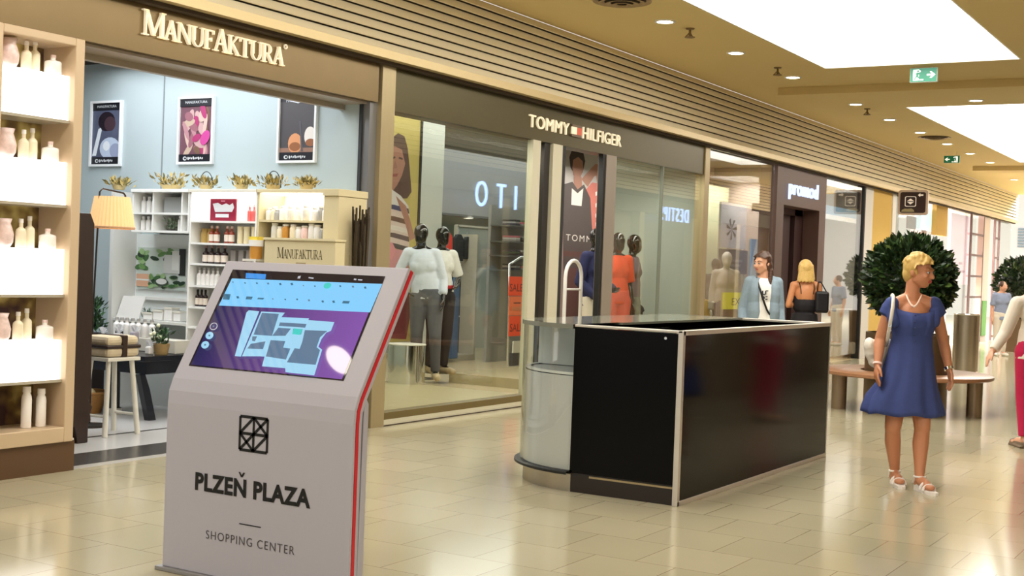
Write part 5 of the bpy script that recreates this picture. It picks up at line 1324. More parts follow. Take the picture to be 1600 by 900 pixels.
def bn1(c):
    c.px([(606,262),(607,232),(614,214),(622,208),(632,213),(637,232),(640,262),(643,300),(636,310),(612,310)], hair_p)
    c.px([(604,262),(607,236),(616,228),(628,234),(633,256),(628,274),(620,290),(612,300),(604,300)], skin_p)
    c.px([(611,246),(617,244),(618,247),(611,249)], hair_p); c.px([(623,245),(629,247),(629,250),(623,248)], hair_p); c.px([(612,272),(622,271),(620,276),(613,276)], M_('print_lips', (150, 84, 78), .5)); c.px([(617,250),(621,262),(614,264)], M_('print_skin_shade', (160, 112, 96), .5))
    c.px([(600,302),(612,296),(626,306),(638,322),(640,345),(600,340)], M_('print_white_shirt', (222, 216, 214), .5))
    c.px([(598,316),(614,322),(634,324),(640,392),(598,384)], M_('print_stripe_base', (220, 200, 190), .5))
    for y, m in ((318, (76, 76, 112)), (336, (120, 90, 76)), (350, (226, 216, 206)), (362, (110, 92, 92)), (378, (92, 84, 82))):
        c.px([(598,y),(616,y+2),(638,y+8),(639,y+16),(614,y+9),(598,y+6)], M_('stripe_%d' % y, m, .5))
    c.px([(618,306),(634,322),(642,350),(648,372),(640,376),(630,340)], skin_p)
    c.px([(598,386),(636,392),(640,440),(598,440)], M_('print_pink_short', (206, 146, 150), .5, noise=.1))
    c.px([(604,384),(612,378),(618,390),(612,406),(603,404)], M_('print_pink_hand', (222, 150, 156), .5))
    c.px([(598,440),(638,440),(640,495),(634,530),(598,528)], M_('print_burgundy', (124, 40, 54), .5, noise=.12))
banner('window_banner', 'tall olive gold banner of a person in a striped shirt, left end of the window', 590, 653, 150, 534, 9.45, olive_p, bn1, edge=black_matt)
banner('window_panel', 'plain pale panel behind the two mannequins', 656, 690, 160, 545, 9.65, M_('panel_pale', (206, 212, 206), .6), lambda c: None, 'panel')
# chrome drum
q = atZ(634, 598, ST_Z)
t = thing('display_drum', 'polished chrome drum plinth under the striped-shirt banner', 'plinth', (q.x, q.y, ST_Z))
MB().cone((q.x, q.y, ST_Z), (q.x, q.y, ST_Z+.43), .21, .21, 36).build('drum', chrome, t, smooth='auto')
MB().cone((q.x, q.y, ST_Z+.43), (q.x, q.y, ST_Z+.44), .215, .215, 36).build('drum_top', offwhite, t)

# clothes rails and shelves deeper in the shop
GY = 10.9
def hang_garment(mb, x, z, y, w, h, sway=0):
    mb.add([(x-w*.2, y, z), (x+w*.2, y, z), (x+w*.5, y, z-h*.14), (x+w*.55+sway, y, z-h), (x-w*.55+sway, y, z-h), (x-w*.5, y, z-h*.14),
            (x-w*.2, y+.06, z), (x+w*.2, y+.06, z), (x+w*.5, y+.06, z-h*.14), (x+w*.55+sway, y+.06, z-h), (x-w*.55+sway, y+.06, z-h), (x-w*.5, y+.06, z-h*.14)],
           [(0,1,2,3,4,5), (11,10,9,8,7,6)]+[(i, (i+1) % 6, 6+(i+1) % 6, 6+i) for i in range(6)])
def garment(px, pyt, pyb, pw, Y, m, label, group, nm='hanging_garment'):
    a = atY(px, pyt, Y); zb = atY(px, pyb, Y).z; w = (atY(px+pw/2, pyt, Y)-atY(px-pw/2, pyt, Y)).x
    t = thing(nm, label, 'garment', (a.x, Y, zb), group)
    mb = MB(); hang_garment(mb, a.x, a.z, Y, w, a.z-zb); mb.build('cloth', m, t, bevel=.01)
    MB().tube([(a.x-w*.25, Y+.03, a.z-.01), (a.x, Y+.03, a.z+.02), (a.x, Y+.03, a.z+.05), (a.x+.015, Y+.03, a.z+.065)], .005, 6).build('hanger', M_('hanger_grey', (170, 168, 162), .4), t)
    return t
denim = M_('denim_blue', (86, 112, 150), .8, noise=.2, nscale=20); charcoal = M_('cloth_charcoal', (46, 46, 50), .85, noise=.2, nscale=20); maroon = M_('cloth_maroon', (70, 34, 34), .85, noise=.2, nscale=20)
# glass-topped gondola with a dark front carrying white script
gA, gB = atY(702, 480, GY), atY(744, 480, GY); zt, zb = atY(724, 414, GY).z, 0.0
gon = thing('clothes_gondola', 'dark clothes gondola with white script lettering and pale frame', 'display rack', ((gA.x+gB.x)/2, GY, 0))
MB().box((gA.x, GY+.30, .10), (gB.x, GY+.36, zt)).build('dark_front', M_('gondola_dark', (52, 50, 52), .4), gon)
mb = MB().box((gB.x, GY+.02, .0), (gB.x+.04, GY+.36, 1.95)).box((gA.x-.04, GY+.28, 0), (gA.x, GY+.36, zt)).box((gA.x, GY+.02, 0), (gB.x, GY+.36, .09)).box((gA.x-.3, GY+.30, zt), (gB.x+.5, GY+.34, zt+.025))
mb.build('frame', M_('gondola_frame', (186, 180, 164), .4), gon)
c = Canvas((gA.x, GY+.30, 0), (gB.x-gA.x, 0, 0), (0, 0, 1)); z0 = atY(730, 507, GY+.3).z; z1 = atY(730, 488, GY+.3).z
c.text('Hilfiger', .30, z0, 1.0, z1, M_('script_white', (220, 220, 222), .4), .0); c.build('script_lettering', gon)
for px, m, lb in ((704, denim, 'blue jeans hanging at the left of the dark gondola'), (715, denim, 'blue jeans hanging at the left of the dark gondola')):
    garment(px, 432, 560, 9, GY-.10, m, lb, 'jeans on the gondola', 'hanging_jeans')
# white-framed screen behind
fA, fB = atY(713, 380, 11.4), atY(772, 380, 11.4); zt, zb = atY(742, 356, 11.4).z, atY(742, 420, 11.4).z
t = thing('framed_screen', 'large pale framed panel standing behind the dark gondola', 'panel', ((fA.x+fB.x)/2, 11.4, 0))
MB().box((fA.x, 11.4, zb), (fB.x, 11.42, zt)).build('glass_sheet', M_('sheet_greygreen', (150, 156, 148), .3), t)
mb = MB().box((fA.x-.02, 11.38, 0), (fA.x+.02, 11.44, zt+.02)).box((fB.x-.02, 11.38, 0), (fB.x+.02, 11.44, zt+.02)).box((fA.x, 11.38, zt), (fB.x, 11.44, zt+.03)).box((fA.x, 11.38, zb), (fB.x, 11.44, zb+.02))
mb.build('frame', M_('gondola_frame', (186, 180, 164), .4), t)
garment(719, 366, 408, 12, 11.1, charcoal, 'dark jacket hanging in front of the pale framed panel', 'dark jackets at the panel'); garment(732, 370, 405, 7, 11.08, charcoal, 'short dark top hanging in front of the pale framed panel', 'dark jackets at the panel')
garment(699, 362, 420, 18, 10.4, M_('cloth_coral', (232, 76, 62), .8), 'coral red top hanging behind the second mannequin', None)
# rail with dark clothes right
ra, rb = atY(768, 435, 10.6), atY(792, 435, 10.6); ra.z = atY(779, 442, 10.6).z+.09
rail = thing('clothes_rail', 'chrome rail carrying dark trousers beside the orange sale signs', 'clothes rail', ((ra.x+rb.x)/2, 10.6, 0))
MB().tube([(ra.x-.05, 10.63, ra.z), (rb.x+.25, 10.63, ra.z)], .012, 8).build('bar', chrome, rail)
for x in (ra.x-.05, rb.x+.25): MB().cone((x, 10.63, 0), (x, 10.63, ra.z), .014, .014, 8).build('upright', chrome, rail)
for k, px in enumerate((769, 774, 779, 784, 789)):
    garment(px, 442, 555, 3.6, 10.6, (charcoal, maroon)[k % 2], ('dark grey', 'maroon')[k % 2]+' trousers hanging on the chrome rail', ('grey', 'maroon')[k % 2]+' trousers on the rail', 'hanging_trousers')
# bent silver rail stand with the sale signs
SYY = 9.5
pts = [atY(*p, SYY) for p in ((826,402),(814,402),(796,413),(795,480),(793,570),(799,588),(803,602))]
st = thing('sale_rail', 'bent silver rail stand holding the orange sale signs', 'rail stand', (pts[-1].x, SYY, pts[-1].z))
MB().tube(pts, .018, 8).build('bent_tube', chrome, st, smooth=True)
MB().box((pts[-1].x-.02, SYY-.25, 0), (pts[-1].x+.7, SYY+.05, max(.03, pts[-1].z))).build('foot', M_('foot_dark', (60, 54, 48), .5), st)
def salesign(pyt, pyb, txt, m, label, tm):
    a, b = atY(796, pyt, SYY-.03), atY(818, pyt, SYY-.03); zb = atY(806, pyb, SYY-.03).z
    t = thing('sale_sign', label, 'sign', (a.x, SYY-.03, zb), 'orange sale signs')
    MB().box((a.x, SYY-.03, zb), (b.x, SYY-.022, a.z)).build('board', m, t)
    if txt:
        c = Canvas((a.x, SYY-.03, zb), (b.x-a.x, 0, 0), (0, 0, a.z-zb)); c.text(txt, .06, .22, .97, .62, tm, .0); c.build('lettering', t)
    else:
        c = Canvas((a.x, SYY-.03, zb), (b.x-a.x, 0, 0), (0, 0, a.z-zb)); c.rect(.3, .62, .8, .68, tm); c.rect(.2, .25, .9, .45, M_('sign_pale_orange', (250, 150, 100), .5)); c.build('faint_print', t)
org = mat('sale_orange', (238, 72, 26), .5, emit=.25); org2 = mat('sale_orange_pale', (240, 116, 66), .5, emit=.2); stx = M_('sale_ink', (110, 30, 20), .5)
salesign(432, 462, 'SALE', org, 'orange sale sign, topmost of the three on the rail', stx); salesign(463, 493, '', org2, 'paler orange sign in the middle of the rail', stx); salesign(494, 525, 'SALE', org, 'orange sale sign, lowest of the three on the rail', stx)
# shelves with folded clothes on the right of the big window
shY = 10.2
s0, s1 = atY(796, 400, shY), atY(850, 400, shY)
shf = thing('folded_clothes_shelf', 'wall shelf of folded clothes seen beside the pale door post', 'shelf unit', ((s0.x+s1.x)/2, shY, 0))
MB().box((s0.x, shY+.35, 0), (s1.x, shY+.40, 2.4)).build('back_board', M_('shelf_back_grey', (140, 140, 134), .6), shf)
for k, py in enumerate((353, 378, 400, 422)):
    z = atY(815, py, shY).z
    MB().box((s0.x, shY, z-.02), (s1.x, shY+.36, z)).build('shelf', M_('shelf_dark_glass', (84, 88, 84), .3), shf)
    for j, px in enumerate((803, 813, 824, 834, 844)):
        x = atY(px, py, shY+.1).x
        t = thing('folded_stack', 'folded clothes on the wall shelf beside the pale door post', 'folded clothes', (x, shY+.16, z+.002), 'folded clothes on the wall shelf')
        cols = [M_('fold_navy', (40, 44, 62), .9), M_('fold_grey', (150, 148, 144), .9), M_('fold_dark', (36, 36, 38), .9), M_('fold_white', (206, 204, 198), .9), M_('fold_pink', (206, 110, 120), .9), M_('fold_green', (88, 104, 74), .9)]
        for i in range(3): MB().box((x-.07, shY+.03, z+.002+.03*i), (x+.07, shY+.27, z+.03*i+.030)).build('garment', cols[(k*2+j*3+i) % 6 if i else (j+k) % 3], t, bevel=.008)
for px in (738, 800):
    q = atY(px, 309, 11.55)
    t = thing('ceiling_spotlight', 'small round shop spotlight under the grey bulkhead, %s of the two' % ('left' if px < 780 else 'right'), 'spotlight', (q.x, 11.4, 2.28), 'spotlights under the bulkhead')
    MB().lathe([(.07, -.02), (.09, -.02), (.09, 0), (.07, 0)], (q.x, 11.62, 2.25), 18).build('ring', white_m, t); MB().lathe([(0, -.01), (.07, -.01)], (q.x, 11.62, 2.25), 18).build('lens', lampwhite, t)
q = atY(806, 549, 9.1)
t = thing('price_card', 'small white card box at the foot of the sale rail', 'card', (q.x, 9.1, .121))
MB().box((q.x-.09, 9.1, .121), (q.x+.09, 9.15, .30)).build('stand', charcoal, t); MB().box((q.x-.10, 9.08, .30), (q.x+.10, 9.10, .46)).build('card_face', offwhite, t)

# security gate in the doorway
GX = 7.30
pl_, pr_ = atY(882, 470, GX), atY(907, 470, GX); zt = atY(894, 407, GX).z; w2 = (pr_.x-pl_.x)/2; cxg = (pl_.x+pr_.x)/2
t = thing('security_gate', 'white arched anti-theft gate in the shop doorway', 'security gate', (cxg, GX, 0))
arch = [(pl_.x, GX, 0), (pl_.x, GX, zt-w2)]+[(cxg-w2*math.cos(k*math.pi/10), GX, zt-w2+w2*math.sin(k*math.pi/10)) for k in range(1, 10)]+[(pr_.x, GX, zt-w2), (pr_.x, GX, 0)]
MB().tube(arch, .022, 10).build('arch', white_m, t, smooth=True)
zb_ = atY(894, 452, GX).z; MB().cone((pl_.x, GX, zb_), (pr_.x, GX, zb_), .012, .012, 8).build('cross_bar', white_m, t)
MB().box((pl_.x-.08, GX-.12, 0), (pr_.x+.08, GX+.12, .03)).build('floor_plate', offwhite, t, bevel=.005)
# banner two: a young man and a child
pr_dark = M_('print_charcoal', (84, 74, 74), .5, noise=.08); pr_red = M_('print_rose_red', (206, 122, 112), .5, noise=.1)
def bn2(c):
    c.px([(880,225),(942,236),(942,330),(880,330)], M_('print_greypale', (196, 190, 188), .5))
    c.px([(912,300),(925,285),(943,288),(943,420),(912,420)], pr_red)
    c.px([(930,262),(943,262),(943,295),(933,290)], skin_p); c.px([(908,280),(930,256),(943,258),(943,268),(928,276),(918,292)], skin_p)
    for y in (300, 318, 334, 348): c.px([(930,y),(943,y-4),(943,y+3),(930,y+6)], M_('print_offwhite', (232, 226, 220), .5))
    c.px([(891,262),(889,246),(893,235),(903,231),(911,238),(914,252),(910,270),(896,270)], hair_p if False else M_('print_black_hair', (58, 48, 48), .5))
    c.px([(894,262),(895,250),(903,245),(910,252),(911,266),(906,278),(900,280),(895,273)], skin_p)
    c.px([(896,276),(908,276),(910,298),(896,298)], skin_p)
    c.px([(880,288),(894,284),(902,296),(912,288),(922,310),(926,380),(922,420),(880,420)], pr_dark)
    c.px([(893,294),(902,302),(911,294),(908,322),(892,320)], M_('print_offwhite', (232, 226, 220), .5))
    c.px([(880,392),(941,396),(941,500),(880,500)], M_('print_plum_brown', (98, 66, 64), .5, noise=.1))
    c.px([(880,400),(941,404),(941,420),(880,418)], pr_dark)
t = banner('doorway_banner', 'tall doorway banner of a dark-haired young man and a child in red', 878, 944, 190, 520, 8.10, M_('banner_grey', (150, 132, 128), .5), bn2)
a, b = atY(883, 381, 8.10), atY(932, 377, 8.10); z0 = atY(900, 377, 8.10).z; z1 = atY(900, 367, 8.10).z
mb = MB(); put_text(mb, 'TOMMY', (a.x, 8.092, z0), (b.x-a.x, 0, 0), (0, 0, z1-z0), (0, -1, 0), 0, 0, space=1.3); mb.build('lettering', M_('print_offwhite', (232, 226, 220), .5), t)
# pale backdrop of the right-hand window
BDY = 8.55
a, b, cdx = atY(940, 400, BDY), atY(1018, 400, BDY), atY(1135, 400, BDY+.12)
struct('wall_window_backdrop', MB().box((a.x, BDY, .12), (b.x, BDY+.04, 3.0)).box((b.x, BDY+.12, .12), (cdx.x, BDY+.16, 3.0), 1), [M_('backdrop_pale_green', (206, 214, 188), .6), M_('backdrop_green_shade', (186, 192, 160), .6)])
def mq(px, pyt, label=None, parts=None, rz=0, jm=None, dY=None, h=1.82):
    # stands on the stage so that its head top meets the given ray
    d = ray(px, pyt); k = (ST_Z+h*.995-CAM_H)/d.z; p = CAMP+d*k
    return mannequin('mannequin', label, (p.x, p.y, ST_Z), rz, h, blackskin, parts, 'black mannequins in the window', jm)
navy_c = M_('cloth_navy', (32, 36, 78), .85, noise=.1, nscale=20); orange_c = M_('cloth_orange', (232, 82, 44), .85, noise=.08, nscale=20); camo_c = M_('cloth_camo', (120, 124, 112), .85, noise=.55, nscale=16); cream_c = M_('cloth_cream', (222, 214, 194), .85)
mq(932, 357, h=1.87, label= 'black mannequin in navy top and white trousers by the doorway banner', parts=[('top', navy_c, g_shirt(1.0, .48, 1.2)), ('trousers', cream_c, g_trousers()), ('shoes', trou_dk, g_shoes)], rz=FACE+.9, jm=armbent)
mq(966, 364, h=1.85, label= 'black mannequin in orange top and coral shorts, middle of the right-hand window', parts=[('top', orange_c, g_shirt(.45, .50, 1.15)), ('shorts', M_('cloth_coral2', (226, 92, 74), .85), g_trousers(1.2, .6, .05)), ('shoes', trou_dk, g_shoes)], rz=FACE+.4)
mq(990, 367, h=1.85, label= 'black mannequin in grey patterned dress, furthest right in the right-hand window', parts=[('top', M_('cloth_mauve_grey', (112, 96, 104), .85, noise=.3, nscale=14), g_shirt(.42, .55, 1.1)), ('skirt', camo_c, g_skirt(1.0, .62, .22, .11)), ('shoes', trou_dk, g_shoes)], rz=FACE+1.2)
# fascia lettering of the fashion shop
t = thing('shop_lettering', 'slim cream capital letters with a small flag on the bronze fascia', 'shop sign', (13.0, F, 3.0))
def fl(txt, x0, x1, z0, z1):
    put_text(mb, txt, (x0, F-.003, z0), (x1-x0, 0, 0), (0, 0, z1-z0), (0, -1, 0), .02, 0, .0, 1.08)
mb = MB(); a, b = atY(828, 178, F-.02), atY(890, 195, F-.02); c0, d0 = atY(911, 212, F-.02), atY(971, 220, F-.02)
zlo = atY(832, 199, F-.02).z; zhi = atY(828, 178, F-.02).z
fl('TOMMY', a.x, b.x, zlo, zhi); mb.build('capital_letters', MATS['letter_cream'], t); mb = MB(); fl('HILFIGER', c0.x, d0.x, zlo, zhi)
mb.build('capital_letters', MATS['letter_cream'], t)
x0, x1 = atY(894, 204, F-.02).x, atY(909, 206, F-.02).x; h = zhi-zlo
MB().box((x0, F-.02, zlo+.2*h), ((x0+x1)/2, F-.003, zlo+.8*h), 0).box(((x0+x1)/2, F-.02, zlo+.2*h), (x1, F-.003, zlo+.8*h), 1).box((x0, F-.02, zlo+.8*h), (x1, F-.003, zlo+h), 2).box((x0, F-.02, zlo), (x1, F-.003, zlo+.2*h), 2).build('flag_mark', [MATS['letter_cream'], mat('flag_red', (216, 96, 70), .4, emit=.15), M_('flag_navy', (112, 92, 74), .4)], t)

# ------------------------------------------------------------------ signs on the opposite side, seen only mirrored in the glass
Y2 = 2*F-OY-.0
blue_e = glow('sign_blue_white', (150, 185, 255), 15.0)
def mirror_sign(pxa, pya, pxb, pyb, hpx, txt, label, m, bold=-.008):
    a, b = atY(pxa, pya, Y2-.06), atY(pxb, pyb, Y2-.06); hh = (atY(pxa, pya-hpx/2, Y2).z-atY(pxa, pya+hpx/2, Y2).z)
    t = thing('lit_shop_sign', label, 'shop sign', ((a.x+b.x)/2, OY, a.z-hh/2))
    mb = MB(); zc_ = (a.z+b.z)/2
    put_text(mb, txt, (b.x, OY+.02, zc_-hh/2), (a.x-b.x, 0, 0), (0, 0, hh), (0, 1, 0), .03, 0, bold, 1.3)
    mb.build('lit_letters', m, t)
    MB().box((a.x-.05, OY, zc_-.03), (b.x+.05, OY+.02, zc_+.03)).build('mounting_bar', black_matt, t)
mirror_sign(749, 303, 812, 308, 40, 'I T O', 'glowing blue-white letters mirrored in the big shop window', blue_e)
mirror_sign(1036, 334, 1080, 337, 22, 'DESTIPS', 'glowing pale blue sign mirrored in the right-hand shop window', glow('sign_blue_b', (150, 178, 255), 7.0))
# ------------------------------------------------------------------ white fashion shop, portal shop, pale shop, end shop
t = thing('shop_lettering', 'glowing white lowercase letters on the brown portal', 'shop sign', (20.6, F-.03, 2.85))
mb = MB(); PY_ = F-.05
a, b = atY(1233, 307, PY_), atY(1278, 310, PY_); zt = atY(1278, 291, PY_).z; z0 = atY(1233, 311, PY_).z
put_text(mb, 'promod', (a.x, F-.032, z0-.0), (b.x-a.x, 0, 0), (0, 0, zt-z0+.02), (0, -1, 0), .03, 0, .004, 1.0)
mb.build('lit_letters', glow('promod_white', (206, 222, 255), 1.5), t)
# things behind the mirrored window
def wb(nm, label, cat, pxl, pxr, pyt, pyb, Y, m, paint=None, th=.02, stand=True):
    a, b = atY(pxl, (pyt+pyb)/2, Y), atY(pxr, (pyt+pyb)/2, Y); zt, zb = atY((pxl+pxr)/2, pyt, Y).z, atY((pxl+pxr)/2, pyb, Y).z
    t = thing(nm, label, cat, ((a.x+b.x)/2, Y, zb))
    MB().box((a.x, Y, zb), (b.x, Y+th, zt)).build('board', m, t)
    if stand: MB().box((a.x+.03, Y+th, .0), (a.x+.06, Y+th+.03, zt)).box((b.x-.06, Y+th, .0), (b.x-.03, Y+th+.03, zt)).build('support', alum, t)
    if paint:
        c = Canvas((a.x, Y, zb), (b.x-a.x, 0, 0), (0, 0, zt-zb)); paint(c); c.build('print', t)
    return t
def star(c):
    rnd = random.Random(3)
    for i in range(7): c.poly([(.42, .42), (.42+.22*math.cos(i*.9), .42+.26*math.sin(i*.9)), (.42+.2*math.cos(i*.9+.35), .42+.22*math.sin(i*.9+.35))], charcoal)
wb('window_poster', 'grey hanging poster with a dark leafy motif in the mirrored window', 'poster', 1126, 1166, 318, 388, 8.2, M_('poster_pale_grey', (176, 180, 186), .6), star)
wb('dark_board', 'dark grey board with faint lettering behind the white mannequin', 'board', 1124, 1168, 390, 428, 8.0, M_('board_slate', (84, 84, 96), .6), lambda c: (c.rect(.35, .5, .8, .6, M_('faint_grey', (130, 130, 140), .6)), c.rect(.35, .3, .75, .4, M_('faint_grey', (130, 130, 140), .6))))
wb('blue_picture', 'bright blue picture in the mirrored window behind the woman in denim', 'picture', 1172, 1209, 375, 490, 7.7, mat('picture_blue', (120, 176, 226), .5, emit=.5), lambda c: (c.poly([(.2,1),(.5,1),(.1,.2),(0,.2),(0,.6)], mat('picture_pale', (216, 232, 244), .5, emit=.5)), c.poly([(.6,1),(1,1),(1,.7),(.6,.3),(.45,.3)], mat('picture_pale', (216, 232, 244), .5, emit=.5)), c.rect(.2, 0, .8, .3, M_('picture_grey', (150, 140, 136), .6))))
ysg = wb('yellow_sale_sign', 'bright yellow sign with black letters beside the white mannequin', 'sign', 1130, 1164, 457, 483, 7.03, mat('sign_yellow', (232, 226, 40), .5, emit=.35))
a = atY(1143, 477, 7.03); b = atY(1163, 477, 7.03); z1 = atY(1150, 466, 7.03).z
mb = MB(); put_text(mb, 'EXT', (a.x, 7.028, a.z), (b.x-a.x-.02, 0, 0), (0, 0, z1-a.z), (0, -1, 0), 0, 0); mb.build('lettering', black_matt, ysg)
def mqw(px, pyt, label, parts, rz, jm=None, h=1.80, mat_=whiteskin, z=.02):
    d = ray(px, pyt); k = (z+h*.995-CAM_H)/d.z; p = CAMP+d*k
    return mannequin('mannequin', label, (p.x, p.y, z), rz, h, mat_, parts, None, jm)
MB_ = None
d = ray(1136, 394); 
mqw(1136, 394, 'white mannequin in a pale jacket in the mirrored window', [('top', tee_w, g_shirt(.3, .55, 1.04)), ('jacket', M_('jacket_greige', (206, 196, 184), .85), g_jacket), ('trousers', M_('cloth_mauve', (110, 84, 92), .85), g_trousers())] if False else [('top', M_('jacket_greige', (206, 196, 184), .85), g_shirt(1.0, .50, 1.14)), ('trousers', M_('cloth_mauve', (110, 84, 92), .85), g_trousers())], FACE, None, 1.72, z=.10)
mqw(1119, 404, 'partly hidden mannequin in patterned top and yellow trousers at the window edge', [('top', M_('cloth_dark_pattern', (84, 70, 62), .85, noise=.6, nscale=18), g_shirt(1.0, .5, 1.12)), ('trousers', M_('cloth_mustard', (214, 172, 52), .85), g_trousers(1.25, .6, 1.0, 1.3))], FACE, None, 1.63, M_('mannequin_brown', (70, 52, 46), .4), .10)
# portal shop: shelf wall seen through the doorway
t = thing('portal_shelving', 'pinkish lit shelf wall with rail and small framed picture inside the portal', 'shelf unit', (21.3, 7.56, 0))
a, b = atY(1214, 420, 7.56), atY(1241, 420, 7.56)
MB().box((a.x-.3, 7.56, 0), (b.x, 7.60, 2.9)).build('back_panel', M_('panel_pinkish', (236, 210, 200), .6), t)
for py in (430, 482):
    q = atY(1230, py, 7.54); MB().box((a.x-.2, 7.515, q.z-.015), (b.x, 7.559, q.z+.01)).build('shelf', M_('shelf_brown', (120, 88, 72), .5), t)
q = atY(1226, 426, 7.52); MB().tube([(a.x-.2, 7.53, q.z), (b.x-.15, 7.53, q.z)], .015, 8).build('hanging_bar', black_matt, t)
p, q = atY(1224, 345, 7.55), atY(1237, 369, 7.55)
MB().box((p.x, 7.545, q.z), (q.x, 7.559, p.z), 0).box((p.x+.03, 7.54, q.z+.04), (q.x-.03, 7.545, p.z-.04), 1).build('framed_picture', [M_('frame_brown', (120, 92, 70), .5), mat('picture_glow', (250, 244, 236), .5, emit=.4)], t)
# pale shop
t = thing('light_band', 'pale blue glowing band high on the back wall of the pale shop', 'lit panel', (25.4, 7.7, 2.4))
a, b = atY(1290, 320, 7.6), atY(1352, 345, 7.6); MB().box((a.x, 7.6, b.z), (b.x, 7.66, a.z)).build('panel', mat('band_blue', (150, 190, 224), .5, emit=.8), t); MB().box((a.x, 7.58, b.z-.08), (b.x, 7.66, b.z)).build('white_edge', mat('band_white', (250, 252, 255), .5, emit=1.0), t)
MB().box((a.x+.05, 7.66, 0), (a.x+.12, 7.72, a.z)).box((b.x-.12, 7.66, 0), (b.x-.05, 7.72, a.z)).build('support', alum, t)
t = thing('sales_desk', 'beige sales desk low inside the pale shop', 'desk', (24.4, 7.45, 0))
MB().box((23.5, 7.25, 0), (25.1, 7.55, .85)).build('desk_body', M_('desk_beige', (206, 186, 156), .5), t); MB().box((23.46, 7.22, .85), (25.14, 7.57, .90)).build('desk_top', offwhite, t)
# blue-white screen over the beige front
t = thing('lit_screen', 'pale blue lit screen above the beige front, beside the hanging sign', 'screen', (28.5, F+.25, 2.4))
a, b = atY(1434, 322, F+.22), atY(1466, 363, F+.22); MB().box((a.x, F+.22, b.z), (b.x, F+.28, a.z)).build('bright_panel', mat('screen_ice', (196, 226, 246), .4, emit=.8), t)
c0, d0 = atY(1421, 337, F+.22), atY(1434, 359, F+.22); MB().box((c0.x, F+.24, d0.z), (a.x, F+.28, c0.z)).build('dark_panel', M_('panel_mocha', (84, 66, 58), .5), t)
MB().box((a.x, F+.28, .0), (a.x+.08, F+.345, a.z)).build('support', alum, t)
# dark lattice frames at the end shop
def lattice(pxa, pxb, pyt, pyb, Y, label):
    a, b = atY(pxa, pyb, Y), atY(pxb, pyb, Y); zt = atY(pxa, pyt, Y).z; zt = min(zt, TOPZ)
    t = thing('lattice_frame', label, 'display frame', ((a.x+b.x)/2, Y, 0)); m = M_('lattice_brown', (104, 78, 74), .5)
    for x in (a.x, b.x): MB().box((x-.03, Y, 0), (x+.03, Y+.05, zt)).build('upright', m, t)
    n = 7
    for k in range(n): MB().box((a.x, Y+.005, .08+(zt-.1)*k/(n-1)), (b.x, Y+.045, .13+(zt-.1)*k/(n-1))).build('rung', m, t)
    rnd = random.Random(int(pxa)); mb = MB()
    for k in range(4):
        z = .7+.55*k; mb.lathe([(0, 0), (.05, .02), (.07, .12), (.03, .2), (.04, .26), (0, .26)], ((a.x+b.x)/2+rnd.uniform(-.05, .05), Y+.025, z), 10)
lattice(1513, 1532, 328, 500, F-.06, 'brown ladder-like frame left of the grey pier by the end shop'); lattice(1546, 1553, 332, 585, F-.06, 'narrow brown ladder-like frame right of the grey pier')
pw_ = M_('panel_pink', (244, 206, 232), .6)
t = thing('pink_poster', 'large pale pink poster behind the end shop glass', 'poster', (32.2, F+.4, .9))
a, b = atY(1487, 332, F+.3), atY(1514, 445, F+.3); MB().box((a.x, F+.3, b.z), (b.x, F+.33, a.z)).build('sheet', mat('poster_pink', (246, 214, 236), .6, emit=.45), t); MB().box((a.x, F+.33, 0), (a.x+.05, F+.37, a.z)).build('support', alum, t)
MB().box((a.x+1.0, F+.296, b.z+.3), (b.x-.6, F+.30, b.z+.36)).box((a.x+1.0, F+.296, b.z+.5), (b.x-.9, F+.30, b.z+.56)).build('faint_lettering', M_('pink_deeper', (220, 160, 206), .6), t)
t = thing('green_poster', 'small green poster low on the grey pier', 'poster', (34.9, F-.06, .2))
MB().box((34.7, F-.07, .15), (35.25, F-.055, 1.05)).build('sheet', M_('poster_green', (96, 156, 70), .6, noise=.2, nscale=5), t)
# ------------------------------------------------------------------ people
skin_tan = M_('skin_tan', (198, 134, 98), .5, noise=.04, nscale=12); skin_light = M_('skin_light', (214, 160, 130), .5, noise=.04, nscale=12)
blond = M_('hair_blond', (206, 170, 96), .55, noise=.25, nscale=60, stretch=(1, 1, .3)); brownhair = M_('hair_brown', (74, 48, 34), .5, noise=.3, nscale=60)
class Frame:
    """picture-facing local frame of a figure whose feet stand at the given ray"""
    def __init__(s, px, py, dep=None, z=0.0):
        s.p = atZ(px, py, z) if dep is None else atD(px, py, dep); s.p.z = z
        s.n = V((_f.x, _f.y, 0)).normalized(); s.r = V((s.n.y, -s.n.x, 0))
        s.rz = math.atan2(s.r.y, s.r.x)
    def __call__(s, px, py, y=0.0):
        q = atP(px, py, s.p, s.n)-s.p
        k = 1+y/((s.p-CAMP).dot(s.n))       # stay on the ray when moved in depth
        w = (atP(px, py, s.p+s.n*y, s.n)-s.p)
        return V((w.dot(s.r), y, w.z))

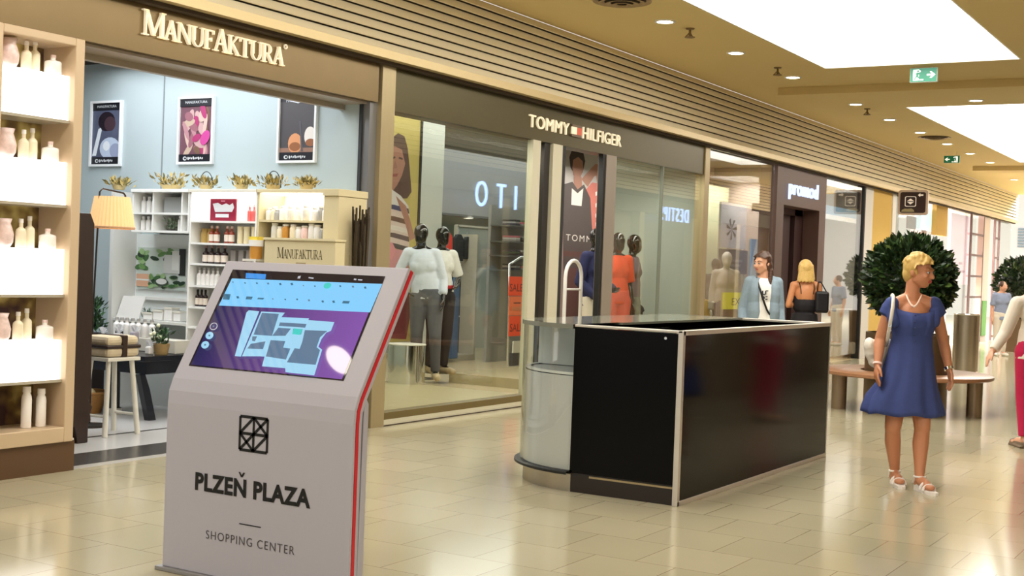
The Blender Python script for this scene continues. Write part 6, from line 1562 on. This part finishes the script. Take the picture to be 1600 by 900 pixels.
# the woman in the blue dress
A = Frame(1420, 760); W = thing('person', 'short-haired blonde woman in a blue button dress walking with a white shoulder bag', 'person', (0, 0, 0))
H_ = 1.70; J = base_joints(H_)
J['head'] = A(1430.5, 423, -.03); J['neck'] = A(1425, 462, .01); J['chest'] = A(1426, 503, .0); J['waist'] = A(1424, 535, 0); J['hip'] = A(1422, 572, .01)
J['shR'] = A(1393, 476, .01); J['shL'] = A(1460, 476, .01)
J['elR'] = A(1375, 530, .06); J['wrR'] = A(1371, 570, -.02); J['elL'] = A(1474, 533, .06); J['wrL'] = A(1483, 577, -.02)
J['hiR'] = A(1407, 585, 0); J['hiL'] = A(1437, 585, 0); J['knR'] = A(1395, 668, -.03); J['knL'] = A(1441, 668, -.10)
J['anR'] = A(1398, 739, .08); J['anL'] = A(1437, 741, -.16); J['toR'] = V((J['anR'].x-.01, J['anR'].y-.17, .032)); J['toL'] = V((J['anL'].x+.03, J['anL'].y-.17, .032))
J['anR'].z = .095; J['anL'].z = .095
HM = headmat(J, H_, math.radians(48), .08)
mb = MB(); mb.join(head_prims(J, H_).xf(HM)); torso(mb, J, H_, .93, False); limbs(mb, J, H_, k=1.0)
bdy = fpart('body', mb, skin_tan, W, .0068, 3)
face_parts(J, H_, HM, bdy, None, (196, 76, 78), (150, 112, 66))
c = J['head']; s = H_
def hairdo(c, s, r, back, clip_z, clip_y, tufts, seed):
    mb = MB(); rnd = random.Random(seed)
    mb.ell(c+V((0, .010*s, .020*s)), (r[0]*s, r[1]*s, r[2]*s), None, 20, 14)
    for p, q in back: mb.ell(c+V(p)*s, V(q)*s, None, 14, 10)
    for k in range(tufts):
        a_ = rnd.uniform(-3.1, 3.1); e_ = rnd.uniform(.1, 1.5)
        d = V((math.cos(e_)*math.sin(a_), math.cos(e_)*math.cos(a_), math.sin(e_)))
        p = c+V((0, .010*s, .020*s))+V((d.x*r[0], d.y*r[1], d.z*r[2]))*s*.93
        t = (d.cross(V((0, 0, 1)))+V((0, -.6, -.5))).normalized()
        mb.rcone(p, p+t*.024*s+d*.003*s, .011*s, .006*s, 6)
    return mb
def clip_face(me, c, s, zc_, yc_):
    # cut the hair away from the face
    bm = bmesh.new(); bm.from_mesh(me)
    kill = [v for v in bm.verts if v.co.y < c.y+yc_*s and v.co.z < c.z+zc_*s+.25*max(0, (abs(v.co.x-c.x)-.022*s))*-1.0]
    bmesh.ops.delete(bm, geom=kill, context='VERTS'); bm.to_mesh(me); bm.free(); return me
hm = fuse(hairdo(c, s, (.0525, .062, .058), [((0, .036, -.012), (.043, .034, .045))], 0, 0, 60, 6), .0065, 2)
clip_face(hm, c, s, .034, -.012); hm.transform(HM)
mpart('hair', hm, blond, W)
# dress: lofted rings from hem to neckline, with folds in the skirt
prof = [(647, 1417, 58, .20, 1.0), (640, 1417, 57, .195, 1.0), (620, 1417, 51, .185, .9), (600, 1420, 44, .17, .7), (580, 1422, 39.5, .155, .45), (560, 1424, 36, .14, .25), (540, 1425, 32.5, .125, .1), (524, 1426, 31, .118, 0), (515, 1427, 33, .135, 0), (504, 1428, 35, .150, 0), (494, 1428, 35, .138, 0), (486, 1428, 35, .115, 0)]
mb = MB(); n = 80; vs = []
sc_ = (A.p-CAMP).dot(A.n)/FPX
for y_, x_, hw_, dp_, fo in prof:
    cc = A(x_, y_, .0)
    for i in range(n):
        a_ = 2*math.pi*i/n
        f_ = 1+fo*(.055*math.sin(7*a_+.6)+.035*math.sin(13*a_+1.0)+.02*math.sin(3*a_))
        zz_ = cc.z+(fo*.008*math.sin(7*a_))
        if y_ < 500:
            zz_ += .075*(1-max(0, -math.sin(a_))**.8)*(1 if y_ < 490 else .35)-(.012 if y_ < 490 else .0)
        bust = 1+(.10*math.exp(-((a_+1.57-.42+math.pi*2) % (2*math.pi))**2*9)+.10*math.exp(-((a_+1.57+.42+math.pi*2) % (2*math.pi))**2*9) if 490 < y_ < 520 else 0)
        sway = .04*fo*max(0, -math.cos(a_))*(1 if y_ > 610 else .4)
        vs.append(V((cc.x+hw_*sc_*math.cos(a_)*f_-sway, .012+dp_*math.sin(a_)*f_*bust, zz_)))
fs = [(k*n+i, k*n+(i+1) % n, (k+1)*n+(i+1) % n, (k+1)*n+i) for k in range(len(prof)-1) for i in range(n)]
mb.add(vs, fs)
dress_m = M_('dress_blue', (56, 70, 128), .85, noise=.12, nscale=30, bump=.5, bscale=9)
dr = mb.build('dress', dress_m, W, smooth=True); so = dr.modifiers.new('thickness', 'SOLIDIFY'); so.thickness = .006
mb = MB()
for S, sx in (('R', -1), ('L', 1)):
    sh, el = J['sh'+S], J['el'+S]
    q = sh+(el-sh)*.28
    mb.rcone(sh+V((-sx*.005, 0, .0)), sh+(q-sh)*.6, .060, .064, 14); mb.cone(sh+(q-sh)*.2, q, .062, .068, 16)
    mb.rcone(sh+V((sx*.005, -.01, -.02)), A(1428+sx*31, 503, -.05), .045, .045, 12); mb.rcone(sh+V((sx*.005, .03, -.01)), A(1428+sx*31, 500, .07), .045, .045, 12)
    fpart('cap_sleeve', mb, dress_m, W, .008, 3); mb = MB()
mb = MB()
for k, y_ in enumerate((493, 503, 513, 523, 533)): mb.ell(A(1430, y_, -.158 if y_ < 515 else -.128), (.007, .005, .007), None, 10, 6)
mb.build('buttons', M_('button_navy', (44, 54, 104), .4), W, smooth=True)
nk = [A(1416+2.4*k, 461+18*math.sin(math.pi*k/10)-(0), -.058-.075*math.sin(math.pi*k/10)) for k in range(11)]
MB().tube(nk, [.004]+[.006]*3+[.009]*3+[.006]*3+[.004], 8).build('necklace', M_('necklace_pale', (246, 216, 200), .3), W, smooth=True)
def ringband(a, b, t_, r, w, nm, m):
    p = a+(b-a)*t_; d = (b-a).normalized()
    MB().cone(p-d*w, p+d*w, r, r, 18).build(nm, m, W, smooth='auto')
ringband(J['elR'], J['wrR'], .96, .034, .007, 'bracelet', M_('bracelet_pink', (250, 214, 206), .3)); ringband(J['elL'], J['wrL'], .97, .033, .010, 'watch', chrome)
sand = M_('sandal_white', (240, 232, 226), .5)
for S in 'RL':
    an, to = J['an'+S], J['to'+S]; mb = MB(); d = V((to.x-an.x, to.y-an.y, 0)).normalized(); sd = V((-d.y, d.x, 0))
    hl = V((an.x, an.y, 0))-d*.035; te = V((to.x, to.y, 0))+d*.055
    out = [hl+sd*.024, hl-d*.014, hl-sd*.024, hl+d*.08-sd*.028, hl+d*.15-sd*.042, te-sd*.026, te+d*.012, te+sd*.026, hl+d*.15+sd*.042, hl+d*.08+sd*.028]
    def zt_(p): t_ = (p-hl).dot(d); return .052-.030*min(max(t_/.17, 0), 1)
    nn = len(out); mb.add([V((p.x, p.y, 0)) for p in out]+[V((p.x, p.y, zt_(p))) for p in out], [(i, (i+1) % nn, nn+(i+1) % nn, nn+i) for i in range(nn)]+[tuple(reversed(range(nn))), tuple(range(nn, 2*nn))])
    for t_, hgt, wd in ((.135, .072, .046), (.175, .060, .044)):
        pp = hl+d*t_; mb.tube([pp+sd*wd*math.cos(k*math.pi/8)+V((0, 0, .022+(hgt-.022)*math.sin(k*math.pi/8))) for k in range(9)], .011, 8)
    mb.tube([V((an.x, an.y, .098))+sd*.038*math.cos(k*math.pi/8)+d*.040*math.sin(k*math.pi/8) for k in range(16)], .007, 8, closed=True)
    mb.tube([hl+sd*.03+V((0, 0, .05)), V((an.x, an.y, .098))+sd*.036], .008, 6); mb.tube([hl-sd*.03+V((0, 0, .05)), V((an.x, an.y, .098))-sd*.036], .008, 6)
    mb.build('sandal', sand, W, smooth='auto')
W.location = A.p; W.rotation_euler = (0, 0, A.rz)
# her bag
B = thing('shoulder_bag', 'white slouchy shoulder bag hanging behind the arm of the woman in blue', 'bag', (0, 0, 0))
mb = MB()
for (x, y, rx, rz_) in ((1364, 548, .062, .085), (1376, 552, .075, .09), (1358, 540, .04, .06), (1386, 545, .05, .08), (1371, 565, .07, .05)):
    mb.ell(A(x, y, .13), (rx, .055, rz_), None, 14, 10)
fpart('pouch', mb, M_('bag_white', (232, 226, 214), .45, noise=.08, nscale=16, bump=.5, bscale=25), B, .009, 2)
st_ = [A(1371, 524, .12), A(1384, 498, .10), A(1392, 472, .075), A(1394.5, 461, .02), A(1396, 464, -.06), A(1395, 480, -.115), A(1391, 505, -.10), A(1387, 528, .0), A(1384, 540, .09)]
MB().tube(st_, .013, 8).build('strap', M_('bag_white', (232, 226, 214), .45), B, smooth=True)
mb = MB().lathe([(.008, 0), (.014, 0), (.014, .006), (.008, .006), (.008, 0)], (0, 0, 0), 12).xf(Matrix.Translation(A(1390, 508, -.10)) @ Matrix.Rotation(math.pi/2, 4, 'X')); mb.build('buckle', chrome, B)
B.location = A.p; B.rotation_euler = (0, 0, A.rz)

# woman walking away at the right edge
A2 = Frame(1613, 700)
W2 = thing('person', 'person in a cream long-sleeved blouse and magenta trousers cut off by the right picture edge', 'person', (0, 0, 0))
h2 = 1.70; J = base_joints(h2)
for k in J: J[k] = V((J[k].x, -J[k].y, J[k].z))          # facing away
J['elR'] = A2(1571, 520, .02); J['wrR'] = A2(1551, 549, -.03); J['shR'] = A2(1590, 474, 0)
mb = MB(); hp = head_prims(J, h2); HMb = Matrix.Translation(J['head']) @ Matrix.Rotation(math.pi, 4, 'Z') @ Matrix.Translation(-J['head']); mb.join(hp.xf(HMb)); torso(mb, J, h2, .98, False); limbs(mb, J, h2)
fpart('body', mb, skin_light, W2, .008)
mb = MB(); c = J['head']
mb.ell(c+V((0, -.014*h2, .012*h2)), (.056*h2, .062*h2, .06*h2), None, 16, 10); mb.ell(c+V((0, -.03*h2, -.03*h2)), (.052*h2, .036*h2, .05*h2), None, 14, 10)
fpart('hair', mb, blond, W2, .009)
mb = MB(); s = h2*1.12
mb.rcone(J['shR'], J['shL'], .034*s, .034*s, 14); mb.ell(J['chest'], (.088*s, .066*s, .10*s)); mb.ell(J['waist'], (.082*s, .064*s, .11*s)); mb.cone((0, 0, .475*h2), (0, 0, .63*h2), .10*s, .085*s, 20, flat=.75)
for S in 'RL': mb.rcone(J['sh'+S], J['el'+S], .036*s, .030*s, 12); mb.cone(J['el'+S], J['el'+S]+(J['wr'+S]-J['el'+S])*.92, .029*s, .024*s, 12); mb.ell(J['el'+S], .03*s)
fpart('blouse', mb, M_('blouse_cream', (232, 220, 206), .8, noise=.05, nscale=20), W2, .009)
mb = MB(); g_trousers(1.16, .56, .95)(mb, J, h2); fpart('trousers', mb, M_('trouser_magenta', (196, 22, 78), .8, noise=.06, nscale=20), W2, .009)
for S in 'RL':
    an, to = J['an'+S], J['to'+S]; mb = MB(); mb.rcone(an+V((0, -.02, -.05)), to+V((0, 0, .004)), .036, .034, 12); mb.box((to.x-.04, min(an.y, to.y)-.04, 0), (to.x+.04, max(an.y, to.y)+.02, .018))
    fpart('shoe', mb, M_('shoe_brown', (112, 92, 72), .5), W2, .008)
W2.location = A2.p; W2.rotation_euler = (0, 0, A2.rz)

# young woman in a denim jacket behind the kiosk
A3 = Frame(1193, 410, 14.6)
W3 = thing('person', 'dark-haired woman in a light denim jacket and white printed tee behind the kiosk', 'person', (0, 0, 0))
h3 = 1.74; J = base_joints(h3); sl = A3(1193, 410).x*0
dx = A3(1196, 440).x
for k in J: J[k] = J[k]+V((A3(1192, 480).x, 0, 0))
J['head'] = A3(1194, 411, -.02); J['neck'] = A3(1194, 434, .01)
J['elR'] += V((-.02, .02, 0)); J['wrR'] += V((-.02, -.02, 0))
HM = headmat(J, h3, math.radians(-52), .04)
mb = MB(); mb.join(head_prims(J, h3).xf(HM)); torso(mb, J, h3, .92, False); limbs(mb, J, h3, k=.97)
bdy = fpart('body', mb, skin_light, W3, .0085)
face_parts(J, h3, HM, bdy, None, (186, 104, 96), (60, 40, 30))
c = J['head']; s = h3
bk = [((0, .042, -.015), (.040, .034, .050)), ((.040, .022, -.020), (.016, .026, .034))]+[((.046+.002*k, .030-.004*k, -.050-.017*k), (.018-.001*k,)*3) for k in range(7)]
hm = fuse(hairdo(c, s, (.0525, .060, .057), bk, 0, 0, 20, 4), .0075, 2)
clip_face(hm, c, s, .038, -.012); hm.transform(HM)
mpart('braided_hair', hm, brownhair, W3)
mb = MB(); mb.ell(J['chest'], (.094*h3, .070*h3, .108*h3), None, 18, 12); mb.ell(J['waist'], (.084*h3, .066*h3, .11*h3), None, 18, 12); mb.cone(J['hip'], J['waist'], .105*h3, .088*h3, 18, flat=.72)
mpart('tee_shirt', fuse(mb.xf(Matrix.Translation((0, -.0, 0))), .009), tee_w, W3)
mb = MB(); s = h3*1.2; cx_ = J['chest'].x
mb.rcone(J['shR'], J['shL'], .030*s, .030*s, 14)
for sx in (-1, 1):
    mb.ell(J['chest']+V((sx*.060*h3, .004*h3, -.01*h3)), (.040*s, .066*s, .105*s)); mb.ell(J['waist']+V((sx*.058*h3, .004*h3, -.01*h3)), (.042*s, .066*s, .10*s)); mb.cone(J['hip']+V((sx*.055*h3, .006*h3, -.02*h3)), J['waist']+V((sx*.05*h3, .006*h3, 0)), .05*s, .046*s, 16, flat=1.2)
for S in 'RL': mb.rcone(J['sh'+S], J['el'+S], .030*s, .026*s, 12); mb.cone(J['el'+S], J['wr'+S], .025*s, .022*s, 12); mb.ell(J['el'+S], .026*s)
mb.ell(J['chest']+V((0, .05*h3, 0)), (.08*s, .03*s, .10*s)); mb.rcone(J['neck']+V((-.03*h3, .02*h3, -.012*h3)), J['neck']+V((.03*h3, .02*h3, -.012*h3)), .018*s, .018*s)
fpart('denim_jacket', mb, M_('denim_light', (134, 152, 166), .85, noise=.12, nscale=40), W3, .0085)
mb = MB(); g_trousers(1.1)(mb, J, h3); mpart('trousers', fuse(mb, .011), M_('trouser_cream', (214, 204, 188), .85), W3)
mb = MB(); cz_ = J['chest']
for (x0, z0, x1, z1, w_) in ((-.035, .03, -.035, -.01, .007), (-.035, -.01, -.008, -.01, .007), (.0, .03, .0, -.012, .007), (.0, .03, .028, .03, .006), (-.035, -.03, -.035, -.07, .007), (-.035, -.03, -.010, -.05, .007), (-.010, -.05, -.035, -.07, .007), (.0, -.035, .022, -.035, .006), (.0, -.065, .022, -.065, .006)):
    mb.cone(cz_+V((x0, -.138, z0)), cz_+V((x1, -.138, z1)), w_, w_, 6)
mb.build('tee_print', charcoal, W3)
MB().tube([J['shR']+V((.045, .03, .05)), J['shR']+V((.06, -.05, .045)), J['chest']+V((-.06, -.125, .04)), J['chest']+V((-.03, -.14, -.06)), J['waist']+V((.02, -.135, 0)), J['hip']+V((.14, -.03, .0))], .011, 8).build('bag_strap', black_matt, W3, smooth=True)
mb = MB(); g_shoes(mb, J, h3); mpart('shoes', fuse(mb, .01), offwhite, W3)
W3.location = A3.p; W3.rotation_euler = (0, 0, A3.rz)

# blonde woman seen from behind at the portal
A4 = Frame(1258, 420, 16.4)
W4 = thing('person', 'long-haired blonde woman in a black open-backed dress seen from behind at the portal', 'person', (0, 0, 0))
h4 = 1.70; J = base_joints(h4)
off = V((A4(1258, 470).x, 0, 0))
for k in J: J[k] = V((J[k].x, -J[k].y, J[k].z))+off
J['head'] = A4(1258, 420, .01)
J['elR'] = J['shR']+V((-.04*h4, -.02*h4, -.15*h4)); J['wrR'] = J['elR']+V((.10*h4, .12*h4, .01*h4)); J['elL'] = J['shL']+V((.03*h4, 0, -.16*h4)); J['wrL'] = J['elL']+V((-.09*h4, .12*h4, .01*h4))
mb = MB(); hp = head_prims(J, h4); mb.join(hp.xf(Matrix.Translation(J['head']) @ Matrix.Rotation(math.pi*.86, 4, 'Z') @ Matrix.Translation(-J['head']))); torso(mb, J, h4, .96, False); limbs(mb, J, h4, k=.97)
fpart('body', mb, M_('skin_bronze', (206, 138, 92), .5, noise=.04), W4, .009)
mb = MB(); c = J['head']; s = h4
mb.ell(c+V((0, -.014*s, .012*s)), (.054*s, .060*s, .060*s), None, 16, 10)
for k in range(15):
    x = (-.046+.0065*k)*s; mb.rcone(c+V((x*.8, -.045*s, .02*s)), c+V((x*1.25, -.062*s+abs(x)*.3, -.085*s-.01*s*math.sin(k*2.1))), .018*s, .010*s, 8)
fpart('hair', mb, M_('hair_light_blond', (222, 184, 110), .5, noise=.25, nscale=50), W4, .008, 2)
mb = MB(); s = h4*1.1
mb.ell(J['waist']+V((0, 0, .03*h4)), (.084*s, .066*s, .075*s)); mb.cone((off.x, 0, .42*h4), (off.x, 0, .60*h4), .115*s, .085*s, 22, flat=.8); mb.ell(J['chest']+V((0, .02*h4, -.035*h4)), (.09*s, .058*s, .07*s))
fpart('black_dress', mb, M_('dress_black', (20, 16, 22), .8), W4, .009)
for sx in (-1, 1):
    MB().tube([J['chest']+V((sx*.045*h4, -.058*h4, .01*h4)), J['chest']+V((sx*.05*h4, -.060*h4, .05*h4)), J['chest']+V((sx*.055*h4, -.02*h4, .098*h4)), J['chest']+V((sx*.05*h4, .05*h4, .06*h4))], .006, 6).build('shoulder_strap', black_matt, W4, smooth=True)
mb = MB(); g_shoes(mb, J, h4); mpart('shoes', fuse(mb, .01), black_matt, W4)
W4.location = A4.p; W4.rotation_euler = (0, 0, A4.rz)
B4 = thing('shoulder_bag', 'black shoulder bag carried by the blonde woman at the portal', 'bag', (0, 0, 0))
mb = MB(); p = A4(1284, 472, -.12); mb.obox(p, (.085, 0, 0), (0, .05, 0), (0, 0, .135)); me_ = mb.build('bag_body', M_('bag_black', (18, 16, 22), .5), B4, bevel=.03)
MB().tube([p+V((-.06, 0, .13)), p+V((-.05, .01, .25)), J['shL']+V((.02, -.0, .05)), p+V((.0, .08, .25)), p+V((.06, .03, .13))], .008, 6).build('strap', black_matt, B4, smooth=True)
B4.location = A4.p; B4.rotation_euler = (0, 0, A4.rz)

# far walker
A5 = Frame(1565, 450, 27)
W5 = thing('person', 'distant person in a grey-blue top between the grey pier and the far bush', 'person', (0, 0, 0))
h5 = 1.56; J = base_joints(h5); off = V((A5(1565, 470).x, 0, 0))
for k in J: J[k] = J[k]+off
mb = MB(); mb.join(head_prims(J, h5).xf(headmat(J, h5, .6))); torso(mb, J, h5, 1.0, False); limbs(mb, J, h5); fpart('body', mb, skin_light, W5, .014)
mb = MB(); mb.ell(J['head']+V((0, .014*h5, .016*h5)), (.053*h5, .056*h5, .056*h5)); fpart('hair', mb, brownhair, W5, .014)
mb = MB(); g_shirt(.4, .48, 1.15)(mb, J, h5); fpart('top', mb, M_('top_grey_blue', (140, 150, 176), .85), W5, .014)
mb = MB(); g_trousers(1.16)(mb, J, h5); fpart('trousers', mb, M_('trouser_pale', (222, 212, 196), .85), W5, .014)
mb = MB(); g_shoes(mb, J, h5); fpart('shoes', mb, offwhite, W5, .012)
W5.location = A5.p; W5.rotation_euler = (0, 0, A5.rz)
